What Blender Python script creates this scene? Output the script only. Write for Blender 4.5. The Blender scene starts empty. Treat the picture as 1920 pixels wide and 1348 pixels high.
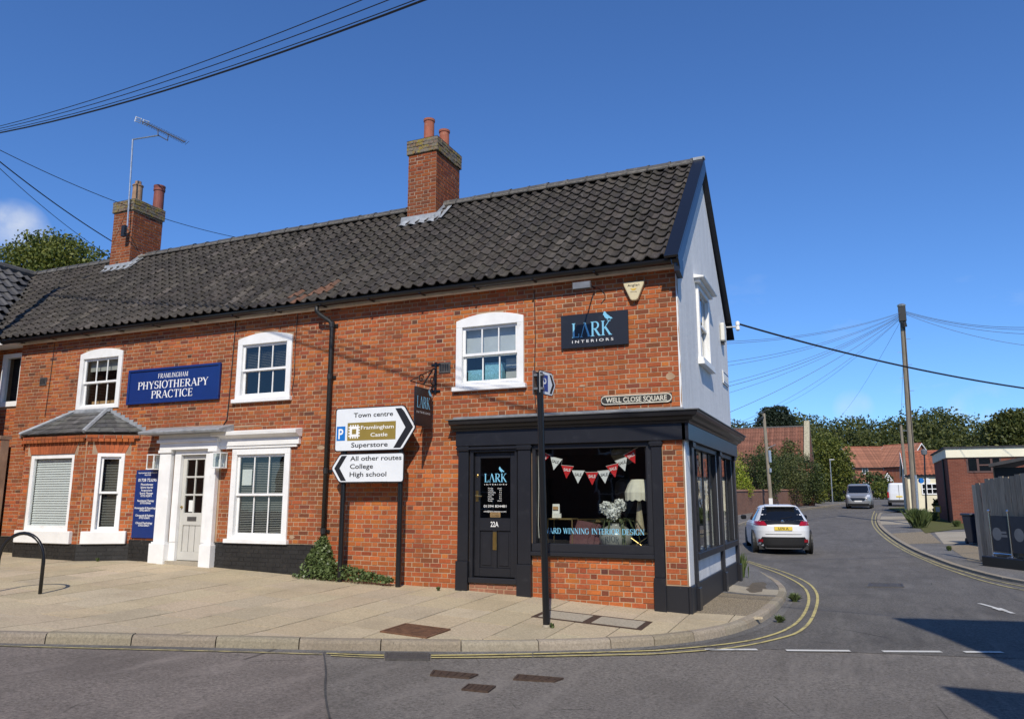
import bpy, math, random
import numpy as np
from mathutils import Vector, Matrix

random.seed(7); np.random.seed(7)
SC = bpy.context.scene
COL = SC.collection

# ------------------------------------------------------------------ camera
F_PX, CX, CY = 1440.0, 960.0, 674.0            # photo is 1920 x 1348
YAW, PITCH = math.radians(23.5), math.radians(10.3)
FW = np.array([-math.sin(YAW) * math.cos(PITCH), math.cos(YAW) * math.cos(PITCH), math.sin(PITCH)])
RT = np.array([math.cos(YAW), math.sin(YAW), 0.0])
UP = np.cross(RT, FW)
CAM = np.array([2.220, -11.462, 1.600])
cd = bpy.data.cameras.new("camera")
cam = bpy.data.objects.new("camera", cd)
COL.objects.link(cam)
cd.sensor_fit = 'HORIZONTAL'; cd.sensor_width = 36.0; cd.lens = 36.0 * F_PX / 1920.0
cd.clip_start = 0.05; cd.clip_end = 3000.0
m = Matrix.Identity(4)
for i in range(3):
    m[i][0], m[i][1], m[i][2], m[i][3] = RT[i], UP[i], -FW[i], CAM[i]
cam.matrix_world = m
SC.camera = cam

# ------------------------------------------------------------------ sky and sun
SUN_EL, SUN_AZ = math.radians(42.4), math.atan2(0.324, -0.946)   # azimuth measured from +Y towards +X
TO_SUN = np.array([math.sin(SUN_AZ) * math.cos(SUN_EL), math.cos(SUN_AZ) * math.cos(SUN_EL), math.sin(SUN_EL)])
world = bpy.data.worlds.new("World"); SC.world = world
world.use_nodes = True
wn, wl = world.node_tree.nodes, world.node_tree.links
wn.clear()
sky = wn.new("ShaderNodeTexSky"); sky.sky_type = 'NISHITA'; sky.sun_disc = False
sky.sun_elevation = SUN_EL; sky.sun_rotation = SUN_AZ
sky.altitude = 0.0; sky.air_density = 1.0; sky.dust_density = 0.0; sky.ozone_density = 6.0
# a few thin wisps of cloud low in the sky, from noise in the direction of view
wtc = wn.new("ShaderNodeTexCoord")
wmap = wn.new("ShaderNodeMapping"); wmap.inputs['Scale'].default_value = (1.0, 1.0, 2.6)
wno = wn.new("ShaderNodeTexNoise"); wno.inputs['Scale'].default_value = 4.2
wno.inputs['Detail'].default_value = 7.0; wno.inputs['Roughness'].default_value = 0.62
wmr = wn.new("ShaderNodeMapRange"); wmr.inputs['From Min'].default_value = 0.60; wmr.inputs['From Max'].default_value = 0.80
wmr.inputs['To Max'].default_value = 0.30
wse = wn.new("ShaderNodeSeparateXYZ")
wlow = wn.new("ShaderNodeMapRange"); wlow.inputs['From Min'].default_value = 0.34; wlow.inputs['From Max'].default_value = 0.16
wmu = wn.new("ShaderNodeMath"); wmu.operation = 'MULTIPLY'
wmix = wn.new("ShaderNodeMix"); wmix.data_type = 'RGBA'
wmix.inputs['B'].default_value = (6.5, 6.9, 7.6, 1)
wbg = wn.new("ShaderNodeBackground"); wbg.inputs['Strength'].default_value = 0.117
wout = wn.new("ShaderNodeOutputWorld")
wl.new(wtc.outputs['Generated'], wmap.inputs['Vector']); wl.new(wmap.outputs['Vector'], wno.inputs['Vector'])
wl.new(wno.outputs['Fac'], wmr.inputs['Value']); wl.new(wtc.outputs['Generated'], wse.inputs['Vector'])
wl.new(wse.outputs['Z'], wlow.inputs['Value'])
wl.new(wmr.outputs['Result'], wmu.inputs[0]); wl.new(wlow.outputs['Result'], wmu.inputs[1])
wtint = wn.new("ShaderNodeMix"); wtint.data_type = 'RGBA'; wtint.blend_type = 'MULTIPLY'; wtint.inputs['Factor'].default_value = 1.0
wtint.inputs['B'].default_value = (0.70, 0.97, 1.30, 1)      # the deep blue of a dry clear day
wl.new(sky.outputs['Color'], wtint.inputs['A'])
wsum = wmu.outputs['Value']
for (dx_, dy_, dz_), cut, amt in (((-0.8105, 0.512, 0.284), .9993, .7), ((0.140, 0.9866, 0.088), .9992, .40), ((0.010, 0.994, 0.106), .9997, .25)):   # the three small clouds in view
    wd = wn.new("ShaderNodeVectorMath"); wd.operation = 'DOT_PRODUCT'; wl.new(wtc.outputs['Generated'], wd.inputs[0]); q_ = np.array([dx_, dy_, dz_]); wd.inputs[1].default_value = tuple(q_ / np.linalg.norm(q_))
    wr = wn.new("ShaderNodeMapRange"); wl.new(wd.outputs['Value'], wr.inputs['Value']); wr.inputs['From Min'].default_value = cut; wr.inputs['From Max'].default_value = 1 - (1 - cut) * .25
    wn2 = wn.new("ShaderNodeTexNoise"); wn2.inputs['Scale'].default_value = 22.0; wn2.inputs['Detail'].default_value = 6.0; wl.new(wtc.outputs['Generated'], wn2.inputs['Vector'])
    wr2 = wn.new("ShaderNodeMapRange"); wl.new(wn2.outputs['Fac'], wr2.inputs['Value']); wr2.inputs['From Min'].default_value = .36; wr2.inputs['From Max'].default_value = .66; wr2.inputs['To Max'].default_value = amt
    wm2 = wn.new("ShaderNodeMath"); wm2.operation = 'MULTIPLY'; wl.new(wr.outputs['Result'], wm2.inputs[0]); wl.new(wr2.outputs['Result'], wm2.inputs[1])
    wa = wn.new("ShaderNodeMath"); wa.operation = 'MAXIMUM'; wl.new(wsum, wa.inputs[0]); wl.new(wm2.outputs['Value'], wa.inputs[1]); wsum = wa.outputs['Value']
wl.new(wsum, wmix.inputs['Factor']); wl.new(wtint.outputs['Result'], wmix.inputs['A'])
wl.new(wmix.outputs['Result'], wbg.inputs['Color']); wl.new(wbg.outputs['Background'], wout.inputs['Surface'])
sl = bpy.data.lights.new("sun", 'SUN'); sl.energy = 4.5; sl.angle = math.radians(0.53); sl.color = (1.0, 0.925, 0.80)
sun = bpy.data.objects.new("sun", sl); COL.objects.link(sun)
sun.rotation_euler = Vector(-TO_SUN).to_track_quat('-Z', 'Y').to_euler()
sun.location = (6, -20, 20)
SC.view_settings.view_transform = 'Standard'; SC.view_settings.look = 'None'
SC.view_settings.exposure = 0.0; SC.view_settings.gamma = 1.0
SC.view_settings.use_curve_mapping = False
SC.cycles.max_bounces = 8; SC.cycles.transparent_max_bounces = 12

# ------------------------------------------------------------------ ground heights and pixel helpers
AXX = [-60, -15, -11, -8.9, -6.7, -4, -2.4, 0, 6, 60]
AXZ = [.6, .46, .40, .345, .26, .18, .12, 0, 0, 0]
def A(x): return float(np.interp(x, AXX, AXZ))
CYY = [-60, -14, -4, 0, 12, 400]
CYZ = [.10, .10, -.10, 0, 0, 7.76]
def P(x, y):            # height of the pavement surface
    return A(x) + float(np.interp(y, CYY, CYZ))
ROAD_DROP = 0.11
def R(x, y): return P(x, y) - ROAD_DROP
def ray(px, py):
    d = FW + RT * (px - CX) / F_PX - UP * (py - CY) / F_PX
    return d / np.linalg.norm(d)
def proj(p):
    v = np.asarray(p, float) - CAM
    return CX + F_PX * v.dot(RT) / v.dot(FW), CY - F_PX * v.dot(UP) / v.dot(FW)
def onY(px, py, Y=0.0):
    d = ray(px, py); return CAM + d * ((Y - CAM[1]) / d[1])
def onX(px, py, X=0.0):
    d = ray(px, py); return CAM + d * ((X - CAM[0]) / d[0])
def G(px, py, dz=0.0):  # pixel -> point on the ground
    z = 0.0
    d = ray(px, py).copy(); d[2] = min(d[2], -1e-3)
    for _ in range(60):
        p = CAM + d * min((z - CAM[2]) / d[2], 400.0)
        z = .6 * z + .4 * (P(p[0], p[1]) + dz)
    return p
def V(*a): return np.array(a, float)
def unit(a): a = np.asarray(a, float); return a / np.linalg.norm(a)

# ------------------------------------------------------------------ object helpers
def tag(o, label=None, cat=None, group=None, kind=None):
    if label: o['label'] = label
    if cat: o['category'] = cat
    if group: o['group'] = group
    if kind: o['kind'] = kind
    return o
def empty(name, loc=(0, 0, 0), rz=0.0, label=None, cat=None, group=None, parent=None):
    o = bpy.data.objects.new(name, None); COL.objects.link(o)
    o.empty_display_size = 0.2
    o.location = loc; o.rotation_euler = (0, 0, rz); o.parent = parent
    return tag(o, label, cat, group)
OFF = {}
def raw_obj(name, verts, faces, mat, parent=None, smooth=False, tint=None, center=True):
    v = np.asarray(verts, float).reshape(-1, 3)
    c = (v.min(0) + v.max(0)) / 2 if center and len(v) else np.zeros(3)
    v = v - c
    me = bpy.data.meshes.new(name)
    me.from_pydata(v.tolist(), [], faces)
    if tint is not None:
        at = me.attributes.new("tint", 'FLOAT_COLOR', 'POINT')
        t = np.ones((len(v), 4), np.float32); t[:, :3] = np.asarray(tint, np.float32).reshape(-1, 3)
        at.data.foreach_set("color", t.ravel())
    if smooth: me.polygons.foreach_set("use_smooth", [True] * len(me.polygons))
    if mat: me.materials.append(mat)
    me.update()
    o = bpy.data.objects.new(name, me); COL.objects.link(o)
    OFF[o] = c
    o.location = (c - OFF.get(parent, 0.0)).tolist(); o.parent = parent
    return o
def copy_tree(o, parent=None):
    c = o.copy(); COL.objects.link(c); c.parent = parent
    for ch in list(o.children): copy_tree(ch, c)
    return c
BOXF = [(0, 1, 2, 3), (7, 6, 5, 4), (0, 4, 5, 1), (1, 5, 6, 2), (2, 6, 7, 3), (3, 7, 4, 0)]
class Fr:               # a local frame: u right, v up, n outwards
    def __init__(s, o, u, v, n): s.o, s.u, s.v, s.n = V(*o), V(*u), V(*v), V(*n)
    def p(s, a, b, c=0.0): return s.o + s.u * a + s.v * b + s.n * c
FRONT = Fr((0, 0, 0), (1, 0, 0), (0, 0, 1), (0, -1, 0))
SIDE = Fr((0, 0, 0), (0, 1, 0), (0, 0, 1), (1, 0, 0))
LOCAL = Fr((0, 0, 0), (1, 0, 0), (0, 0, 1), (0, -1, 0))
class MB:
    def __init__(s): s.v, s.f, s.t = [], [], []
    def add(s, vs, fs, tint=(1, 1, 1)):
        b = len(s.v); s.v += [tuple(p) for p in vs]; s.f += [tuple(b + i for i in f) for f in fs]
        s.t += [tint] * len(vs); return s
    def box(s, x0, x1, y0, y1, z0, z1, tint=(1, 1, 1)):
        return s.add([(x0, y0, z0), (x0, y1, z0), (x1, y1, z0), (x1, y0, z0), (x0, y0, z1), (x0, y1, z1), (x1, y1, z1), (x1, y0, z1)], BOXF, tint)
    def fbox(s, F, a0, a1, b0, b1, c0, c1, tint=(1, 1, 1)):
        return s.add([F.p(a0, b0, c0), F.p(a0, b0, c1), F.p(a1, b0, c1), F.p(a1, b0, c0), F.p(a0, b1, c0), F.p(a0, b1, c1), F.p(a1, b1, c1), F.p(a1, b1, c0)],
                     [(3, 2, 1, 0), (4, 5, 6, 7), (0, 1, 5, 4), (1, 2, 6, 5), (2, 3, 7, 6), (3, 0, 4, 7)], tint)
    def prism(s, poly, F, c0, c1, tint=(1, 1, 1)):
        n = len(poly)
        vs = [F.p(a, b, c0) for a, b in poly] + [F.p(a, b, c1) for a, b in poly]
        fs = [tuple(range(n - 1, -1, -1)), tuple(range(n, 2 * n))] + [(i, (i + 1) % n, n + (i + 1) % n, n + i) for i in range(n)]
        return s.add(vs, fs, tint)
    def plate(s, poly, F, c, tint=(1, 1, 1)):
        return s.add([F.p(a, b, c) for a, b in poly], [tuple(range(len(poly)))], tint)
    def extr(s, prof, axis_o, ax, p_dir, q_dir, l0, l1, tint=(1, 1, 1), caps=True, close=True):
        # profile (p,q) swept along ax from l0 to l1
        o, ax, pd, qd = V(*axis_o), V(*ax), V(*p_dir), V(*q_dir); n = len(prof)
        vs = [o + ax * l0 + pd * a + qd * b for a, b in prof] + [o + ax * l1 + pd * a + qd * b for a, b in prof]
        fs = [(i, (i + 1) % n, n + (i + 1) % n, n + i) for i in range(n if close else n - 1)]
        if caps and close: fs += [tuple(range(n - 1, -1, -1)), tuple(range(n, 2 * n))]
        return s.add(vs, fs, tint)
    def tube(s, pts, r, n=8, caps=True, tint=(1, 1, 1)):
        pts = [V(*p) for p in pts]; k = len(pts)
        rs = r if isinstance(r, (list, tuple, np.ndarray)) else [r] * k
        vs, fs = [], []
        t0 = unit(pts[1] - pts[0]); ref = V(0, 0, 1) if abs(t0[2]) < .9 else V(1, 0, 0)
        a = unit(np.cross(t0, ref))
        for i in range(k):
            t = unit(pts[min(i + 1, k - 1)] - pts[max(i - 1, 0)])
            a = unit(a - t * a.dot(t)); b = np.cross(t, a)
            for j in range(n):
                q = 2 * math.pi * j / n
                vs.append(pts[i] + (a * math.cos(q) + b * math.sin(q)) * rs[i])
        for i in range(k - 1):
            for j in range(n):
                fs.append((i * n + j, i * n + (j + 1) % n, (i + 1) * n + (j + 1) % n, (i + 1) * n + j))
        if caps: fs += [tuple(range(n - 1, -1, -1)), tuple((k - 1) * n + j for j in range(n))]
        return s.add(vs, fs, tint)
    def lathe(s, prof, o=(0, 0, 0), n=16, ax=(0, 0, 1), tint=(1, 1, 1)):
        ax = unit(ax); ref = V(1, 0, 0) if abs(ax[0]) < .9 else V(0, 1, 0)
        a = unit(np.cross(ax, ref)); b = np.cross(ax, a); o = V(*o); vs, fs = [], []
        for r, z in prof:
            for j in range(n):
                q = 2 * math.pi * j / n; vs.append(o + ax * z + (a * math.cos(q) + b * math.sin(q)) * r)
        k = len(prof)
        for i in range(k - 1):
            for j in range(n): fs.append((i * n + j, i * n + (j + 1) % n, (i + 1) * n + (j + 1) % n, (i + 1) * n + j))
        fs += [tuple(range(n - 1, -1, -1)), tuple((k - 1) * n + j for j in range(n))]
        return s.add(vs, fs, tint)
    def grid(s, rows, tint=(1, 1, 1), close=False):
        n = len(rows[0]); vs = [p for r in rows for p in r]; fs = []
        for i in range(len(rows) - 1):
            for j in range(n if close else n - 1):
                fs.append((i * n + j, i * n + (j + 1) % n, (i + 1) * n + (j + 1) % n, (i + 1) * n + j))
        return s.add(vs, fs, tint)
    def build(s, name, mat, parent=None, smooth=False, tint=False, center=True):
        return raw_obj(name, s.v, s.f, mat, parent, smooth, s.t if tint else None, center)
def bevel(o, w=0.004, seg=1):
    md = o.modifiers.new("bevel", 'BEVEL'); md.width = w; md.segments = seg; md.limit_method = 'ANGLE'; md.angle_limit = math.radians(50)
    return o
def subsurf(o, lv=2):
    md = o.modifiers.new("sub", 'SUBSURF'); md.levels = lv; md.render_levels = lv; return o
def catenary(a, b, sag, n=24):
    a, b = V(*a), V(*b); out = []
    for i in range(n + 1):
        t = i / n; p = a + (b - a) * t; p[2] -= sag * 4 * t * (1 - t); out.append(p)
    return out

# pieces: single bricks, tiles, slabs. The largest in view are objects of their own, the rest one joined part
class Piece:
    __slots__ = ('v', 'f', 't', 'par', 'size')
    def __init__(s, v, f, t, par=None):
        s.v, s.f, s.t, s.par = np.asarray(v), f, t, par
        c = s.v.mean(0); w = c - CAM; d = w.dot(FW)
        x, y = proj(c) if d > .3 else (-9999, 0)
        ok = d > .3 and -20 < x < 1940 and -20 < y < 1368
        s.size = (np.ptp(s.v[:, 0]) + np.ptp(s.v[:, 1]) + np.ptp(s.v[:, 2])) / max(d, .3) if ok else 0.0
def build_pieces(pieces, name, plural, mat, limit=300):
    order = sorted(pieces, key=lambda p: -p.size)
    rest = {}
    for i, p in enumerate(order):
        mt = mat[p.par] if isinstance(mat, dict) else mat
        if i < limit and p.size > 0:
            raw_obj(name, p.v, p.f, mt, p.par, tint=np.tile(p.t, (len(p.v), 1)))
        else: rest.setdefault(p.par, []).append(p)
    for par, ps in rest.items():
        vs, fs, ts, b = [], [], [], 0
        for p in ps:
            vs.append(p.v); fs += [tuple(b + k for k in f) for f in p.f]; ts.append(np.tile(p.t, (len(p.v), 1))); b += len(p.v)
        o = raw_obj(plural, np.concatenate(vs), fs, mat[par] if isinstance(mat, dict) else mat, par, tint=np.concatenate(ts))
        o['kind'] = 'stuff'

# ------------------------------------------------------------------ materials (all procedural)
class NT:
    def __init__(s, name):
        s.m = bpy.data.materials.new(name); s.m.use_nodes = True
        s.n, s.l = s.m.node_tree.nodes, s.m.node_tree.links
        s.b = s.n['Principled BSDF']; s.out = s.n['Material Output']
        g = s.n.new("ShaderNodeNewGeometry"); s.pos = g.outputs['Position']
    def noise(s, scale, detail=4, rough=.55, vec=None, sc=None):
        t = s.n.new("ShaderNodeTexNoise"); t.inputs['Scale'].default_value = scale
        t.inputs['Detail'].default_value = detail; t.inputs['Roughness'].default_value = rough
        v = vec or s.pos
        if sc:
            mp = s.n.new("ShaderNodeMapping"); mp.inputs['Scale'].default_value = sc; s.l.new(v, mp.inputs['Vector']); v = mp.outputs['Vector']
        s.l.new(v, t.inputs['Vector']); return t.outputs['Fac']
    def voro(s, scale, feature='F1', out='Distance'):
        t = s.n.new("ShaderNodeTexVoronoi"); t.feature = feature; t.inputs['Scale'].default_value = scale
        s.l.new(s.pos, t.inputs['Vector']); return t.outputs[out]
    def rng(s, val, a, b, c=0., d=1.):
        t = s.n.new("ShaderNodeMapRange"); s.l.new(val, t.inputs['Value'])
        for k, v in zip(('From Min', 'From Max', 'To Min', 'To Max'), (a, b, c, d)): t.inputs[k].default_value = v
        return t.outputs['Result']
    def mix(s, fac, a, b, mode='MIX'):
        t = s.n.new("ShaderNodeMix"); t.data_type = 'RGBA'; t.blend_type = mode; t.clamp_factor = True
        for k, v in (('Factor', fac), ('A', a), ('B', b)):
            if hasattr(v, 'is_linked') or isinstance(v, bpy.types.NodeSocket): s.l.new(v, t.inputs[k])
            elif k == 'Factor': t.inputs[k].default_value = v
            else: t.inputs[k].default_value = (v[0], v[1], v[2], 1)
        return t.outputs['Result']
    def mul(s, a, b, op='MULTIPLY'):
        t = s.n.new("ShaderNodeMath"); t.operation = op
        for i, v in enumerate((a, b)):
            if isinstance(v, bpy.types.NodeSocket): s.l.new(v, t.inputs[i])
            else: t.inputs[i].default_value = v
        return t.outputs['Value']
    def attr(s, name):
        t = s.n.new("ShaderNodeAttribute"); t.attribute_name = name; return t.outputs['Color']
    def bump(s, h, strength=.3, dist=.01):
        t = s.n.new("ShaderNodeBump"); t.inputs['Strength'].default_value = strength; t.inputs['Distance'].default_value = dist
        s.l.new(h, t.inputs['Height']); s.l.new(t.outputs['Normal'], s.b.inputs['Normal'])
    def col(s, c): s.l.new(c, s.b.inputs['Base Color'])
    def set(s, rough=.7, metal=0., spec=.5):
        s.b.inputs['Roughness'].default_value = rough; s.b.inputs['Metallic'].default_value = metal
        s.b.inputs['Specular IOR Level'].default_value = spec; return s
def mk(name, c, rough=.7, var=.12, scale=6., bump=0., bscale=80., metal=0., spec=.5, dirt=None, tint=False, bdist=.005):
    t = NT(name).set(rough, metal, spec)
    f = t.noise(scale, 5)
    lo, hi = [x * (1 - var) for x in c], [min(1, x * (1 + var)) for x in c]
    k = t.mix(t.rng(f, .3, .7), lo, hi)
    if tint: k = t.mix(1.0, k, t.attr("tint"), 'MULTIPLY')
    if dirt:                                   # (colour, amount, scale, threshold)
        dc, am, ds, th = dirt
        k = t.mix(t.rng(t.noise(ds, 7, .65), th, th + .18, 0, am), k, dc)
    t.col(k)
    if bump: t.bump(t.noise(bscale, 6, .6), bump, bdist)
    return t.m
def srgb(r, g, b):
    f = lambda x: (x / 255 / 12.92) if x / 255 <= .04045 else ((x / 255 + .055) / 1.055) ** 2.4
    return (f(r), f(g), f(b))
M = {}
def brick_mat(name, dark=.62, lime=.30, scale=1.):
    t = NT(name).set(.88, 0, .25)
    k = t.mix(t.rng(t.noise(38, 6, .65), .25, .75), (.72, .72, .72), (1.2, 1.2, 1.2))
    k = t.mix(1.0, t.attr("tint"), k, 'MULTIPLY')
    k = t.mix(t.rng(t.noise(.85, 7, .68), .46, .68, 0, dark), k, (.14, .056, .028))          # sooty, browner areas
    k = t.mix(t.rng(t.noise(5.5, 8, .72), .62, .74, 0, lime), k, (.42, .33, .25))          # lime smears
    k = t.mix(t.rng(t.noise(75, 3), .68, .78, 0, .7), k, (.06, .03, .02))                  # pits
    t.col(k); t.bump(t.noise(90, 6, .7), .55, .006); return t.m
M['brick'] = brick_mat('brick')
M['chimney_brick'] = brick_mat('chimney_brick', .75, .45)
t = NT('lichen_brick').set(.95, 0, .2)
k = t.mix(1.0, t.attr("tint"), t.mix(t.rng(t.noise(38, 6, .65), .25, .75), (.7, .7, .7), (1.2, 1.2, 1.2)), 'MULTIPLY')
k = t.mix(t.rng(t.noise(9, 8, .7), .40, .52, 0, .85), k, (.20, .185, .15))
k = t.mix(t.rng(t.noise(7, 8, .75, sc=(1, 1, 1.5)), .50, .60, 0, .9), k, (.30, .22, .035))
k = t.mix(t.rng(t.noise(16, 8, .7), .58, .66, 0, .8), k, (.035, .03, .025))
t.col(k); t.bump(t.noise(60, 8, .7), .9, .02); M['lichen_brick'] = t.m
M['mortar'] = mk('mortar', (.40, .275, .175), .95, .22, 3.0, .5, 120, spec=.2, dirt=((.20, .12, .08), .6, 1.2, .5))
M['mortar_dark'] = mk('mortar_dark', (.33, .24, .17), .95, .25, 3.0, .5, 120, spec=.2)
M['black_brick'] = mk('black_brick', (.018, .017, .016), .55, .3, 5, .5, 70, dirt=((.10, .08, .06), .5, 6, .62))
def tile_mat(name, dark):
    t = NT(name).set(.72, 0, .35)
    k = t.mix(t.rng(t.noise(22, 6, .6), .3, .7), (.7, .7, .7), (1.3, 1.3, 1.3))
    k = t.mix(1.0, t.attr("tint"), k, 'MULTIPLY')
    k = t.mix(t.rng(t.noise(2.2, 8, .75), .50, .68, 0, .6), k, (.098, .085, .070))           # pale bloom
    k = t.mix(t.rng(t.noise(15, 6, .75), .61, .68, 0, .7), k, (.24, .22, .19))             # lichen spots
    k = t.mix(t.rng(t.noise(5.0, 8, .7), .66, .74, 0, .5), k, (.09, .085, .02))             # moss
    t.col(k); t.bump(t.noise(70, 6, .7), .5, .006); return t.m
M['tile'] = tile_mat('tile', 1)
M['wing_tile'] = mk('wing_tile', (.075, .072, .07), .6, .15, 6, .2, 60, tint=True)
M['ridge'] = mk('ridge', (.07, .066, .062), .75, .25, 9, .5, 60, dirt=((.22, .21, .18), .8, 9, .56))
M['mortar_pale'] = mk('mortar_pale', (.24, .215, .18), .95, .3, 14, .7, 60)
def render_mat(name, c):
    t = NT(name).set(.85, 0, .3)
    k = t.mix(t.rng(t.noise(2.2, 5, .6, sc=(1.4, 1.4, .35)), .3, .72), [x * .86 for x in c], c)
    k = t.mix(t.rng(t.noise(6, 8, .7, sc=(2.2, 2.2, .22)), .52, .74, 0, .45), k, [x * .55 for x in c])
    t.col(k); t.bump(t.noise(9, 7, .62), .35, .02); return t.m
M['render'] = render_mat('render', (.80, .80, .785))
M['cream_render'] = mk('cream_render', (.72, .66, .48), .9, .08, 2, .3, 40)
def paint(name, c, rough=.4, chip=None, amount=.0, scale=12):
    return mk(name, c, rough, .07, 3.5, .10, 35, dirt=(chip, .9, scale, amount) if chip else None, bdist=.003)
M['white'] = paint('white', (.80, .80, .785), .42, (.60, .575, .52), .60, 3.2)
M['white_worn'] = paint('white_worn', (.78, .775, .75), .5, (.32, .29, .25), .66, 14)
M['cream_board'] = mk('cream_board', (.66, .61, .53), .7, .14, 4, .2, 30, dirt=((.24, .2, .16), .7, 5, .55))
M['charcoal'] = paint('charcoal', (.0145, .0152, .0195), .36, (.028, .029, .034), .58, 6)
M['charcoal_worn'] = paint('charcoal_worn', (.0145, .0152, .0195), .45, (.17, .16, .15), .66, 16)
M['black'] = paint('black', (.010, .010, .011), .28)
M['black_pipe'] = mk('black_pipe', (.014, .014, .014), .5, .3, 9, .4, 60, dirt=((.13, .125, .12), .8, 13, .64))
M['black_board'] = paint('black_board', (.008, .009, .013), .3)
M['stone_paint'] = paint('stone_paint', (.53, .52, .475), .4)
M['lead'] = mk('lead', (.27, .285, .30), .55, .25, 7, .3, 30, dirt=((.50, .51, .51), .7, 5, .54))
M['lead_dark'] = mk('lead_dark', (.16, .17, .18), .55, .25, 7, .3, 30)
M['slate'] = mk('slate', (.085, .085, .082), .6, .35, 9, .5, 50, tint=True)
M['navy'] = paint('navy', (.008, .030, .155), .30)
M['letter_white'] = mk('letter_white', (.82, .82, .80), .5, .03)
M['letter_blue'] = mk('letter_blue', (.20, .52, .72), .5, .04)
M['letter_black'] = mk('letter_black', (.012, .012, .014), .5, .1)
M['sign_white'] = mk('sign_white', (.74, .77, .79), .35, .05, 3, dirt=((.5, .5, .47), .3, 3, .6))
M['sign_blue'] = mk('sign_blue', (.012, .16, .52), .35, .05)
M['sign_blue_dark'] = mk('sign_blue_dark', (.012, .045, .26), .35, .05)
M['sign_brown'] = mk('sign_brown', (.27, .195, .04), .4, .06)
M['sign_back'] = mk('sign_back', (.20, .205, .21), .5, .15, 8, metal=.5)
M['plaque_black'] = mk('plaque_black', (.035, .033, .028), .6, .3, 12, dirt=((.3, .29, .26), .6, 18, .6))
M['plaque_cream'] = mk('plaque_cream', (.62, .59, .48), .6, .2, 18, dirt=((.12, .11, .09), .7, 16, .62))
M['alarm'] = mk('alarm', (.62, .53, .33), .4, .08, 8, dirt=((.35, .3, .2), .5, 12, .6))
M['plastic_white'] = mk('plastic_white', (.70, .68, .60), .45, .06)
M['terracotta'] = mk('terracotta', (.33, .10, .055), .8, .2, 6, .3, 60, dirt=((.45, .36, .25), .8, 11, .60))
M['terracotta_dark'] = mk('terracotta_dark', (.21, .062, .045), .7, .2, 6, .2, 60)
M['buff_pot'] = mk('buff_pot', (.33, .20, .12), .85, .25, 8, .4, 60, dirt=((.4, .3, .1), .8, 11, .56))
M['galv'] = mk('galv', (.45, .46, .47), .38, .2, 12, metal=.75)
M['chrome'] = mk('chrome', (.72, .73, .74), .16, .05, 12, metal=1.)
M['brass'] = mk('brass', (.62, .43, .15), .28, .12, 18, metal=1.)
M['gold'] = mk('gold', (.62, .44, .18), .45, .05, 18, metal=1.)
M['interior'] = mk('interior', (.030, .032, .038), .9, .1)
M['interior_pale'] = mk('interior_pale', (.22, .21, .20), .9, .1)
M['floorboard'] = mk('floorboard', (.06, .042, .03), .7, .3, 4)
M['blind_white'] = mk('blind_white', (.74, .75, .74), .6, .03)
M['blind_grey'] = mk('blind_grey', (.42, .41, .38), .6, .06)
M['curtain'] = mk('curtain', (.38, .37, .33), .9, .15, 5)
M['net'] = mk('net', (.52, .54, .56), .9, .12, 4)
M['box_blue'] = mk('box_blue', (.22, .47, .58), .8, .35, 40)
M['paper'] = mk('paper', (.74, .74, .70), .8, .04)
M['kraft'] = mk('kraft', (.50, .29, .13), .8, .1)
M['felt_red'] = mk('felt_red', (.58, .018, .022), .9, .1)
M['felt_white'] = mk('felt_white', (.76, .75, .73), .9, .06)
M['felt_plum'] = mk('felt_plum', (.13, .055, .06), .95, .15, 20, .3, 200)
M['lampshade'] = mk('lampshade', (.70, .66, .54), .9, .08, 9)
M['ceramic'] = mk('ceramic', (.30, .30, .27), .18, .15, 7)
M['mottled'] = mk('mottled', (.42, .36, .24), .4, .2, 9, dirt=((.30, .10, .12), .9, 5, .5))
M['petal'] = mk('petal', (.80, .80, .76), .8, .05)
M['grey_shape'] = mk('grey_shape', (.09, .09, .09), .6, .1)
M['cord'] = mk('cord', (.62, .60, .55), .6, .05)
t = NT('glass'); t.n.remove(t.b)
tr = t.n.new("ShaderNodeBsdfTransparent"); tr.inputs['Color'].default_value = (.80, .84, .83, 1)
gl = t.n.new("ShaderNodeBsdfGlossy"); gl.inputs['Roughness'].default_value = .012; gl.inputs['Color'].default_value = (1, 1, 1, 1)
lw = t.n.new("ShaderNodeLayerWeight"); lw.inputs['Blend'].default_value = .5
fr_ = t.rng(t.mul(lw.outputs['Facing'], 4.0, 'POWER'), 0, 1, .075, .9)
bm_ = t.n.new("ShaderNodeBump"); bm_.inputs['Strength'].default_value = .05; bm_.inputs['Distance'].default_value = .02
t.l.new(t.noise(2.6, 2), bm_.inputs['Height']); t.l.new(bm_.outputs['Normal'], gl.inputs['Normal'])
mx = t.n.new("ShaderNodeMixShader"); t.l.new(fr_, mx.inputs[0]); t.l.new(tr.outputs[0], mx.inputs[1]); t.l.new(gl.outputs[0], mx.inputs[2])
t.l.new(mx.outputs[0], t.out.inputs['Surface']); M['glass'] = t.m
M['dark_glass'] = mk('dark_glass', (.006, .007, .009), .06, .1, spec=.6)

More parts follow.
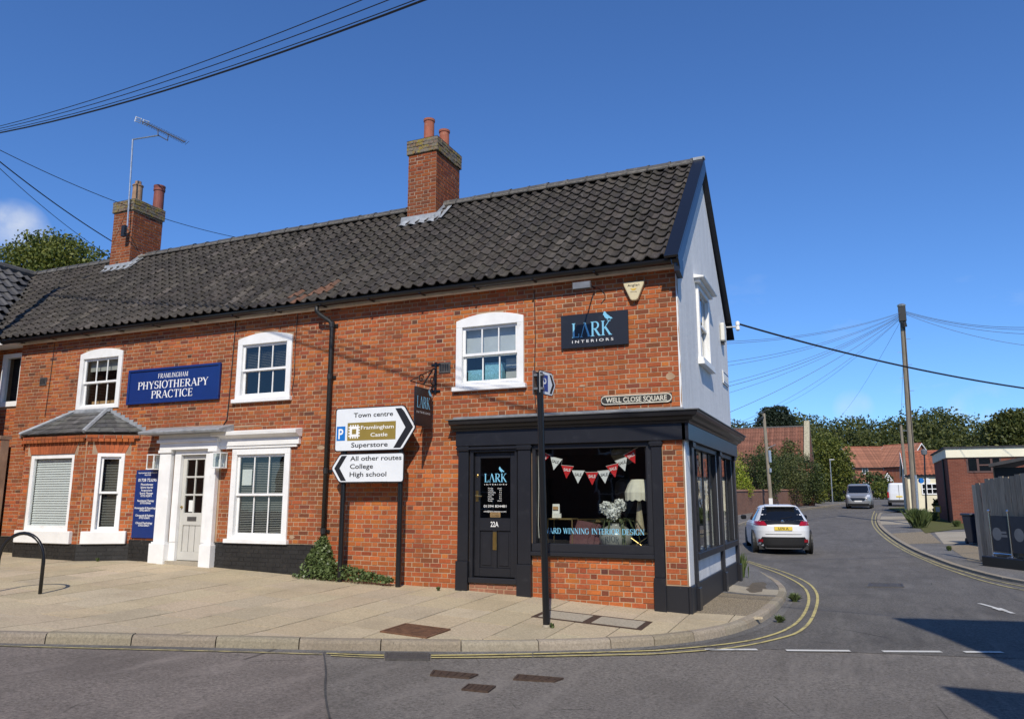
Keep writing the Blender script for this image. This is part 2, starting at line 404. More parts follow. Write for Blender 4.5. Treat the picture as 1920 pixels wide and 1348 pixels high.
def asphalt(name, c, speck, warm=(1, 1, 1)):
    t = NT(name).set(.88, 0, .32)
    k = t.mix(t.rng(t.noise(30, 6, .85), .38, .62), [x * .50 for x in c], [x * 1.5 for x in c])
    k = t.mix(t.rng(t.noise(42, 3, .8), .62, .70, 0, .7), k, speck)                              # pale chippings
    k = t.mix(t.rng(t.noise(.55, 5, .6, sc=(1, 1, 1)), .46, .72, 0, .6), k, [x * .5 for x in c])     # worn dark areas
    k = t.mix(t.rng(t.noise(1.5, 6, .7, sc=(1.8, .35, 1)), .52, .70, 0, .55), k, [min(1, x * 1.55) for x in c])
    k = t.mix(t.rng(t.noise(.9, 7, .7, sc=(2.2, .3, 1)), .54, .70, 0, .55), k, [x * .55 for x in c])
    k = t.mix(t.rng(t.noise(3.5, 6, .75), .66, .72, 0, .5), k, [x * .45 for x in c])
    ck = t.n.new('ShaderNodeTexVoronoi'); ck.feature = 'DISTANCE_TO_EDGE'; ck.inputs['Scale'].default_value = .55; t.l.new(t.pos, ck.inputs['Vector'])
    k = t.mix(t.mul(t.rng(ck.outputs['Distance'], .006, .002), t.rng(t.noise(.7, 4), .54, .60, 0, .8)), k, [x * .3 for x in c])      # hairline cracks
    t.col(k); t.bump(t.noise(120, 5, .8), .9, .012); return t.m
M['asphalt'] = asphalt('asphalt', (.178, .160, .140), (.40, .36, .32))
M['asphalt_old'] = asphalt('asphalt_old', (.200, .172, .150), (.42, .37, .33))
M['asphalt_side'] = asphalt('asphalt_side', (.130, .120, .108), (.28, .26, .24))
M['asphalt_path'] = asphalt('asphalt_path', (.16, .152, .142), (.30, .29, .27))
M['dark_repair'] = asphalt('dark_repair', (.085, .083, .082), (.16, .16, .16))
def slab_mat(name, c, grit=.5, tint=True):
    t = NT(name).set(.9, 0, .25)
    k = t.mix(t.rng(t.noise(38, 6, .82), .36, .64), [x * .70 for x in c], [x * 1.25 for x in c])
    if tint: k = t.mix(1.0, k, t.attr("tint"), 'MULTIPLY')
    k = t.mix(t.rng(t.noise(.8, 7, .65), .48, .74, 0, .55), k, [x * .55 for x in c])
    k = t.mix(t.rng(t.noise(6, 7, .7), .62, .72, 0, .4), k, [x * .5 for x in c])
    k = t.mix(t.rng(t.noise(55, 3, .7), .66, .74, 0, grit), k, (.13, .11, .08))
    k = t.mix(t.rng(t.noise(11, 2), .74, .78, 0, .6), k, (.09, .08, .065))
    t.col(k); t.bump(t.noise(150, 5, .7), .5, .006); return t.m
M['slab'] = slab_mat('slab', (.47, .39, .268))
M['kerb'] = slab_mat('kerb', (.31, .265, .20), .8)
M['concrete'] = slab_mat('concrete', (.37, .325, .25), .6, False)
M['aggregate'] = None
t = NT('aggregate').set(.9, 0, .25)
k = t.mix(t.rng(t.voro(55), .1, .6), (.50, .42, .29), (.17, .135, .09))
k = t.mix(t.rng(t.noise(1.1, 6, .6), .45, .7, 0, .5), k, (.24, .2, .14)); t.col(k)
t.bump(t.voro(55), .7, .01); M['aggregate'] = t.m
M['joint'] = mk('joint', (.10, .08, .055), .95, .35, 12, .4, 80)
def line_mat(name, c, wear):
    t = NT(name).set(.8, 0, .3)
    k = t.mix(t.rng(t.noise(150, 3), .3, .7), [x * .8 for x in c], c)
    f = t.mul(t.rng(t.noise(5.5, 9, .8), wear, wear + .14), t.rng(t.noise(60, 4, .7), .25, .6, .35, 1))
    k = t.mix(f, k, (.085, .082, .08)); t.col(k); t.bump(t.noise(200, 4, .7), .6, .008); return t.m
M['yellow_line'] = line_mat('yellow_line', (.58, .49, .20), .50)
M['yellow_faded'] = line_mat('yellow_faded', (.50, .43, .20), .46)
M['white_line'] = line_mat('white_line', (.66, .65, .61), .56)
M['iron'] = mk('iron', (.075, .048, .034), .75, .35, 30, .6, 120, metal=.3)
M['iron_grey'] = mk('iron_grey', (.085, .078, .074), .7, .3, 30, .5, 120, metal=.3)
M['rust'] = mk('rust', (.135, .066, .034), .85, .4, 12, .6, 90)
M['earth'] = mk('earth', (.12, .095, .06), .95, .4, 4, .6, 40)
def grass_mat(name, a, b):
    t = NT(name).set(.95, 0, .15)
    k = t.mix(t.rng(t.noise(14, 6, .7), .3, .7), a, b); k = t.mix(t.rng(t.noise(1.2, 5), .5, .7, 0, .5), k, (.15, .12, .055))
    t.col(k); t.bump(t.noise(60, 5, .7), 1., .03); return t.m
M['grass'] = grass_mat('grass', (.06, .075, .022), (.16, .155, .06))
M['field'] = grass_mat('field', (.06, .075, .025), (.11, .12, .05))
def leaf_mat(name, a, b, sub=.12, rough=.55):
    t = NT(name).set(rough, 0, .35)
    inf = t.n.new("ShaderNodeObjectInfo")
    k = t.mix(t.attr("tint"), a, b)
    t.col(k)
    tl = t.n.new("ShaderNodeBsdfTranslucent"); t.l.new(k, tl.inputs['Color'])
    mx = t.n.new("ShaderNodeMixShader"); mx.inputs[0].default_value = sub * 2
    t.l.new(t.b.outputs[0], mx.inputs[1]); t.l.new(tl.outputs[0], mx.inputs[2]); t.l.new(mx.outputs[0], t.out.inputs['Surface'])
    t.n.remove(inf); return t.m
M['leaf_wood'] = leaf_mat('leaf_wood', (.030, .044, .010), (.125, .135, .034))
M['leaf_dark'] = leaf_mat('leaf_dark', (.022, .038, .010), (.085, .108, .028))
M['leaf_mid'] = leaf_mat('leaf_mid', (.040, .065, .010), (.19, .20, .035))
M['leaf_lime'] = leaf_mat('leaf_lime', (.14, .19, .012), (.38, .42, .045))
M['leaf_ivy'] = leaf_mat('leaf_ivy', (.050, .080, .022), (.165, .215, .080), .08, .4)
M['leaf_hedge'] = leaf_mat('leaf_hedge', (.036, .052, .013), (.13, .135, .04))
M['leaf_weed'] = leaf_mat('leaf_weed', (.05, .08, .02), (.15, .19, .07))
M['leaf_cedar'] = leaf_mat('leaf_cedar', (.013, .022, .012), (.035, .052, .026))
M['leaf_fern'] = leaf_mat('leaf_fern', (.06, .08, .035), (.17, .20, .10))
M['bark'] = mk('bark', (.075, .058, .042), .95, .35, 9, .8, 30)
def wood_mat(name, c):
    t = NT(name).set(.85, 0, .25)
    k = t.mix(t.rng(t.noise(7, 7, .65, sc=(6, 6, .28)), .28, .72), [x * .5 for x in c], [x * 1.3 for x in c])
    k = t.mix(1.0, k, t.attr("tint"), 'MULTIPLY')
    k = t.mix(t.rng(t.noise(14, 3), .70, .76, 0, .7), k, (.3, .28, .25))
    t.col(k); t.bump(t.noise(9, 7, .7, sc=(6, 6, .25)), .7, .01); return t.m
M['fence_wood'] = wood_mat('fence_wood', (.50, .395, .29))
M['pole_wood'] = wood_mat('pole_wood', (.24, .205, .155))
def wall_brick(name, c1, c2, mort, scale=1.):
    t = NT(name).set(.9, 0, .25)
    br = t.n.new("ShaderNodeTexBrick"); br.inputs['Scale'].default_value = 1.0
    br.inputs['Brick Width'].default_value = .225; br.inputs['Row Height'].default_value = .075; br.inputs['Mortar Size'].default_value = .006
    for k_, v_ in (('Color1', c1), ('Color2', c2), ('Mortar', mort)): br.inputs[k_].default_value = (*v_, 1)
    # wall coordinates: along the wall = x+y, up = z
    sp = t.n.new("ShaderNodeSeparateXYZ"); t.l.new(t.pos, sp.inputs[0])
    cb = t.n.new("ShaderNodeCombineXYZ"); t.l.new(t.mul(sp.outputs['X'], sp.outputs['Y'], 'ADD'), cb.inputs['X']); t.l.new(sp.outputs['Z'], cb.inputs['Y'])
    t.l.new(cb.outputs[0], br.inputs['Vector'])
    k = t.mix(t.rng(t.noise(.8, 6, .6), .4, .7, 0, .4), br.outputs['Color'], [x * .5 for x in c1]); t.col(k)
    t.bump(br.outputs['Fac'], -.4, .01); return t.m
M['wall_brown'] = wall_brick('wall_brown', (.21, .068, .042), (.155, .05, .033), (.22, .13, .095))
M['wall_red'] = wall_brick('wall_red', (.30, .10, .055), (.22, .075, .045), (.30, .22, .16))
M['wall_old'] = wall_brick('wall_old', (.29, .13, .08), (.19, .085, .055), (.34, .27, .20))
M['wall_opposite'] = wall_brick('wall_opposite', (.27, .09, .05), (.20, .07, .045), (.28, .21, .16))
def roof_mat(name, c, scale=.3):
    t = NT(name).set(.85, 0, .25)
    k = t.mix(t.rng(t.noise(9, 5, .7), .3, .7), [x * .6 for x in c], [min(1, x * 1.35) for x in c])
    k = t.mix(t.rng(t.noise(1.3, 7, .7), .48, .68, 0, .55), k, [x * .5 for x in c])
    k = t.mix(t.rng(t.noise(6, 6, .7), .64, .72, 0, .6), k, (.30, .26, .22)); k = t.mix(1.0, k, t.attr("tint"), 'MULTIPLY'); t.col(k); return t.m
M['roof_barn'] = roof_mat('roof_barn', (.20, .088, .058))
M['roof_new'] = mk('roof_new', (.27, .115, .068), .85, .14, 8, tint=True)
M['roof_pan'] = mk('roof_pan', (.29, .095, .048), .85, .28, 5, tint=True)
M['coping'] = mk('coping', (.36, .32, .22), .95, .3, 6, .5, 40)
M['felt_roof'] = mk('felt_roof', (.035, .035, .038), .8, .2, 5)
M['cream_fascia'] = mk('cream_fascia', (.78, .73, .55), .5, .05, 2)
M['brown_frame'] = mk('brown_frame', (.09, .045, .035), .5, .1)
M['banner'] = mk('banner', (.018, .021, .032), .6, .15, 6)
M['banner_print'] = mk('banner_print', (.16, .17, .18), .6, .1)
M['plastic_bin'] = mk('plastic_bin', (.016, .020, .034), .45, .15, 9)
M['hydrant'] = mk('hydrant', (.62, .40, .05), .6, .12, 9)
M['rubber'] = mk('rubber', (.012, .012, .012), .8, .2)
M['car_white'] = mk('car_white', (.70, .71, .72), .25, .02)
M['car_black'] = mk('car_black', (.008, .008, .009), .25, .05)
M['car_trim'] = mk('car_trim', (.016, .016, .017), .6, .1)
M['car_light'] = mk('car_light', (.32, .006, .016), .15, .1)
M['van_silver'] = mk('van_silver', (.40, .41, .42), .28, .03, metal=.55)
M['lamp_clear'] = mk('lamp_clear', (.75, .77, .80), .12, .05, metal=.3)
M['plate_yellow'] = mk('plate_yellow', (.75, .55, .07), .5, .03)
M['plate_white'] = mk('plate_white', (.74, .74, .72), .5, .03)
M['wheel_grey'] = mk('wheel_grey', (.30, .30, .31), .35, .1, metal=.7)
M['cable'] = mk('cable', (.012, .012, .013), .6, .1)
M['cable_grey'] = mk('cable_grey', (.10, .105, .12), .6, .1)

# ------------------------------------------------------------------ lettering
def sans(txt, h, bold=0.0, spacing=1.0):
    """built-in font -> (verts2d, faces), baseline left at 0,0; h = capital height"""
    cu = bpy.data.curves.new("t", 'FONT'); cu.body = txt; cu.size = 1.0; cu.offset = bold; cu.space_character = spacing
    cu.fill_mode = 'FRONT'; cu.resolution_u = 3
    ob = bpy.data.objects.new("t", cu); COL.objects.link(ob)
    me = bpy.data.meshes.new_from_object(ob)
    vs = [(v.co.x, v.co.y) for v in me.vertices]; fs = [tuple(p.vertices) for p in me.polygons]
    bpy.data.objects.remove(ob); bpy.data.curves.remove(cu); bpy.data.meshes.remove(me)
    k = h / 0.729
    return [(x * k, y * k) for x, y in vs], fs
SE_TK, SE_TN = .155, .055
def _arc(cx, cy, rx, ry, a0, a1, n=14):
    return [(cx + rx * math.cos(math.radians(a0 + (a1 - a0) * i / n)), cy + ry * math.sin(math.radians(a0 + (a1 - a0) * i / n))) for i in range(n + 1)]
def _glyph(c):
    """strokes: ('s', polyline, wide or None for modulated), serifs ('h', x0, x1, y)"""
    L = []
    st = lambda x, y0=0, y1=1: L.append(([(x, y0), (x, y1)], SE_TK))
    se = lambda x, y, w=.15: L.append(([(x - w, y + (.022 if y < .5 else -.022)), (x + w, y + (.022 if y < .5 else -.022))], .044))
    ln = lambda a, b, w: L.append(([a, b], w))
    cv = lambda pts: L.append((pts, None))
    if c == 'A' or c == '^':
        ln((.06, 0), (.40, 1), SE_TN); ln((.38, 1), (.76, 0), SE_TK)
        if c == 'A': ln((.19, .34), (.60, .34), SE_TN)
        se(.08, 0, .11); se(.76, 0, .14); w = .86
    elif c == 'C': cv(_arc(.42, .5, .38, .5, 45, 318)); ln((.70, .98), (.70, .68), SE_TN); w = .82
    elif c == 'D': st(.15); se(.15, 0); se(.15, 1); cv([(.15, .97)] + _arc(.40, .5, .38, .47, 90, -90) + [(.15, .03)]); w = .86
    elif c in 'EF':
        st(.15); se(.15, 0); se(.15, 1); ln((.15, .972), (.62, .972), SE_TN); ln((.15, .52), (.52, .52), SE_TN); ln((.60, 1), (.60, .78), .05); ln((.52, .42), (.52, .62), .05)
        if c == 'E': ln((.15, .028), (.64, .028), SE_TN); ln((.63, 0), (.63, .24), .05)
        w = .72
    elif c == 'G': cv(_arc(.42, .5, .38, .5, 45, 325)); ln((.70, .98), (.70, .70), SE_TN); ln((.72, .08), (.72, .44), SE_TK); se(.70, .46, .14); w = .90
    elif c == 'H': st(.16); st(.70); ln((.16, .5), (.70, .5), SE_TN); [se(x, y) for x in (.16, .70) for y in (0, 1)]; w = .90
    elif c == 'I': st(.17); se(.17, 0); se(.17, 1); w = .38
    elif c == 'K': st(.16); se(.16, 0); se(.16, 1); ln((.22, .42), (.70, .98), SE_TN); ln((.34, .58), (.76, .02), SE_TK); se(.70, 1, .13); se(.78, 0, .14); w = .88
    elif c == 'L': st(.16); se(.16, 0); se(.16, 1); ln((.16, .028), (.62, .028), SE_TN); ln((.61, 0), (.61, .26), .05); w = .70
    elif c == 'M': ln((.12, 0), (.16, 1), SE_TN); ln((.18, 1), (.52, .04), SE_TK); ln((.52, .04), (.86, 1), SE_TN); st(.90); se(.12, 0, .11); se(.90, 0); se(.92, 1, .11); se(.12, 1, .11); w = 1.10
    elif c == 'N': ln((.12, 0), (.12, 1), SE_TN); ln((.12, 1), (.74, 0), SE_TK); ln((.74, 0), (.74, 1), SE_TN); se(.12, 0, .11); se(.12, 1, .11); se(.74, 1, .12); w = .90
    elif c == 'O': cv(_arc(.44, .5, .38, .5, 0, 360, 26)); w = .90
    elif c in 'PR':
        st(.15); se(.15, 0); se(.15, 1); cv([(.15, .97)] + _arc(.38, .74, .26, .235, 90, -90) + [(.15, .50)])
        if c == 'R': ln((.36, .50), (.72, .02), SE_TK); se(.76, 0, .10)
        w = .84 if c == 'R' else .70
    elif c == 'S': cv(_arc(.34, .745, .24, .24, 40, 270, 12) + _arc(.34, .265, .26, .25, 90, -150, 12)); ln((.55, .98), (.55, .72), SE_TN); ln((.08, .02), (.08, .30), SE_TN); w = .68
    elif c == 'T': st(.38); se(.38, 0); ln((.04, .972), (.72, .972), SE_TN); ln((.05, 1), (.05, .76), .05); ln((.71, 1), (.71, .76), .05); w = .76
    elif c == 'W': ln((.08, 1), (.34, .02), SE_TK); ln((.34, .02), (.56, .96), SE_TN); ln((.54, 1), (.80, .02), SE_TK); ln((.80, .02), (1.02, 1), SE_TN); se(.08, 1, .12); se(1.02, 1, .10); w = 1.10
    elif c == 'Y': ln((.08, 1), (.40, .46), SE_TK); ln((.40, .46), (.70, 1), SE_TN); st(.40, 0, .50); se(.40, 0); se(.08, 1, .13); se(.70, 1, .11); w = .78
    else: w = .42
    return L, w
def serif(txt, h, track=.06):
    vs, fs, zs, x = [], [], [], 0.0
    for c in txt:
        L, w = _glyph(c)
        for si, (pts, wd) in enumerate(L):
            k = len(pts); left, right = [], []
            for i in range(k):
                a, b = pts[max(i - 1, 0)], pts[min(i + 1, k - 1)]
                dx, dy = b[0] - a[0], b[1] - a[1]; ln = math.hypot(dx, dy) or 1
                ww = wd if wd is not None else SE_TN + (SE_TK - SE_TN) * (abs(dy) / ln) ** 1.5
                nx, ny = -dy / ln * ww / 2, dx / ln * ww / 2
                if wd is not None and abs(dy) > abs(dx) * .2: nx, ny = (-math.copysign(ww / 2 / max(.5, abs(dy) / ln), dy), 0)
                left.append((pts[i][0] + nx, pts[i][1] + ny)); right.append((pts[i][0] - nx, pts[i][1] - ny))
            b0 = len(vs)
            for p, q in zip(left, right): vs += [((x + p[0]) * h, p[1] * h), ((x + q[0]) * h, q[1] * h)]; zs += [si, si]
            fs += [(b0 + 2 * i, b0 + 2 * i + 1, b0 + 2 * i + 3, b0 + 2 * i + 2) for i in range(k - 1)]
        x += w + track
    return vs, fs, zs
def letters(parent, F, txt, cx, base, h, mat, font='sans', c=.003, align='C', bold=0.0, width=None, spacing=1.0, name='lettering', slant=0.):
    if font == 'serif': vs, fs, zs = serif(txt, h, .05 * spacing)
    else: (vs, fs) = sans(txt, h, bold, spacing); zs = [0] * len(vs)
    if not vs: return None
    x0, x1 = min(v[0] for v in vs), max(v[0] for v in vs)
    k = width / (x1 - x0) if width else 1.0
    off = {'C': (x0 + x1) / 2, 'L': x0, 'R': x1}[align]
    pts = [F.p(cx + (x - off) * k, base + y, c + z * .00025) for (x, y), z in zip(vs, zs)]
    return raw_obj(name, pts, fs, mat, parent)
BIRD = [(0, .60), (.05, .66), (.06, .74), (.10, .86), (.17, .97), (.22, .92), (.30, .85), (.36, .74), (.44, .64), (.58, .52), (.72, .40), (.84, .32), (1.0, .18),
        (.86, .19), (.80, .11), (.68, .20), (.56, .22), (.50, .14), (.44, .02), (.40, .02), (.45, .16), (.36, .20), (.24, .30), (.14, .44), (.11, .56)]
def bird(parent, F, x, y, h, mat, c=.003, kx=1.0):
    return raw_obj('bird_emblem', [F.p(x + (a - .3) * h * kx, y + b * h, c) for a, b in BIRD], [tuple(range(len(BIRD)))], mat, parent)

# ------------------------------------------------------------------ ground, roads, pavements
def clip_rect(poly, x0, x1, y0, y1):
    def cl(p, ax, val, keep_less):
        out = []
        for i in range(len(p)):
            a, b = p[i], p[(i + 1) % len(p)]
            ia = (a[ax] <= val) if keep_less else (a[ax] >= val); ib = (b[ax] <= val) if keep_less else (b[ax] >= val)
            if ia: out.append(a)
            if ia != ib:
                t = (val - a[ax]) / (b[ax] - a[ax]); out.append((a[0] + (b[0] - a[0]) * t, a[1] + (b[1] - a[1]) * t))
        return out
    for ax, val, kl in ((0, x0, False), (0, x1, True), (1, y0, False), (1, y1, True)):
        poly = cl(poly, ax, val, kl)
        if len(poly) < 3: return []
    return poly
def area(p): return sum(p[i][0] * p[(i + 1) % len(p)][1] - p[(i + 1) % len(p)][0] * p[i][1] for i in range(len(p))) / 2
def breaks(lo, hi, extra, step):
    b = [lo, hi] + [e for e in extra if lo < e < hi]; b = sorted(set(b)); out = []
    for a, c in zip(b[:-1], b[1:]):
        n = max(1, int(math.ceil((c - a) / step))); out += [a + (c - a) * i / n for i in range(n)]
    return out + [hi]
def sheet(name, poly, dz, mat, parent=None, step=40., hf=R, kind=None):
    poly = [(float(a), float(b)) for a, b, *_ in poly]
    if area(poly) < 0: poly = poly[::-1]
    xs, ys = [p[0] for p in poly], [p[1] for p in poly]; mb = MB()
    bx, by = breaks(min(xs), max(xs), AXX, step), breaks(min(ys), max(ys), CYY, step)
    for x0, x1 in zip(bx[:-1], bx[1:]):
        for y0, y1 in zip(by[:-1], by[1:]):
            q = clip_rect(poly, x0, x1, y0, y1)
            if len(q) >= 3 and abs(area(q)) > 1e-6:
                mb.add([(a, b, hf(a, b) + dz) for a, b in q], [tuple(range(len(q)))])
    o = mb.build(name, mat, parent)
    if kind: o['kind'] = kind
    return o
def resample(pts, step):
    pts = [V(*p[:2]) for p in pts]; L = [0]
    for a, b in zip(pts[:-1], pts[1:]): L.append(L[-1] + np.linalg.norm(b - a))
    n = max(2, int(round(L[-1] / step)) + 1); s = np.linspace(0, L[-1], n)
    return np.stack([np.interp(s, L, [p[0] for p in pts]), np.interp(s, L, [p[1] for p in pts])], 1)
def smooth_line(pts, it=2):
    p = [V(*q[:2]) for q in pts]
    for _ in range(it):
        o = [p[0]]
        for a, b in zip(p[:-1], p[1:]): o += [a * .75 + b * .25, a * .25 + b * .75]
        p = o + [p[-1]]
    return p
def ribbon(name, pts, w, dz, mat, parent, hf=R, step=.35, smooth=2):
    q = resample(smooth_line(pts, smooth) if smooth else pts, step); rows = []
    for i in range(len(q)):
        t = unit(q[min(i + 1, len(q) - 1)] - q[max(i - 1, 0)]); n = V(-t[1], t[0])
        a, b = q[i] + n * w / 2, q[i] - n * w / 2
        rows.append([(a[0], a[1], hf(*a) + dz), (b[0], b[1], hf(*b) + dz)])
    return MB().grid(rows).build(name, mat, parent)
def GP(*px, dz=0.0): return [tuple(G(x, y, dz)[:2]) for x, y in px]
RD = -ROAD_DROP

ground = sheet('ground', [(-900, -60), (900, -60), (900, 1500), (-900, 1500)], -.30, M['field'], step=150., kind='structure')
road = sheet('road', [(-60, -45), (60, -45), (60, 2.0), (-60, 2.0)], 0, M['asphalt'], step=8, kind='structure')
side_line = GP((1290, 1216), (1440, 1217), (1920, 1222), dz=RD)
sy0 = side_line[1][1]
side_road = sheet('side_road', [(-1.0, -2.0), side_line[1], (9.5, side_line[2][1] + .6), (12, 9), (7, 14), (4.6, 22), (4.2, 50), (9, 60), (16, 80), (26, 140), (2, 140), (-2, 90), (-3.4, 60), (-3.3, 20), (-6, 12), (-6, 6), (-1, 2)], .004, M['asphalt_side'], step=6, kind='structure')
old_patch = sheet('old_asphalt', [(-60, -45)] + GP((700, 1420), (614, 1348), (606, 1290), (611, 1250), (606, 1224), dz=RD) + [(-3.0, -2.0), (-60, -2.0)], .0045, M['asphalt_old'], road, step=6)
seam = ribbon('tar_seam', GP((618, 1348), (608, 1300), (612, 1262), (607, 1226), dz=RD), .018, .009, M['dark_repair'], road)

# kerb line of the near pavement, from the left of the picture round the corner into the side street
KPX = [(-600, 1172), (-300, 1178), (-150, 1182), (0, 1186), (200, 1190), (450, 1196), (620, 1200), (800, 1202.5), (950, 1203), (1110, 1200), (1250, 1192), (1360, 1178), (1436, 1152), (1478, 1110), (1470, 1085), (1420, 1062), (1390, 1050)]
K = smooth_line([tuple(G(x, y)[:2]) for x, y in KPX], 2)
K = [V(*k) for k in K]
def kdrop(y): return float(np.interp(y, [-1, 2.2, 3.5, 12], [0, 0, -.06, -.075]))
def PP(x, y): return P(x, y) + (kdrop(y) if x > 0 else 0) * min(1, max(0, x) / .5)
KW = .14
def offset_line(pts, w):
    out = []
    for i in range(len(pts)):
        t = unit(pts[min(i + 1, len(pts) - 1)] - pts[max(i - 1, 0)]); out.append(pts[i] + V(-t[1], t[0]) * w)
    return out
KI = offset_line(K, KW)
pave_poly = [tuple(k) for k in KI] + [(-1.2, 11.0), (-1.2, 5.6), (-.03, 5.6), (-.03, .12), (-17, .12), (-30, .12), (-30, KI[0][1])]
pavement = sheet('pavement', pave_poly, -.012, M['joint'], step=1.0, hf=PP, kind='structure')
slab_poly = [tuple(k) for k in KI if k[1] < .10] + [(.98, .10), (-.03, .10), (-17, .10), (-30, .10), (-30, KI[0][1])]
slabs = []
rs = random.Random(3)
def slab_piece(q, par, hf, top=0., th=.03, tint=(1, 1, 1), inset=.004):
    c = np.mean(q, axis=0); n = len(q)
    q2 = [V(*p) + unit(c - V(*p)) * inset for p in q]
    dz = rs.uniform(-.0025, .0025); sx, sy = rs.uniform(-.004, .004), rs.uniform(-.004, .004)
    z = lambda p: hf(p[0], p[1]) + top + dz + sx * (p[0] - c[0]) + sy * (p[1] - c[1])
    vs = [(p[0], p[1], z(p)) for p in q2] + [(p[0], p[1], z(p) - th) for p in q]
    fs = [tuple(range(n))] + [(i, n + i, n + (i + 1) % n, (i + 1) % n) for i in range(n)]
    return Piece(vs, fs, tint, par)
cx0 = -16.8
ci = 0
while cx0 < 1.3:
    w = .60; y = -9.0 - (ci % 3) * .23 - rs.uniform(0, .12)
    while y < .2:
        ln = rs.choice((.60, .75, .90))
        q = clip_rect(slab_poly, cx0 + .005, cx0 + w - .005, y + .005, y + ln - .005)
        if len(q) >= 3 and abs(area(q)) > .006:
            if area(q) < 0: q = q[::-1]
            b = rs.uniform(.90, 1.07); slabs.append(slab_piece(q, pavement, P, tint=(b * rs.uniform(.98, 1.03), b, b * rs.uniform(.94, 1.03))))
        y += ln
    cx0 += w; ci += 1
build_pieces(slabs, 'paving_slab', 'paving_slabs', M['slab'], 300)
sheet('aggregate_panel', clip_rect([tuple(k) for k in KI] + [(-1.2, 11.0), (-1.2, 5.6), (.02, 5.6), (.02, -3)], -.03, 2, .11, 2.75), .0, M['aggregate'], pavement, .5, PP)
sheet('tarmac_footway', clip_rect([tuple(k) for k in KI] + [(-1.2, 11.0), (-1.2, 5.6), (.02, 5.6), (.02, -3)], -3, 2, 2.77, 11), .0, M['asphalt_path'], pavement, .5, PP)
sheet('trench_repair', clip_rect([tuple(k) for k in KI] + [(-1.2, 11.0), (-1.2, 5.6), (.02, 5.6), (.02, -3)], -3, 2, 3.0, 4.1), .005, M['concrete'], pavement, .5, PP)
# kerb stones
kq = resample(K, .15); stones = []; i = 0; n = len(kq)
while i < n - 1:
    k = 6 if kq[i][0] < -.8 else 4
    j = min(i + k, n - 1); pts = kq[i:j + 1]
    gap = .006; rows = []
    dzs = rs.uniform(-.004, .004); tn = rs.uniform(.82, 1.1)
    L = np.linalg.norm(pts[-1] - pts[0])
    for m_, p in enumerate(pts):
        a, b = pts[max(m_ - 1, 0)], pts[min(m_ + 1, len(pts) - 1)]; t = unit(b - a); nn = V(-t[1], t[0])
        pp = p + (t * gap if m_ == 0 else (-t * gap if m_ == len(pts) - 1 else 0))
        top = P(*pp) + kdrop(pp[1]) + .004 + dzs; rz = R(*pp)
        prof = [(KW - .004, top - .06), (KW - .004, top), (.045, top), (.018, top - .012), (.004, top - .04), (-.012, rz - .05)]
        rows.append([(pp[0] + nn[0] * o_, pp[1] + nn[1] * o_, z_) for o_, z_ in prof])
    mb = MB().grid(rows); m0 = len(prof)
    mb.f += [tuple(range(m0)), tuple(range((len(rows) - 1) * m0 + m0 - 1, (len(rows) - 1) * m0 - 1, -1))]
    stones.append(Piece(mb.v, mb.f, (tn, tn * rs.uniform(.97, 1.02), tn * rs.uniform(.93, 1.03)), pavement)); i = j
build_pieces(stones, 'kerb_stone', 'kerb_stones', M['kerb'], 300)
# gutter strip of dirt at the foot of the kerb
ribbon('gutter_dirt', [tuple(k) for k in offset_line(K, -.07)], .13, .006, M['asphalt_path'], road, smooth=0)

# painted lines
def mark(name, px, w, mat, par=road, dz=.013): return ribbon(name, GP(*px, dz=RD), w, dz, M[mat], par, step=.25)
inner = [(1000, 1227), (1200, 1222), (1312, 1214), (1369, 1208), (1425, 1199), (1485, 1179), (1511, 1150), (1519, 1120), (1507, 1099), (1470, 1079), (1430, 1064), (1398, 1053)]
outer = [(1000, 1232), (1200, 1228), (1331, 1220), (1400, 1212), (1462, 1198), (1500, 1187), (1522, 1165), (1534, 1130), (1532, 1110), (1515, 1092), (1477, 1075), (1440, 1063), (1402, 1052)]
mark('yellow_line', inner, .045, 'yellow_line'); mark('yellow_line', outer, .045, 'yellow_line')
mark('yellow_line', [(808, 1230), (900, 1229), (998, 1227)], .05, 'yellow_line'); mark('yellow_line', [(808, 1234), (900, 1234), (998, 1232)], .04, 'yellow_line')
mark('yellow_line', [(612, 1226), (670, 1229), (720, 1230)], .05, 'yellow_line'); mark('yellow_line', [(620, 1230), (670, 1233), (720, 1234)], .035, 'yellow_line')
mark('yellow_line', [(-200, 1206), (0, 1212), (180, 1217), (400, 1222), (604, 1228)], .045, 'yellow_faded')
for a in ([(1322, 1219), (1420, 1219)], [(1474, 1220.5), (1594, 1221.5)], [(1655, 1222.5), (1765, 1223)], [(1808, 1223.5), (1880, 1224)]): mark('give_way_dash', a, .085, 'white_line')
mark('centre_dash', [(1836, 1132), (1866, 1140), (1900, 1151)], .07, 'white_line', side_road); mark('centre_dash', [(1868, 1141), (1882, 1146)], .13, 'white_line', side_road, .017)
redge = [(1640, 958), (1634, 972), (1637, 988), (1660, 1011), (1700, 1036), (1750, 1057), (1800, 1076), (1850, 1092), (1920, 1108), (2000, 1118)]
redge2 = [(1644, 962), (1640, 975), (1645, 990), (1672, 1014), (1712, 1038), (1758, 1056), (1806, 1072), (1856, 1087), (1920, 1101), (2000, 1110)]
mark('yellow_line', redge, .06, 'yellow_faded', side_road); mark('yellow_line', redge2, .06, 'yellow_faded', side_road)
mark('yellow_line', [(1396, 984), (1436, 971), (1478, 962), (1530, 953), (1560, 949)], .06, 'yellow_faded', side_road)

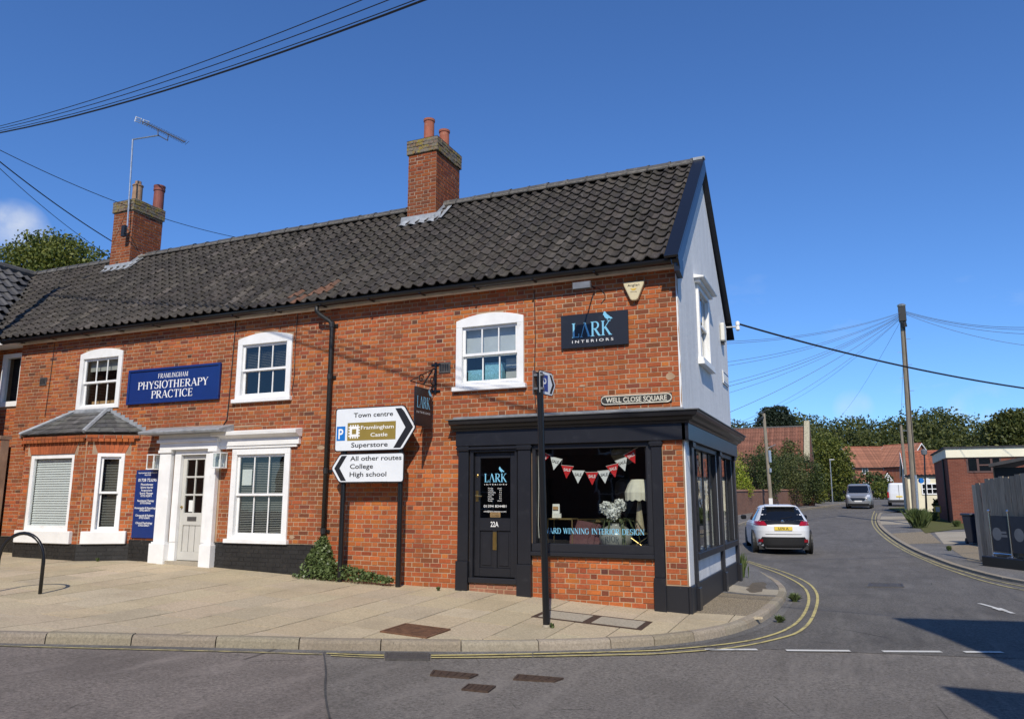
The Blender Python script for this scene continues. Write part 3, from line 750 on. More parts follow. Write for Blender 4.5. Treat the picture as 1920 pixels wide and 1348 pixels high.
# covers and gratings
def cover(name, px, mat, label, cat, rows, cols, dz=.005, hf=P, ptype='raised', frame=None, th=.012):
    q = [G(x, y, 0 if hf is P else RD)[:2] for x, y in px]; o, u, v = q[0], q[1] - q[0], q[3] - q[0]
    c = (q[0] + q[1] + q[2] + q[3]) / 4
    e = empty(name, (c[0], c[1], hf(*c)), label=label, cat=cat)
    def pt(a, b, h): p = o * (1 - a) * (1 - b) + q[1] * a * (1 - b) + q[2] * a * b + q[3] * (1 - a) * b; return (p[0] - c[0], p[1] - c[1], hf(*p) - hf(*c) + dz + h)
    def slabq(mb, a0, a1, b0, b1, h0, h1):
        pts = [pt(a0, b0, h0), pt(a1, b0, h0), pt(a1, b1, h0), pt(a0, b1, h0)] + [pt(a0, b0, h1), pt(a1, b0, h1), pt(a1, b1, h1), pt(a0, b1, h1)]
        mb.add(pts, [(4, 5, 6, 7), (0, 1, 5, 4), (1, 2, 6, 5), (2, 3, 7, 6), (3, 0, 4, 7)])
    mb = MB(); slabq(mb, 0, 1, 0, 1, -.02, th * .3); mb.build('cover_plate', M[mat], e)
    mb = MB()
    for a0, a1, b0, b1 in ((0, .05, 0, 1), (.95, 1, 0, 1), (.05, .95, 0, .05), (.05, .95, .95, 1)): slabq(mb, a0, a1, b0, b1, th * .3, th)
    mb.build('frame', M[frame or mat], e)
    mb = MB(); g = .25
    for i in range(cols):
        for j in range(rows):
            a0, b0 = .07 + .86 * i / cols, .07 + .86 * j / rows
            if ptype == 'raised': slabq(mb, a0 + .86 / cols * g * .5, a0 + .86 / cols * (1 - g * .5), b0 + .86 / rows * g * .5, b0 + .86 / rows * (1 - g * .5), th * .3, th * .85)
    if mb.v: mb.build('tread_pattern', M[mat], e)
    return e
cover('manhole_cover', [(712, 1185), (800, 1197), (845, 1181), (760, 1170)], 'rust', 'rusty square manhole cover set in the pavement slabs', 'manhole cover', 14, 14)
cover('gully_grate', [(722, 1226), (722, 1238), (805, 1239), (805, 1227)], 'iron_grey', 'long iron drain grating at the kerb foot', 'drain grate', 14, 2, hf=R, dz=.012)
cover('water_cover', [(812, 1258), (806, 1267), (880, 1273), (897, 1266)], 'iron', 'iron cover in the road, left one of the long pair', 'manhole cover', 5, 9, hf=R)
cover('water_cover', [(970, 1266), (962, 1275), (1040, 1279), (1057, 1273)], 'iron', 'iron cover in the road, right one of the long pair', 'manhole cover', 5, 9, hf=R)
cover('water_cover', [(878, 1284), (865, 1294), (915, 1299), (930, 1288)], 'iron', 'small squarish iron cover in the road nearest the camera', 'manhole cover', 5, 6, hf=R)
cover('trench_plate', [(1630, 1094), (1626, 1101), (1696, 1102), (1692, 1095)], 'iron_grey', 'dark rectangular plate in the side street tarmac', 'manhole cover', 2, 10, hf=R, dz=.009)
e = empty('inset_cover', (-1.07, -1.22, P(-1.07, -1.22)), label='twin concrete filled access covers in a dark iron frame beside the parking sign post', cat='access cover')
mb = MB(); zf = lambda x, y: P(x, y) - P(-1.07, -1.22)
def patch(mb, x0, x1, y0, y1, h): mb.add([(x - 0 + 1.07, y + 1.22, zf(x, y) + h) for x, y in ((x0, y0), (x1, y0), (x1, y1), (x0, y1))] + [(x + 1.07, y + 1.22, zf(x, y) - .02) for x, y in ((x0, y0), (x1, y0), (x1, y1), (x0, y1))], [(0, 1, 2, 3), (0, 4, 5, 1), (1, 5, 6, 2), (2, 6, 7, 3), (3, 7, 4, 0)])
patch(mb, -1.82, -.32, -1.54, -.92, .006); mb.build('frame', M['iron'], e)
for x0, x1 in ((-1.74, -1.12), (-1.0, -.40)):
    mb = MB(); patch(mb, x0, x1, -1.47, -.99, .010); mb.build('concrete_infill', M['concrete'], e)

# far side of the side street
rk = [tuple(p) for p in smooth_line([(7.5, 3.6)] + GP((1920, 1096), (1856, 1082), (1806, 1068), (1758, 1051), (1712, 1033), (1672, 1009), (1648, 988), (1644, 974), (1650, 962), dz=RD) + [(4.1, 48.5)], 2)]
far_pave = sheet('far_pavement', rk + [(14, 52), (20, 52), (20, 3.6)], .05, M['asphalt_path'], step=4, kind='structure')
kr = resample(rk, .9)
for a, b in zip(kr[:-1], kr[1:]):
    t = unit(b - a); nn = V(-t[1], t[0]); a2, b2 = a + t * .01, b - t * .01
    pts = [(p[0] + nn[0] * s_, p[1] + nn[1] * s_, R(*p) + h) for h in (-.03, .062) for p, s_ in ((a2, .02), (b2, .02), (b2, -.13), (a2, -.13))]
    raw_obj('kerb_stone', pts, BOXF, M['kerb'], far_pave, tint=[(1, 1, 1)] * 8)
def fp(name, px, dz, mat): return sheet(name, GP(*px, dz=RD + .05), dz, M[mat], far_pave, step=3)
fp('crossing_strip', [(1652, 968), (1706, 968), (1708, 973), (1650, 974)], .056, 'concrete'); fp('crossing_strip', [(1650, 977), (1710, 977), (1712, 983), (1648, 983)], .056, 'concrete')
fp('gravel_patch', [(1672, 1000), (1740, 996), (1765, 1018), (1700, 1020)], .056, 'aggregate')
fp('concrete_bay', [(1752, 998), (1840, 996), (1850, 1018), (1770, 1020)], .056, 'concrete'); fp('concrete_bay', [(1775, 1023), (1850, 1021), (1860, 1055), (1815, 1050)], .056, 'aggregate')
verge = sheet('grass_verge', GP((1700, 968), (1738, 952), (1790, 976), (1850, 980), (1850, 990), (1790, 993), (1735, 1000), (1720, 985), dz=RD + .05), .07, M['grass'], step=3, kind='structure')
verge2 = sheet('grass_verge', GP((1665, 953), (1700, 950), (1712, 958), (1690, 960), dz=RD + .05), .075, M['grass'], step=3, kind='structure')
LK = [(-2.95, 15), (-2.92, 27), (-2.83, 31), (-2.7, 37), (-2.1, 45), (-1.5, 54), (.4, 67), (2.5, 80)]
left_pave = sheet('left_pavement', LK + [(-4, 80), (-5.2, 60), (-5.0, 40), (-4.9, 15)], .08, M['asphalt_path'], step=8, kind='structure')
lkr = resample(smooth_line(LK, 2), .9)
for a, b in zip(lkr[:-1], lkr[1:]):
    t = unit(b - a); nn = V(t[1], -t[0]); a2, b2 = a + t * .008, b - t * .008
    raw_obj('kerb_stone', [(p[0] + nn[0] * s_, p[1] + nn[1] * s_, R(*p) + h) for h in (-.03, .095) for p, s_ in ((a2, -.01), (b2, -.01), (b2, .13), (a2, .13))], BOXF, M['kerb'], left_pave, tint=[(1, 1, 1)] * 8)

# ------------------------------------------------------------------ the brick corner building
BLD = empty('brick_corner_building', (0, 0, 0), label='two storey red brick terrace with dark pantile roof and charcoal corner shopfront', cat='building')
BRICKS, BMAT = [], {}
rb = random.Random(11)
PAL = [((.47, .134, .038), .30), ((.395, .104, .034), .40), ((.31, .078, .031), .19), ((.21, .062, .031), .08), ((.12, .048, .032), .03)]
def pick(pal=PAL, shift=0.):
    r = rb.random() * (1 - shift) + shift * (.35 + .65 * rb.random()); s = 0
    for c, w in pal:
        s += w
        if r <= s: break
    k = rb.uniform(.88, 1.12); return (c[0] * k, c[1] * k * rb.uniform(.9, 1.12), c[2] * k * rb.uniform(.85, 1.15))
def brick_panel(par, F, a0, a1, b0, b1, holes=(), ch=.077, c=0., colour=None, wob=.007, unit_=.34, joint=.010, phase=0., jit=.0022):
    rows = int(math.ceil((b1 - b0) / ch)); out = []
    for r in range(rows):
        z0, z1 = b0 + r * ch, min(b0 + (r + 1) * ch, b1)
        if z1 - z0 < .025: continue
        zm = (z0 + z1) / 2; iv = [(a0, a1)]
        for h in holes:
            if h[2] - .01 < zm < h[3] + .01:
                nv = []
                for p, q in iv:
                    if h[1] <= p or h[0] >= q: nv.append((p, q)); continue
                    if h[0] > p: nv.append((p, h[0]))
                    if h[1] < q: nv.append((h[1], q))
                iv = nv
        for p, q in iv:
            off = phase + (unit_ / 2 if r % 2 else 0); k = math.floor((p - off) / unit_); edges = []
            while off + k * unit_ < q:
                for d in (0, unit_ * .665):
                    e = off + k * unit_ + d + rb.uniform(-.006, .006)
                    if p + .035 < e < q - .035: edges.append(e)
                k += 1
            ed = [p] + sorted(edges) + [q]
            for x0, x1 in zip(ed[:-1], ed[1:]):
                if x1 - x0 < .03: continue
                xm = (x0 + x1) / 2; w = wob * math.sin(.9 * xm + 2) + wob * .5 * math.sin(2.7 * xm + zm)
                j = lambda s=.0025: rb.uniform(-s, s)
                g = joint / 2; xa, xb, za, zb = x0 + g + j(), x1 - g + j(), z0 + g + w + j(.002), z1 - g + w + j(.002)
                cf = c + rb.uniform(-jit, jit); t1, t2 = j(.0012), j(.0012); i = .004
                vs = [F.p(xa, za, c - .014), F.p(xb, za, c - .014), F.p(xb, zb, c - .014), F.p(xa, zb, c - .014),
                      F.p(xa + i, za + i, cf + t1), F.p(xb - i, za + i, cf + t2), F.p(xb - i, zb - i, cf - t1), F.p(xa + i, zb - i, cf - t2)]
                fs = [(4, 5, 6, 7), (0, 1, 5, 4), (1, 2, 6, 5), (2, 3, 7, 6), (3, 0, 4, 7)]
                out.append(Piece(vs, fs, colour(xm, zm) if colour else pick(), par))
    return out
def wall_mesh(name, F, a0, a1, b0, b1, holes, mat, parent, c=-.006, depth=.24):
    xs = sorted(set([a0, a1] + [h[i] for h in holes for i in (0, 1) if a0 < h[i] < a1]))
    zs = sorted(set([b0, b1] + [h[i] for h in holes for i in (2, 3) if b0 < h[i] < b1])); mb = MB()
    for x0, x1 in zip(xs[:-1], xs[1:]):
        for z0, z1 in zip(zs[:-1], zs[1:]):
            xm, zm = (x0 + x1) / 2, (z0 + z1) / 2
            if any(h[0] < xm < h[1] and h[2] < zm < h[3] for h in holes): continue
            mb.add([F.p(x0, z0, c), F.p(x1, z0, c), F.p(x1, z1, c), F.p(x0, z1, c)], [(0, 1, 2, 3)])
            mb.add([F.p(x0, z0, c - depth), F.p(x1, z0, c - depth), F.p(x1, z1, c - depth), F.p(x0, z1, c - depth)], [(3, 2, 1, 0)])
    for h in list(holes) + [(a0, a1, b0, b1)]:
        x0, x1, z0, z1 = max(h[0], a0), min(h[1], a1), max(h[2], b0), min(h[3], b1)
        for p, q in (((x0, z0), (x1, z0)), ((x1, z0), (x1, z1)), ((x1, z1), (x0, z1)), ((x0, z1), (x0, z0))):
            mb.add([F.p(*p, c), F.p(*q, c), F.p(*q, c - depth), F.p(*p, c - depth)], [(0, 1, 2, 3)])
    return mb.build(name, mat, parent)
XL = -15.1
W1, W2, W3, WL = (-13.09, -11.80, 3.50, 4.72), (-8.63, -7.31, 3.50, 4.68), (-3.80, -2.55, 3.46, 4.60), (-8.60, -7.22, .87, 2.55)
PD = (-10.10, -9.12, .30, 2.56)
SD, SW = (-3.50, -2.66, .10, 2.47), (-2.41, -.48, .73, 2.47)
BAYH = (-13.6, -11.9, .85, 2.60)
HOLES = [W1, W2, W3, WL, PD, SD, SW, BAYH]
front_wall = wall_mesh('front_wall', FRONT, XL, 0, -.35, 5.22, HOLES, M['mortar'], BLD)
BMAT[front_wall] = M['brick']
def fcol(x, z):
    s = .28 + .34 * math.sin(1.15 * x + 1.9 * math.sin(.9 * z) + .6) * math.sin(1.7 * z + .7 * x) + .22 * math.sin(3.1 * x + 2.3 * z) ; s = max(0., s) * .8
    if -2.0 < x < -.05 and 2.9 < z < 3.95: s = .55
    if z < .45: s = max(s, .35)
    if -10.9 < x < -8.9 and 2.9 < z < 3.5: s = max(s, .4)
    c = pick(shift=s)
    if x < -6.4: c = (c[0] * .90, c[1] * .93, c[2])
    return c
arch = lambda w, r=.10: [(w[0] + .12, w[1] - .12, w[3], w[3] + r * .55), (w[0] + .38, w[1] - .38, w[3] + r * .55, w[3] + r)]
bh = HOLES + arch(W1) + arch(W2) + arch(W3) + [(-3.73, 0, 2.45, 2.88), (-3.72, -2.41, -1, 2.5), (-.48, 0, -1, 2.5), (-14.4, -11.2, -1, 3.0), (-10.45, -8.88, -1, 2.86)]
BRICKS += brick_panel(front_wall, FRONT, XL, 0, -.2, 5.18, bh + [(XL, -6.42, -1, .80)], colour=fcol)
# black painted plinth
for a0, a1 in ((-11.15, -10.32), (-8.95, -6.42), (XL, -14.4)):
    plinth = MB().fbox(FRONT, a0, a1, -.3, .80, 0, .018).build('plinth', M['black_brick'], BLD); BMAT[plinth] = M['black_brick']
    BRICKS += brick_panel(plinth, FRONT, a0, a1, .0, .80, c=.024, jit=.003, colour=lambda x, z: (1, 1, 1))
# stall riser under the shop window, brick pier at the corner, patched lime areas
riser = MB().fbox(FRONT, -2.41, -.48, -.3, .73, -.03, .012).build('stall_riser', M['mortar'], BLD); BMAT[riser] = M['brick']
BRICKS += brick_panel(riser, FRONT, -2.41, -.48, -.05, .72, c=.020, colour=lambda x, z: pick(shift=.15), jit=.004)
pier = MB().fbox(FRONT, -.315, -.004, .37, 2.46, .0, .036).build('corner_pier', M['mortar'], BLD); BMAT[pier] = M['brick']
BRICKS += brick_panel(pier, FRONT, -.312, -.006, .38, 2.46, c=.044, colour=lambda x, z: pick(shift=.3), unit_=.306, phase=-.312, jit=.004)
step = MB().fbox(FRONT, -3.50, -2.66, -.2, .33, -.2, .028).build('door_step', M['mortar'], BLD); BMAT[step] = M['brick']
BRICKS += brick_panel(step, FRONT, -3.50, -2.66, .06, .30, c=.036, colour=lambda x, z: (.36, .16, .10), jit=.003)
for x, z, w, h in ((-.16, 3.42, .16, .13), (-3.72, 2.50, .09, .12), (-6.55, 2.52, .18, .09), (-5.02, .30, .13, .10), (-8.35, 2.98, .9, .03), (-7.10, .93, .13, .07), (-1.55, 3.36, .13, .04)):
    pts = [(x + w / 2 * math.cos(q) * rb.uniform(.75, 1.1), z + h / 2 * math.sin(q) * rb.uniform(.75, 1.1)) for q in np.linspace(0, 2 * math.pi, 11)[:-1]]
    MB().prism(pts, FRONT, -.004, .003).build('mortar_patch', M['mortar'], front_wall)
# air bricks
for x, z in ((-14.25, 4.20), (-4.02, 3.82)):
    o = MB().fbox(FRONT, x - .11, x + .11, z - .09, z + .09, 0, .014).build('air_brick', M['iron_grey'], BLD)
    mb = MB()
    for i in range(4): mb.fbox(FRONT, x - .085 + i * .045, x - .060 + i * .045, z - .06, z + .06, .014, .017)
    mb.build('vent_slot', M['letter_black'], o)

# ---- sash windows
def slats(mb, F, a0, a1, b0, b1, c, pitch=.032, tilt=.55, d=.026):
    n = int((b1 - b0) / pitch)
    for i in range(n):
        z = b0 + (i + .5) * pitch; dy, dz = d / 2 * math.cos(tilt), d / 2 * math.sin(tilt)
        mb.add([F.p(a0, z - dz, c + dy), F.p(a1, z - dz, c + dy), F.p(a1, z + dz, c - dy), F.p(a0, z + dz, c - dy)], [(0, 1, 2, 3)])
def sash_window(F, w, rise=.10, cols=3, fw=.115, sill=True, c0=.0, blind=None, name='window', mat='white', sillmat='white', parent=BLD, hood=None, split=.5):
    a0, a1, b0, b1 = w; am, hw = (a0 + a1) / 2, (a1 - a0) / 2
    top = lambda a: b1 + rise * (1 - ((a - am) / hw) ** 2)
    head = [(a0, b1 - fw)] + [(a1, b1 - fw)] + [(a1 - (a1 - a0) * i / 12, top(a1 - (a1 - a0) * i / 12)) for i in range(13)]
    mb = MB().prism(head, F, c0 - .10, c0 + .028)
    mb.fbox(F, a0, a0 + fw, b0, b1 - fw, c0 - .10, c0 + .028).fbox(F, a1 - fw, a1, b0, b1 - fw, c0 - .10, c0 + .028).fbox(F, a0 + fw, a1 - fw, b0, b0 + fw * .55, c0 - .10, c0 + .028)
    o = bevel(mb.build(name, M[mat], parent), .005)
    ia0, ia1, ib0, ib1 = a0 + fw, a1 - fw, b0 + fw * .55, b1 - fw; mid = ib0 + (ib1 - ib0) * split
    for k, (z0, z1, c) in enumerate(((mid - .02, ib1, c0 - .02), (ib0, mid + .02, c0 - .06))):
        st = .045; mb = MB().fbox(F, ia0, ia0 + st, z0, z1, c - .03, c).fbox(F, ia1 - st, ia1, z0, z1, c - .03, c)
        mb.fbox(F, ia0 + st, ia1 - st, z0, z0 + st, c - .03, c).fbox(F, ia0 + st, ia1 - st, z1 - st, z1, c - .03, c)
        for i in range(1, cols):
            x = ia0 + st + (ia1 - ia0 - 2 * st) * i / cols; mb.fbox(F, x - .011, x + .011, z0 + st, z1 - st, c - .026, c - .003)
        bevel(mb.build('sash', M[mat], o), .003)
        for i in range(cols):
            x0 = ia0 + st + (ia1 - ia0 - 2 * st) * i / cols; x1 = ia0 + st + (ia1 - ia0 - 2 * st) * (i + 1) / cols
            tl = rb.uniform(-.002, .002); cc = c - .016
            raw_obj('pane', [F.p(x0, z0 + st, cc + tl), F.p(x1, z0 + st, cc - tl), F.p(x1, z1 - st, cc - tl * .5), F.p(x0, z1 - st, cc + tl * .5)], [(0, 1, 2, 3)], M['glass'], o)
    if sill: bevel(MB().fbox(F, a0 - .05, a1 + .05, b0 - .075, b0, -.05, c0 + .075).build('sill', M[sillmat], o), .006)
    if blind:
        kind, z0, z1 = blind; mb = MB()
        if kind == 'venetian': slats(mb, F, ia0, ia1, z0, z1, c0 - .13, tilt=.35); mb.build('blind', M['blind_grey'], o)
        elif kind == 'venetian_white': slats(mb, F, ia0, ia1, z0, z1, c0 - .12, pitch=.05, tilt=1.15, d=.05); mb.build('blind', M['blind_white'], o)
        elif kind == 'roller': mb.fbox(F, ia0, ia1, z0, z1, c0 - .15, c0 - .145); mb.build('blind', M['net'], o)
    return o
w1 = sash_window(FRONT, W1, .09, name='window', blind=None, sill=False)
MB().fbox(FRONT, W1[0] + .14, W1[1] - .14, 4.35, 4.6, -.16, -.15).build('pelmet_blind', M['blind_grey'], w1)
bevel(MB().fbox(FRONT, W1[0] + .2, W1[1] - .2, 3.60, 3.70, -.45, -.2).build('shelf', M['kraft'], w1))
w2 = sash_window(FRONT, W2, .10, blind=('venetian', 4.12, 4.60))
w3 = sash_window(FRONT, W3, .10, blind=('roller', 3.98, 4.6))
for x0, x1, z1 in ((-3.66, -3.36, 3.77), (-3.34, -3.02, 3.88)): bevel(MB().fbox(FRONT, x0, x1, 3.53, z1, -.40, -.17).build('patterned_box', M['box_blue'], w3))
MB().fbox(FRONT, -3.0, -2.68, 3.60, 3.95, -.30, -.29).build('net_curtain', M['net'], w3)
wl = sash_window(FRONT, WL, 0., cols=3, fw=.12, blind=('venetian', .98, 2.45), split=.5)
mb = MB(); mb.fbox(FRONT, -8.98, -7.0, 2.60, 2.74, 0, .07); mb.extr([(0, 2.74), (.09, 2.74), (.19, 2.80), (.20, 2.86), (.0, 2.90)], (-9.02, 0, 0), (1, 0, 0), (0, -1, 0), (0, 0, 1), 0, 2.04)
mb.fbox(FRONT, -8.92, -7.06, 2.55, 2.60, 0, .05)
bevel(mb.build('window_hood', M['white_worn'], wl), .004)
MB().fbox(FRONT, -8.43, -8.20, 1.86, 2.16, -.105, -.1).build('notice', M['paper'], wl)

# ---- bay window
def fr2(p, q):
    p, q = V(*p), V(*q); u = unit(q - p); n = V(u[1], -u[0]); return Fr((p[0], p[1], 0), (u[0], u[1], 0), (0, 0, 1), (n[0], n[1], 0)), np.linalg.norm(q - p)
B0, B1, B2, B3 = (-14.62, 0.), (-13.80, -.55), (-11.95, -.55), (-11.14, 0.)
BAY = empty('bay_window', (0, 0, 0), parent=BLD)
BT = 2.92
def bay_face(p, q, win, big):
    F, L = fr2(p, q); holes = [win] if win else []
    w = wall_mesh('bay_wall', F, 0, L, -.3, BT, holes, M['mortar'], BAY, depth=.10); BMAT[w] = M['brick']
    hb = holes + ([(win[0] - .10, win[1] + .10, win[3], win[3] + .26)] if win else []) + ([(win[0] - .16, win[1] + .16, win[2] - .26, win[2])] if win else [])
    BRICKS.extend(brick_panel(w, F, .004, L - .004, .72, BT - .02, hb, colour=lambda x, z: pick(shift=.12)))
    pl = MB().fbox(F, -.008, L + .008, -.3, .72, -.05, .016).build('plinth', M['black_brick'], BAY); BMAT[pl] = M['black_brick']
    BRICKS.extend(brick_panel(pl, F, 0, L, .1, .72, c=.022, colour=lambda x, z: (1, 1, 1)))
    if win:                                     # rubbed brick flat arch of tapering bricks, white sill
        ar = MB().fbox(F, win[0] - .09, win[1] + .09, win[3], win[3] + .255, -.05, -.004).build('flat_arch', M['mortar_dark'], BAY); BMAT[ar] = M['brick']
        n = max(7, int((win[1] - win[0]) / .075)); am = (win[0] + win[1]) / 2
        for i in range(n):
            f0, f1 = (i + .04) / n - .5, (i + .96) / n - .5; Wb, Wt = win[1] - win[0], win[1] - win[0] + .20
            poly = [(am + f0 * Wb, win[3]), (am + f1 * Wb, win[3]), (am + f1 * Wt, win[3] + .25), (am + f0 * Wt, win[3] + .25)]
            vs = [F.p(a, b, -.01) for a, b in poly] + [F.p(a, b, .004) for a, b in poly]
            k = rb.uniform(.85, 1.15); BRICKS.append(Piece(vs, [(4, 5, 6, 7), (0, 1, 5, 4), (1, 2, 6, 5), (2, 3, 7, 6), (3, 0, 4, 7)], (.42 * k, .115 * k, .045 * k), ar))
        bevel(MB().fbox(F, win[0] - .16, win[1] + .16, win[2] - .25, win[2], -.05, .075).build('sill', M['white_worn'], BAY), .012)
        a0, a1, b0, b1 = win; fw = .09
        if big:
            mb = MB().fbox(F, a0, a0 + fw, b0, b1, -.09, -.02).fbox(F, a1 - fw, a1, b0, b1, -.09, -.02).fbox(F, a0 + fw, a1 - fw, b1 - fw, b1, -.09, -.02).fbox(F, a0 + fw, a1 - fw, b0, b0 + .10, -.09, -.02)
            o = bevel(mb.build('window_frame', M['white'], BAY), .004)
            raw_obj('pane', [F.p(a0 + fw, b0 + .1, -.06), F.p(a1 - fw, b0 + .1, -.06), F.p(a1 - fw, b1 - fw, -.058), F.p(a0 + fw, b1 - fw, -.058)], [(0, 1, 2, 3)], M['glass'], o)
            mb = MB(); slats(mb, F, a0 + fw, a1 - fw, b0 + .1, b1 - fw, -.11, pitch=.05, tilt=1.15, d=.056); mb.build('blind', M['blind_white'], o)
        else:
            o = sash_window(F, win, 0., cols=1, fw=.07, sill=False, c0=-.02, parent=BAY, blind=('venetian', b0 + .05, b1 - .07))
bay_face(B1, B2, (.20, 1.53, .97, 2.52), True)
bay_face(B2, B3, (.23, .75, .97, 2.52), False)
bay_face(B0, B1, None, False)
# dentil course and eaves under the bay roof
for p, q in ((B0, B1), (B1, B2), (B2, B3)):
    F, L = fr2(p, q); cr = MB().fbox(F, -.03, L + .03, BT - .10, BT - .03, -.05, .05).build('eaves_course', M['mortar_dark'], BAY); BMAT[cr] = M['brick']
    for i in range(int(L / .115)):
        x = i * .115 + .01; vs = [F.p(a, b, c_) for c_ in (.04, .075) for a, b in ((x, BT - .165), (x + .1, BT - .165), (x + .1, BT - .10), (x, BT - .10))]
        BRICKS.append(Piece(vs, [(4, 5, 6, 7), (0, 1, 5, 4), (1, 2, 6, 5), (2, 3, 7, 6), (3, 0, 4, 7)], pick(shift=.4), cr))
    BRICKS.extend(brick_panel(cr, F, -.03, L + .03, BT - .10, BT - .03, c=.062, ch=.07, colour=lambda x, z: pick(shift=.4)))
E0, E1, E2, E3 = V(-14.80, .0, 2.95), V(-13.87, -.66, 2.93), V(-11.93, -.66, 2.93), V(-10.98, .0, 2.95)
T0, T1 = V(-13.1, .0, 3.44), V(-12.12, .0, 3.44)
bay_roof = MB().add([E0, E1, E2, E3, T0, T1], [(0, 1, 4), (1, 2, 5, 4), (2, 3, 5), (0, 3, 2, 1)]).build('bay_roof', M['lead_dark'], BAY)
SL = []
def slate_face(a, b, ta, tb, rows=5, w=.26):
    nrm = unit(np.cross(b - a, ta - a)); nrm = nrm if nrm[2] > 0 else -nrm
    for r in range(rows):
        f0, f1 = r / rows, min(1., (r + 1.25) / rows); p0, p1 = a + (ta - a) * f0, b + (tb - b) * f0; q0, q1 = a + (ta - a) * f1, b + (tb - b) * f1
        L = np.linalg.norm(p1 - p0); n = max(1, int(round(L / w))); off = .5 * (r % 2)
        for i in range(-1, n + 1):
            g0, g1 = max(0, (i + off) / n + .004), min(1, (i + 1 + off) / n - .004)
            if g1 - g0 < .01: continue
            k = rb.uniform(.7, 1.35); h = rb.uniform(.0, .003)
            lo = [p0 + (p1 - p0) * g + nrm * (.020 + h) for g in (g0, g1)]; hi = [q0 + (q1 - q0) * g + nrm * .006 for g in (g1, g0)]
            vs = lo + hi + [x - nrm * .007 for x in lo]
            SL.append(Piece(vs, [(0, 1, 2, 3), (4, 5, 1, 0)], (k, k * rb.uniform(.96, 1.02), k * rb.uniform(.9, 1.02)), bay_roof))
slate_face(E0, E1, T0, T0 + V(.02, 0, 0)); slate_face(E1, E2, T0, T1); slate_face(E2, E3, T1 - V(.02, 0, 0), T1)
build_pieces(SL, 'slate', 'slates', M['slate'])
mb = MB()
for a, b in ((E1, T0), (E2, T1), (T0, T1)): mb.tube([a + V(0, 0, .02), b + V(0, -.01, .03)], .045, 6)
mb.build('lead_hip', M['lead'], bay_roof)
mb = MB()
for i in range(9):                               # stepped lead flashing up the wall beside the right hip
    f = i / 9; p = E3 + (T1 - E3) * f; mb.fbox(FRONT, p[0] - .13, p[0] + .03, p[2] + .0, p[2] + .11, .006, .012 + i * .0004)
for i in range(9):
    f = i / 9; p = E0 + (T0 - E0) * f; mb.fbox(FRONT, p[0] - .03, p[0] + .13, p[2] + .0, p[2] + .11, .006, .012 + i * .0004)
mb.fbox(FRONT, -13.2, -12.0, 3.42, 3.46, .0, .05); mb.build('lead_flashing', M['lead'], bay_roof)

# ---- practice doorway
DOOR = MB().fbox(FRONT, -10.06, -9.90, .78, 2.56, -.12, .03).fbox(FRONT, -9.25, -9.14, .78, 2.56, -.12, .03).fbox(FRONT, -9.90, -9.25, 2.46, 2.56, -.12, .03).fbox(FRONT, -10.06, -9.90, .30, .78, -.12, .02).fbox(FRONT, -9.25, -9.14, .30, .78, -.12, .02).build('doorway', M['white'], BLD)
bevel(DOOR)
for a0, a1 in ((-10.42, -10.08), (-9.12, -8.90)):
    bevel(MB().fbox(FRONT, a0 + .02, a1 - .02, .78, 2.50, 0, .10).fbox(FRONT, a0 - .03, a1 + .03, .18, .75, 0, .15).fbox(FRONT, a0 - .005, a1 + .005, .75, .78, 0, .125).fbox(FRONT, a0, a1, 2.50, 2.56, 0, .13).build('pilaster', M['white'], DOOR), .006)
bevel(MB().fbox(FRONT, -10.40, -8.90, 2.56, 2.70, 0, .12).fbox(FRONT, -10.44, -8.86, 2.70, 2.76, 0, .17).fbox(FRONT, -10.42, -8.88, 2.76, 2.86, 0, .14).build('entablature', M['white'], DOOR), .005)
bevel(MB().extr([(0, 2.86), (.38, 2.86), (.40, 2.90), (.39, 2.915), (0, 3.02)], (-10.72, 0, 0), (1, 0, 0), (0, -1, 0), (0, 0, 1), 0, 2.1).build('lead_canopy', M['lead'], DOOR), .004)
# door leaf
LX0, LX1, LZ0, LZ1 = -9.895, -9.255, .44, 2.455
leaf = MB(); c0, c1 = -.085, -.045
leaf.fbox(FRONT, LX0, LX0 + .09, LZ0, LZ1, c0, c1).fbox(FRONT, LX1 - .09, LX1, LZ0, LZ1, c0, c1).fbox(FRONT, LX0 + .09, LX1 - .09, LZ1 - .09, LZ1, c0, c1)
leaf.fbox(FRONT, LX0 + .09, LX1 - .09, LZ0, LZ0 + .16, c0, c1).fbox(FRONT, LX0 + .09, LX1 - .09, 1.10, 1.34, c0, c1)
for i in (1, 2): leaf.fbox(FRONT, LX0 + .09, LX1 - .09, 1.34 + i * .345 - .018, 1.34 + i * .345 + .018, c0, c1 - .004)
leaf.fbox(FRONT, -9.588, -9.562, 1.34, LZ1 - .09, c0, c1 - .006)
leaf = leaf.build('door', M['stone_paint'], BLD); bevel(leaf, .004)
for i in range(3):
    x0 = LX0 + .09 + i * (LX1 - LX0 - .18) / 3; bevel(MB().fbox(FRONT, x0 + .006, x0 + .147, LZ0 + .16, 1.10, c0 + .005, c0 + .024).build('panel', M['stone_paint'], leaf), .006)
for i in range(2):
    for j in range(3):
        x0, x1 = ((LX0 + .09, -9.588), (-9.562, LX1 - .09))[i]; z0 = 1.34 + j * .345
        raw_obj('pane', [FRONT.p(x0, z0, -.07), FRONT.p(x1, z0, -.068), FRONT.p(x1, z0 + .345, -.07), FRONT.p(x0, z0 + .345, -.069)], [(0, 1, 2, 3)], M['glass'], leaf)
bevel(MB().fbox(FRONT, -9.69, -9.46, 1.185, 1.265, c1, c1 + .012).build('letter_plate', M['iron_grey'], leaf), .003)
MB().fbox(FRONT, -9.70, -9.60, 1.36, 1.58, -.0655, -.0645).build('notice', M['paper'], leaf)
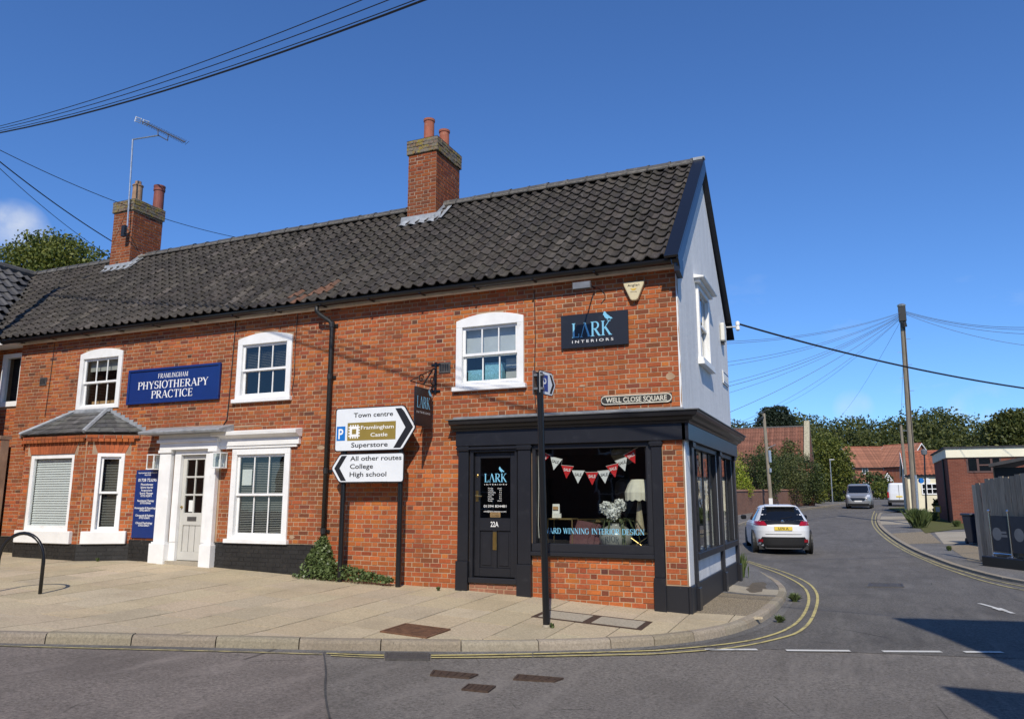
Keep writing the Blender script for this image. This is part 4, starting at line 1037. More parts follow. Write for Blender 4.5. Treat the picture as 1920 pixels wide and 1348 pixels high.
MB().lathe([(.02, 0), (.024, .02), (.012, .045)], FRONT.p(-9.85, 1.45, c1), 10, (0, -1, 0)).build('door_knob', M['brass'], leaf)
MB().fbox(FRONT, -10.10, -9.12, .10, .43, -.2, .10).build('threshold', M['concrete'], DOOR)
MB().fbox(FRONT, -9.56, -9.30, .45, 2.4, -.5, -.49).build('hall_curtain', M['curtain'], DOOR)

# ---- shopfront
SHOP = MB().fbox(FRONT, -3.74, .055, 2.46, 2.705, 0, .10).fbox(SIDE, -.10, 5.22, 2.46, 2.705, 0, .10).build('shopfront', M['charcoal'], BLD); bevel(SHOP, .004)
prof = [(.0, 2.705), (.11, 2.705), (.12, 2.735), (.17, 2.75), (.19, 2.79), (.25, 2.81), (.265, 2.85), (.27, 2.875), (.0, 2.90)]
def mitre_sweep(prof, x0, y1):
    rows = []
    for (cx_, cy_), (dx, dy) in (((x0, 0), (0, -1)), ((0, 0), (1, -1)), ((0, y1), (1, 0))):
        rows.append([(cx_ + dx * a, cy_ + dy * a, b) for a, b in prof])
    return rows
rows = mitre_sweep(prof, -3.80, 5.28); mb = MB().grid(rows, close=True); n = len(prof)
mb.f += [tuple(range(n)), tuple(2 * n + i for i in range(n - 1, -1, -1))]
mb.build('cornice', M['charcoal'], SHOP)
rows = mitre_sweep([(.0, 2.885), (.29, 2.878), (.295, 2.892), (.02, 2.925), (.0, 2.96)], -3.84, 5.32); mb = MB().grid(rows, close=True); mb.f += [(0, 1, 2, 3, 4), (14, 13, 12, 11, 10)]
mb.build('lead_capping', M['lead_dark'], SHOP)
def pil(F, a0, a1, ztop, c=.065, base=.50, zb=-.3, cap=True):
    mb = MB().fbox(F, a0, a1, base, ztop - .08, 0, c).fbox(F, a0 - .012, a1 + .012, zb, base, 0, c + .035).fbox(F, a0 - .015, a1 + .015, ztop - .08, ztop - .002, 0, c + .025)
    if cap: mb.fbox(F, a0 - .03, a1 + .03, ztop - .055, ztop - .02, 0, c + .03)
    return bevel(mb.build('pilaster', M['charcoal'], SHOP), .006)
pil(FRONT, -3.71, -3.52, 2.46, base=.62); pil(FRONT, -2.64, -2.42, 2.46, base=.60); pil(FRONT, -.475, -.325, 2.46, base=.48)
bevel(MB().fbox(FRONT, -.325, .0, -.3, .375, 0, .055).fbox(SIDE, -.055, .32, -.3, .375, 0, .05).build('corner_base', M['charcoal_worn'], SHOP), .01)
# shop door
SDF = MB().fbox(FRONT, -3.50, -3.44, .33, 2.40, -.10, .045).fbox(FRONT, -2.70, -2.66, .33, 2.40, -.10, .045).fbox(FRONT, -3.50, -2.66, 2.36, 2.46, -.10, .06).fbox(FRONT, -3.52, -2.64, 2.40, 2.44, .06, .10).build('shop_doorway', M['charcoal'], BLD); bevel(SDF, .004)
bevel(MB().fbox(FRONT, -3.50, -2.66, .29, .37, -.15, .075).build('threshold', M['charcoal_worn'], SDF), .006)
d0, d1 = -.055, -.012
sd = MB().fbox(FRONT, -3.435, -3.34, .385, 2.355, d0, d1).fbox(FRONT, -2.80, -2.705, .385, 2.355, d0, d1).fbox(FRONT, -3.34, -2.80, 2.26, 2.355, d0, d1).fbox(FRONT, -3.34, -2.80, .385, .52, d0, d1).fbox(FRONT, -3.34, -2.80, 1.10, 1.30, d0, d1).fbox(FRONT, -3.105, -3.035, .52, 1.10, d0, d1)
sd = sd.build('shop_door', M['charcoal'], BLD); bevel(sd, .005)
for a0, a1 in ((-3.34, -3.105), (-3.035, -2.80)): bevel(MB().fbox(FRONT, a0, a1, .52, 1.10, d0, d1 - .022).fbox(FRONT, a0 + .035, a1 - .035, .555, 1.065, d1 - .022, d1 - .010).build('panel', M['charcoal'], sd), .008)
raw_obj('pane', [FRONT.p(-3.34, 1.30, -.03), FRONT.p(-2.80, 1.30, -.029), FRONT.p(-2.80, 2.26, -.03), FRONT.p(-3.34, 2.26, -.031)], [(0, 1, 2, 3)], M['glass'], sd)
bevel(MB().fbox(FRONT, -3.105, -3.035, .80, 1.085, d1, d1 + .008).fbox(FRONT, -3.09, -3.05, .83, 1.04, d1 + .008, d1 + .014).build('letter_plate', M['brass'], sd), .003)
bevel(MB().fbox(FRONT, -3.415, -3.365, 1.56, 1.74, d1, d1 + .007).build('lock_plate', M['brass'], sd), .003)
MB().tube([FRONT.p(-3.39, 1.66, d1), FRONT.p(-3.39, 1.66, d1 + .05), FRONT.p(-3.28, 1.65, d1 + .055)], .010, 7).build('door_handle', M['brass'], sd)
MB().lathe([(.025, 0), (.025, .008), (.016, .012)], FRONT.p(-3.39, 1.98, d1), 12, (0, -1, 0)).build('lock_cylinder', M['brass'], sd)
letters(sd, FRONT, '22A', -3.075, 1.165, .085, M['letter_white'], bold=.012, c=d1 + .002, width=.14, name='door_number')
bird(sd, FRONT, -2.98, 2.02, .105, M['letter_blue'], c=-.024)
letters(sd, FRONT, 'L^RK', -3.065, 1.875, .135, M['letter_blue'], 'serif', c=-.024, width=.40)
letters(sd, FRONT, 'INTERIORS', -3.065, 1.825, .022, M['letter_white'], c=-.024, width=.40, spacing=1.6)
for i, (dn, hr) in enumerate((('Monday', 'closed'), ('Tuesday', '9-4'), ('Wednesday', '9-4'), ('Thursday', '9-4'), ('Friday', '9-4'), ('Saturday', '9-4'), ('Sunday', 'closed'))):
    letters(sd, FRONT, dn, -3.20, 1.765 - i * .033, .021, M['letter_white'], c=-.024, align='L', name='opening_hours'); letters(sd, FRONT, hr, -2.96, 1.765 - i * .033, .021, M['letter_white'], c=-.024, align='R', name='opening_hours')
letters(sd, FRONT, '01394 834481', -3.075, 1.47, .042, M['letter_white'], c=-.024, width=.40, name='phone_number')
letters(sd, FRONT, 'info@lark-interiors.com', -3.075, 1.395, .026, M['letter_white'], c=-.024, width=.40, name='web_address')
pl_ = MB().fbox(FRONT, -3.165, -2.985, 1.315, 1.395, -.045, -.035).build('closed_card', M['kraft'], sd)
letters(sd, FRONT, 'CLOSED', -3.075, 1.328, .034, M['letter_black'], bold=.01, c=-.0335, width=.155); letters(sd, FRONT, 'SORRY WE ARE', -3.075, 1.373, .012, M['letter_black'], c=-.0335, width=.10)
# display window on the front
DW = MB().fbox(FRONT, -2.42, -.47, .74, .80, -.10, .085).fbox(FRONT, -2.41, -.48, .80, .925, -.10, .045)
DW.fbox(FRONT, -2.41, -2.35, .925, 2.40, -.10, .02).fbox(FRONT, -.56, -.48, .925, 2.40, -.10, .03).fbox(FRONT, -2.41, -.48, 2.38, 2.46, -.10, .03)
DW.fbox(FRONT, -.585, -.56, .925, 2.38, -.09, -.02)
DW = DW.build('display_window', M['charcoal_worn'], BLD); bevel(DW, .006)
raw_obj('pane', [FRONT.p(-2.35, .925, -.05), FRONT.p(-.56, .925, -.049), FRONT.p(-.56, 2.38, -.052), FRONT.p(-2.35, 2.38, -.05)], [(0, 1, 2, 3)], M['glass'], DW)
letters(DW, FRONT, 'AWARD WINNING INTERIOR DESIGN', -1.47, 1.075, .085, M['letter_blue'], 'serif', c=-.046, width=1.66)
# side windows in the gable wall of the shop
SWN = [(.58, 2.92), (3.25, 4.88)]
for k, (a0, a1) in enumerate(SWN):
    mb = MB().fbox(SIDE, a0 - .04, a1 + .04, .70, .80, -.08, .07).fbox(SIDE, a0, a0 + .05, .80, 2.40, -.08, .006).fbox(SIDE, a1 - .05, a1, .80, 2.40, -.08, .006).fbox(SIDE, a0, a1, 2.38, 2.46, -.08, .03)
    nm = 4 if k == 0 else 3
    for i in range(1, nm):
        x = a0 + (a1 - a0) * i / nm; mb.fbox(SIDE, x - .018, x + .018, .80, 2.38, -.08, -.022)
    o = bevel(mb.build('display_window', M['charcoal_worn'], BLD), .005)
    for i in range(nm):
        x0, x1 = a0 + (a1 - a0) * i / nm + .022, a0 + (a1 - a0) * (i + 1) / nm - .022
        raw_obj('pane', [SIDE.p(x0, .80, -.04), SIDE.p(x1, .80, -.041), SIDE.p(x1, 2.38, -.04), SIDE.p(x0, 2.38, -.039)], [(0, 1, 2, 3)], M['glass'], o)
for a in (.33, 2.98, 4.92): pil(SIDE, a, a + .20 if a > 1 else a + .17, 2.46, c=.06, base=.32)
bevel(MB().fbox(SIDE, .32, 5.20, -.3, .375, 0, .035).build('side_plinth', M['charcoal_worn'], SHOP), .006)

# ---- gable wall (white render)
GE = 5.20; RZ, RY = 7.88, 2.60
def gtop(a): return 5.16 + (RZ - 5.16) * (1 - abs(a - RY) / RY)
GW = (1.62, 2.72, 3.98, 5.28)
hs = [(a0, a1, .80, 2.42) for a0, a1 in SWN] + [GW]
gable = wall_mesh('gable_wall', SIDE, .03, GE, -.35, 5.16, [(h[0], h[1], h[2], min(h[3], 5.16)) for h in hs], M['render'], BLD, c=.004, depth=.24)
ga = [(0, 5.16), (GW[0], 5.16), (GW[0], GW[3]), (GW[1], GW[3]), (GW[1], 5.16), (GE, 5.16), (RY, RZ)]
MB().prism(ga, SIDE, -.236, .004).build('gable_triangle', M['render'], BLD)
MB().fbox(SIDE, -.004, .33, .376, 2.46, .004, .022).build('corner_strip', M['white'], SHOP)
MB().fbox(SIDE, 5.12, 5.22, .376, 2.46, .004, .02).build('corner_strip', M['white'], SHOP)
# ragged edge of the render where it meets the bricks
pts = [(-.006, z) for z in np.arange(2.95, 5.18, .09)] + [(rb.uniform(.006, .024), z) for z in np.arange(2.95, 5.18, .09)[::-1]]
MB().prism([(a - .016, b) for a, b in pts], FRONT, -.01, .008).build('render_edge', M['white_worn'], gable)
gwin = sash_window(SIDE, GW, 0., cols=3, fw=.09, c0=.02, mat='white_worn', sillmat='white_worn')
bevel(MB().fbox(SIDE, GW[0] - .10, GW[1] + .14, GW[3], GW[3] + .06, 0, .10).extr([(0, 5.34), (.17, 5.34), (.18, 5.365), (0, 5.41)], (0, GW[0] - .16, 0), (0, 1, 0), (1, 0, 0), (0, 0, 1), 0, 1.46).build('window_hood', M['white_worn'], gwin), .004)
MB().fbox(SIDE, GW[0] - .06, GW[1] + .06, GW[2] - .12, GW[2] - .075, 0, .11).build('sill', M['white_worn'], gwin)
# back and left walls, floors, rooms
MB().box(XL, 0, GE - .24, GE, -.35, 5.2).build('back_wall', M['wall_old'], BLD)
MB().box(XL, XL + .2, .24, GE - .24, -.35, 5.2).build('party_wall', M['wall_old'], BLD)
MB().box(XL + .2, -.24, .24, GE - .24, 2.66, 2.80).build('floor_joists', M['interior_pale'], BLD)
MB().box(XL + .2, -.24, .24, GE - .24, .10, .30).build('ground_floor', M['floorboard'], BLD)
MB().box(XL + .2, -.24, .24, GE - .24, 5.05, 5.15).build('ceiling', M['interior_pale'], BLD)
MB().box(-4.0, -3.92, .25, GE - .25, .30, 2.66).build('shop_partition', M['interior'], BLD)
MB().box(-3.92, -.25, 4.70, 4.95, .30, 2.66).build('shop_back_wall', M['interior'], BLD)
MB().box(-3.92, -.25, .25, 4.70, 2.56, 2.655).build('shop_ceiling', M['interior'], BLD)
MB().box(-3.92, -.25, .25, 4.70, .301, .305).build('shop_floor', M['interior'], BLD)
for x in (-6.5, -11.2): MB().box(x, x + .08, .25, GE - .25, .30, 2.66).build('partition', M['interior_pale'], BLD)
for x in (-4.8, -6.4, -10.4): MB().box(x, x + .08, .25, GE - .25, 2.80, 5.05).build('partition', M['interior_pale'], BLD)
MB().box(XL + .2, -4.0, 2.6, 2.7, .30, 2.66).build('partition', M['interior'], BLD)
MB().box(-4.7, -.25, 2.5, 2.6, 2.80, 5.05).build('partition', M['interior_pale'], BLD)
MB().box(XL + .2, -6.4, 2.5, 2.6, 2.80, 5.05).build('partition', M['interior'], BLD)

# ---- roof
YE, ZE = -.27, 5.205
slope = unit(V(0, RY - YE, RZ - ZE)); SLEN = math.hypot(RY - YE, RZ - ZE); SN = V(0, -slope[2], slope[1])
def valley_x(y): return -15.85 - (y + .3) * 1.03
roof_poly = [(-15.85, YE, ZE), (.0, YE, ZE), (.0, RY, RZ), (valley_x(RY), RY, RZ)]
ROOF = MB().add([V(*p) - V(0, 0, .03) for p in roof_poly] + [(.0, GE + .25, ZE - .03), (-19, GE + .25, ZE - .03), (.0, RY, RZ - .03), (-19, RY, RZ - .03)], [(0, 1, 2, 3), (5, 4, 6, 7)]).build('roof', M['felt_roof'], BLD)
TW, NR = .228, 15; GA = SLEN / NR
TILES = []; rt = random.Random(5)
TPROF = [(-.02, .010), (.10, .0), (.28, -.012), (.46, -.008), (.60, .014), (.72, .048), (.86, .052), (1.04, .010)]
def sag(x, f): return -.035 * math.sin(math.pi * min(1, max(0, (-x) / 15))) * math.sin(math.pi * f) + .010 * math.sin(x * 1.1 + 2 * f)
CHX = [(-6.20, -5.44), (-15.40, -14.60)]
def add_tiles(o, u, v, nrm, nu, nv, tw, ga, par, keep, tint, lift=.042):
    for j in range(nv):
        for i in range(nu):
            b = o + u * (i * tw) + v * (j * ga - .02)
            if not keep(b + u * tw / 2 + v * ga / 2): continue
            ln = ga + .05; jl, ju, rot = rt.uniform(-.006, .010), rt.uniform(-.006, .006), rt.uniform(-.012, .012); hh = rt.uniform(-.003, .006)
            sg = sag(b[0], j / nv) if par is ROOF else 0
            lo = [b + u * (s * tw + ju) + v * (jl + rot * (s - .5) * tw) + nrm * (h + lift + hh + sg) for s, h in TPROF]
            hi = [b + u * (s * tw + ju - rot * ln * .4) + v * ln + nrm * (h + .002 + sg) for s, h in TPROF]
            bt = [p - nrm * .016 - v * .002 for p in lo]; n = len(TPROF)
            fs = [(k, k + 1, n + k + 1, n + k) for k in range(n - 1)] + [(2 * n + k, 2 * n + k + 1, k + 1, k) for k in range(n - 1)]
            TILES.append(Piece(lo + hi + bt, fs, tint(b), par))
def tcol(b):
    k = rt.uniform(.62, 1.35)
    if rt.random() < .06: k *= 1.5
    if -7.6 < b[0] < -6.6 and b[1] < .1 and rt.random() < .4: return (.15, .075, .045)
    if -14.8 < b[0] < -8.5 and math.sin(b[0] * 4.1) + math.sin(b[0] * 9.7 + 1) > .75 and rt.random() < .55: k *= 1.75
    return (.050 * k, .0425 * k * rt.uniform(.97, 1.02), .035 * k * rt.uniform(.92, 1.04))
nu = int(18.8 / TW)
add_tiles(V(-.10 - nu * TW, YE, ZE), V(1, 0, 0), slope, SN, nu, NR, TW, GA, ROOF, lambda p: p[0] > valley_x(p[1]) + .02, tcol)
# ridge: half round tiles bedded in pale mortar
mb = MB().tube([(-18.6, RY - .10, RZ + .03), (-10, RY - .10, RZ + .035), (-.1, RY - .10, RZ + .03)], .035, 6); mb.build('ridge_bedding', M['mortar_pale'], ROOF)
x = -.1; ridge_proto = None; rl = .42
while x > -18.8:
    if not any(c0_ - .05 < x - rl / 2 < c1_ + .05 for c0_, c1_ in CHX):
        if ridge_proto is None:
            q = [math.radians(200 - 22 * i) for i in range(11)]
            mb = MB().grid([[(xx, .135 * math.cos(a) * k, .105 * math.sin(a) * k) for a in q] for xx, k in ((-rl / 2, .97), (rl / 2 - .04, .97), (rl / 2 - .04, 1.06), (rl / 2, 1.06))])
            ridge_proto = raw_obj('ridge_tile', mb.v, mb.f, M['ridge'], ROOF, center=False); o = ridge_proto
        else: o = ridge_proto.copy(); COL.objects.link(o)
        o.location = (V(x - rl / 2, RY, RZ + .04 + rt.uniform(-.006, .006)) - OFF[ROOF]).tolist(); o.rotation_euler = (rt.uniform(-.02, .02), rt.uniform(-.015, .015), 0); o.parent = ROOF
    x -= rl
# verge boards and bargeboards on the gable
for sgn in (1, -1):
    v_ = slope if sgn > 0 else V(0, -slope[1], slope[2]); y0 = YE - .12 if sgn > 0 else 2 * RY - YE + .12
    nn = V(0, -v_[2], v_[1]) if sgn > 0 else V(0, v_[2], v_[1]); o0 = V(0, y0, ZE - (.12 * slope[2] / slope[1])); L = SLEN + .12 / slope[1]
    F = Fr(o0, v_, nn, (1, 0, 0))
    bevel(MB().fbox(F, .02, L, .055, .10, -.10, .115).fbox(F, .0, L, -.14, .055, .085, .115).fbox(F, .04, L, -.05, .02, .0, .085).build('bargeboard', M['black_board'], BLD), .004)
MB().box(-.10, .118, RY - .05, RY + .05, RZ + .09, RZ + .145).build('verge_cap', M['lead'], BLD)
MB().prism([(-.33, 4.96), (-.10, 4.90), (-.02, 5.0), (-.02, 5.20), (-.33, 5.14)], SIDE, .03, .112).build('gable_bracket', M['black_board'], BLD)
# eaves board, gutter, downpipe
bevel(MB().fbox(FRONT, XL, -.01, 5.09, 5.20, 0, .10).build('eaves_board', M['cream_board'], BLD), .004)
gq = [math.radians(180 + 18 * i) for i in range(11)]
gp = [(-.235 + .075 * math.cos(a), 5.175 + .075 * math.sin(a)) for a in gq]; gp += [(y + (.006 if i > 5 else -.006) * 0, z) for i, (y, z) in enumerate([(-.160 - .010, 5.175), (-.235, 5.115), (-.310 + .010, 5.175)])]
mb = MB().extr([(y, z) for y, z in gp], (0, 0, 0), (1, 0, 0), (0, 1, 0), (0, 0, 1), XL - .35, -.02)
gut = mb.build('gutter', M['black'], BLD)
for x in np.arange(XL + .2, -.2, 1.05): MB().box(x, x + .03, -.302, -.10, 5.10, 5.115).build('gutter_bracket', M['black'], gut)
mb = MB().tube([(-6.60, -.235, 5.12), (-6.60, -.235, 5.02), (-6.56, -.20, 4.96), (-6.40, -.10, 4.84), (-6.36, -.075, 4.76), (-6.36, -.075, .30)], .042, 10)
dp = mb.build('downpipe', M['black_pipe'], BLD, smooth=True)
for z in (4.72, 3.75, 2.05, 1.0): MB().tube([(-6.36, -.075, z), (-6.36, -.075, z + .10)], .052, 10).box(-6.45, -6.27, -.03, -.01, z + .02, z + .07).build('pipe_collar', M['black_pipe'], dp)
# lead valley
a, b = V(-15.85, YE, ZE), V(valley_x(RY), RY, RZ)
MB().add([a + V(-.10, 0, .03), a + V(.07, 0, .03), b + V(.07, 0, .03), b + V(-.10, 0, .03)], [(0, 1, 2, 3)]).build('lead_valley', M['lead_dark'], ROOF)

# ---- chimneys
def chimney(name, x0, x1, y0, y1, zb, zt, cap, pots, label):
    c = MB().box(x0 + .006, x1 - .006, y0 + .006, y1 - .006, zb, zt + .02).build(name, M['mortar_dark'], BLD); c['label'] = label
    BMAT[c] = M['chimney_brick']
    pc = lambda x, z: tuple(v * .66 for v in pick(shift=.65))
    ff = [Fr((x0, y0, 0), (1, 0, 0), (0, 0, 1), (0, -1, 0)), Fr((x1, y0, 0), (0, 1, 0), (0, 0, 1), (1, 0, 0)), Fr((x0, y1, 0), (0, -1, 0), (0, 0, 1), (-1, 0, 0)), Fr((x1, y1, 0), (-1, 0, 0), (0, 0, 1), (0, 1, 0))]
    for F, L in zip(ff, (x1 - x0, y1 - y0, y1 - y0, x1 - x0)): BRICKS.extend(brick_panel(c, F, .002, L - .002, zb, zt, colour=pc, ch=.079, wob=.002))
    k = MB()
    hh = .079; e = .035
    cc = MB().box(x0 - e + .006, x1 + e - .006, y0 - e + .006, y1 + e - .006, zt, zt + cap).build('chimney_cap', M['lichen_brick'], BLD); BMAT[cc] = M['lichen_brick']
    f2 = [Fr((x0 - e, y0 - e, 0), (1, 0, 0), (0, 0, 1), (0, -1, 0)), Fr((x1 + e, y0 - e, 0), (0, 1, 0), (0, 0, 1), (1, 0, 0)), Fr((x0 - e, y1 + e, 0), (0, -1, 0), (0, 0, 1), (-1, 0, 0)), Fr((x1 + e, y1 + e, 0), (-1, 0, 0), (0, 0, 1), (0, 1, 0))]
    for F, L in zip(f2, (x1 - x0 + 2 * e, y1 - y0 + 2 * e, y1 - y0 + 2 * e, x1 - x0 + 2 * e)): BRICKS.extend(brick_panel(cc, F, .002, L - .002, zt, zt + cap, colour=lambda x, z: (.22, .12, .08), ch=.079, wob=.003, jit=.006))
    rows = []                                   # uneven mortar flaunching round the pots
    for i in range(9):
        r = []
        for j in range(9):
            u_, v_ = i / 8, j / 8; h = min(u_, 1 - u_, v_, 1 - v_) * 2; r.append((x0 - e + (x1 - x0 + 2 * e) * u_, y0 - e + (y1 - y0 + 2 * e) * v_, zt + cap + .002 + .07 * math.sqrt(max(h, 0)) + rb.uniform(0, .035) * (h > 0)))
        rows.append(r)
    MB().grid(rows).build('flaunching', M['lichen_brick'], cc)
    for (px_, py_, r, h, mt, style) in pots:
        z = zt + cap + .03
        if style == 'roll': pr = [(r * 1.05, 0), (r, .08), (r * .97, h - .07), (r * 1.10, h - .06), (r * 1.12, h - .01), (r * .9, h), (r * .8, h - .05)]
        elif style == 'cowl': pr = [(r * 1.05, 0), (r, .1), (r * .95, h - .15), (r * 1.08, h - .14), (r * 1.08, h - .11), (r * .62, h - .10), (r * .62, h), (r * .5, h), (r * .5, h - .1)]
        else: pr = [(r * 1.0, 0), (r * .95, h - .16), (r * 1.08, h - .15), (r * 1.1, h - .09), (r * 1.0, h - .08), (r * 1.12, h - .03), (r * 1.1, h), (r * .85, h), (r * .8, h - .06)]
        MB().lathe(pr, (px_, py_, z), 18).build('chimney_pot', M[mt], c, smooth=False)
    return c
yb2 = float(onX(862, 330, -5.47)[1]); yb1 = float(onX(306, 425, -14.62)[1])
c2 = chimney('chimney', -6.17, -5.47, 2.13, max(2.9, min(yb2, 3.6)), 7.2, 9.02, .32, [(-5.82, 2.40, .115, .56, 'terracotta', 'roll'), (-5.72, 2.92, .115, .52, 'terracotta', 'roll')], 'tall chimney with yellow lichened cap and two plain terracotta pots')
c1 = chimney('chimney', -15.36, -14.64, 2.22, max(3.0, min(yb1, 3.9)), 7.2, 9.12, .30, [(-14.92, 2.52, .13, .62, 'buff_pot', 'cowl'), (-14.84, 3.15, .14, .72, 'terracotta_dark', 'ring')], 'chimney with one buff and one dark red pot and an aerial')
def chim_lead(x0, x1, y0, par):
    zr = lambda y: ZE + (y - YE) * (RZ - ZE) / (RY - YE)
    mb = MB(); q = []
    for i in range(25):
        xx = x0 - .14 + (x1 - x0 + .28) * i / 24; q.append(xx)
    top = [(x, y0 - .012, zr(y0) + .16) for x in q]; mid = [(x, y0 - .03, zr(y0 - .03) + .085 + .012 * math.sin(x * 27)) for x in q]; bot = [(x, y0 - .17, zr(y0 - .17) + .072 + .016 * math.sin(x * 27)) for x in q]
    mb.grid([top, mid, bot]); mb.grid([[(x1 + .012, y, zr(y) + .15) for y in np.linspace(y0 - .1, RY, 8)], [(x1 + .03, y, zr(y) + .08) for y in np.linspace(y0 - .1, RY, 8)], [(x1 + .20, y, zr(y) + .08) for y in np.linspace(y0 - .1, RY, 8)]])
    mb.build('lead_apron', M['lead'], par)
chim_lead(-6.17, -5.47, 2.13, c2); chim_lead(-15.36, -14.64, 2.22, c1)

# ---- neighbouring wing at the left: wall, window, roof
NB = empty('neighbour_wing', (-16, .2, .45), label='adjoining house with grey tiled roof at the left edge of the photo', cat='building')
NB.location = (0, 0, 0)
nw = wall_mesh('wall', Fr((0, .22, 0), (1, 0, 0), (0, 0, 1), (0, -1, 0)), -17.2, XL, -.3, 5.25, [(-16.05, -15.30, 3.72, 4.98)], M['mortar'], NB); BMAT[nw] = M['brick']
BRICKS += brick_panel(nw, Fr((0, .22, 0), (1, 0, 0), (0, 0, 1), (0, -1, 0)), -16.4, XL, -.1, 5.1, [(-16.05, -15.30, 3.72, 4.98)], colour=lambda x, z: pick(shift=.2))
FN = Fr((0, .22, 0), (1, 0, 0), (0, 0, 1), (0, -1, 0))
o = bevel(MB().fbox(FN, -16.05, -15.95, 3.72, 4.98, -.1, .03).fbox(FN, -15.40, -15.30, 3.72, 4.98, -.1, .03).fbox(FN, -15.95, -15.40, 4.88, 4.98, -.1, .03).fbox(FN, -15.95, -15.40, 3.72, 3.84, -.1, .04).build('window', M['white'], NB), .004)
raw_obj('pane', [FN.p(-15.95, 3.84, -.04), FN.p(-15.40, 3.84, -.04), FN.p(-15.40, 4.88, -.04), FN.p(-15.95, 4.88, -.041)], [(0, 1, 2, 3)], M['glass'], o)
MB().box(-17.2, XL - .01, .5, 3.0, -.3, 5.1).build('room', M['interior'], NB)
MB().fbox(FN, -17.2, XL + .05, 5.10, 5.22, 0, .45).build('eaves_board', M['white'], NB)
sw_ = MB().fbox(FRONT, -17.2, XL - .02, -.3, 2.92, .04, .22).fbox(FRONT, -17.2, XL - .01, 2.92, 3.0, .0, .26).build('yard_wall', M['mortar_dark'], NB); BMAT[sw_] = M['brick']
BRICKS += brick_panel(sw_, FRONT, -16.5, XL - .02, -.1, 2.92, c=.228, colour=lambda x, z: pick(shift=.75))
# wing roof slope facing right, ridge running towards the street
WRX, WRZ = valley_x(RY), RZ
wv = unit(V(WRX - (-15.85), 0, WRZ - ZE)); wn_ = V(-wv[2], 0, wv[0]); wn_ = wn_ if wn_[2] > 0 else -wn_
WL_ = math.hypot(WRX + 15.85, WRZ - ZE)
WROOF = MB().add([(-15.85, YE, ZE - .03), (WRX, RY, RZ - .03), (WRX, -7, RZ - .03), (-15.85, -7, ZE - .03)], [(0, 1, 2, 3)]).add([(WRX, RY, RZ - .03), (WRX, -7, RZ - .03), (WRX - 3, -7, ZE - .03), (WRX - 3, RY, ZE - .03)], [(0, 1, 2, 3)]).build('roof', M['felt_roof'], NB)
add_tiles(V(-15.85, RY, ZE), V(0, -1, 0), wv, wn_, int(9.4 / .30), 11, .30, WL_ / 11, WROOF, lambda p: p[0] < valley_x(p[1]) - .10, lambda b: (lambda k: (k, k, k))(rt.uniform(.8, 1.15)))
MB().tube([(WRX, RY, RZ + .02), (WRX, -7, RZ + .02)], .13, 10).build('ridge_tiles', M['ridge'], NB)
MB().box(WRX - 2.9, -15.95, -7, -.6, -.3, 5.2).build('projecting_wing', M['wall_old'], NB)
tm = {ROOF: M['tile'], WROOF: M['wing_tile']}
build_pieces([t_ for t_ in TILES if t_.par is ROOF], 'roof_tile', 'roof_tiles', tm, 300)
build_pieces([t_ for t_ in TILES if t_.par is WROOF], 'roof_tile', 'roof_tiles', tm, 40)
build_pieces(BRICKS, 'brick', 'bricks', BMAT, 300)

# ------------------------------------------------------------------ things fixed to the building
def board(name, F, a0, a1, b0, b1, c0, c1, mat, label, cat='sign', bev=.005, part='panel', trim=None):
    c = F.p((a0 + a1) / 2, (b0 + b1) / 2, c0)
    e = empty(name, (0, 0, 0), label=label, cat=cat)
    e.location = tuple(c); e['_o'] = tuple(c)
    L = Fr(F.o - c, F.u, F.v, F.n)
    bevel(MB().fbox(L, a0, a1, b0, b1, c0, c1).build(part, M[mat], e), bev)
    return e, L
# practice name board
e, L = board('practice_sign', FRONT, -11.50, -9.05, 3.56, 4.23, .01, .04, 'navy', 'long blue sign above the white door reading FRAMLINGHAM PHYSIOTHERAPY PRACTICE')
bevel(MB().fbox(L, -11.53, -9.02, 3.53, 3.58, .01, .065).fbox(L, -11.53, -9.02, 4.21, 4.26, .01, .065).fbox(L, -11.53, -11.48, 3.58, 4.21, .01, .065).fbox(L, -9.07, -9.02, 3.58, 4.21, .01, .065).build('frame', M['navy'], e), .008)
letters(e, L, 'FRAMLINGHAM', -10.28, 4.045, .095, M['letter_white'], 'serif', .042, width=.82)
letters(e, L, 'PHYSIOTHERAPY', -10.28, 3.835, .155, M['letter_white'], 'serif', .042, width=1.92)
letters(e, L, 'PRACTICE', -10.28, 3.635, .155, M['letter_white'], 'serif', .042, width=1.12)
# tall notice board
e, L = board('practice_noticeboard', FRONT, -11.085, -10.43, .84, 2.18, .01, .03, 'navy', 'tall narrow blue notice board listing therapies and phone numbers left of the white door')
y = 2.135
for txt, h, gap, w in (('FRAMLINGHAM PHYSIOTHERAPY', .026, .045, .52), ('PRACTICE', .026, .085, .17), ('01728 723295', .062, .10, .50), ('Physiotherapy', .042, .062, .34), ('Sports Injuries', .042, .062, .34), ('Acupuncture', .042, .062, .30), ('Sports Massage', .042, .062, .36), ('07770 923873', .038, .095, .30), ('Nutritional Therapy', .042, .055, .46), ('07770 909406', .038, .095, .29), ('Homeopathy & Kinesiology', .042, .055, .58), ('07952 680777', .038, .10, .29), ('Chiropody & Podiatry', .042, .055, .50), ('07925 636693', .038, .10, .29), ('Clinical Psychology', .042, .055, .46), ('07432 636631', .038, .1, .29)):
    letters(e, L, txt, -10.76, y - h, h, M['letter_white'], c=.032, width=w, bold=.012); y -= gap - .004
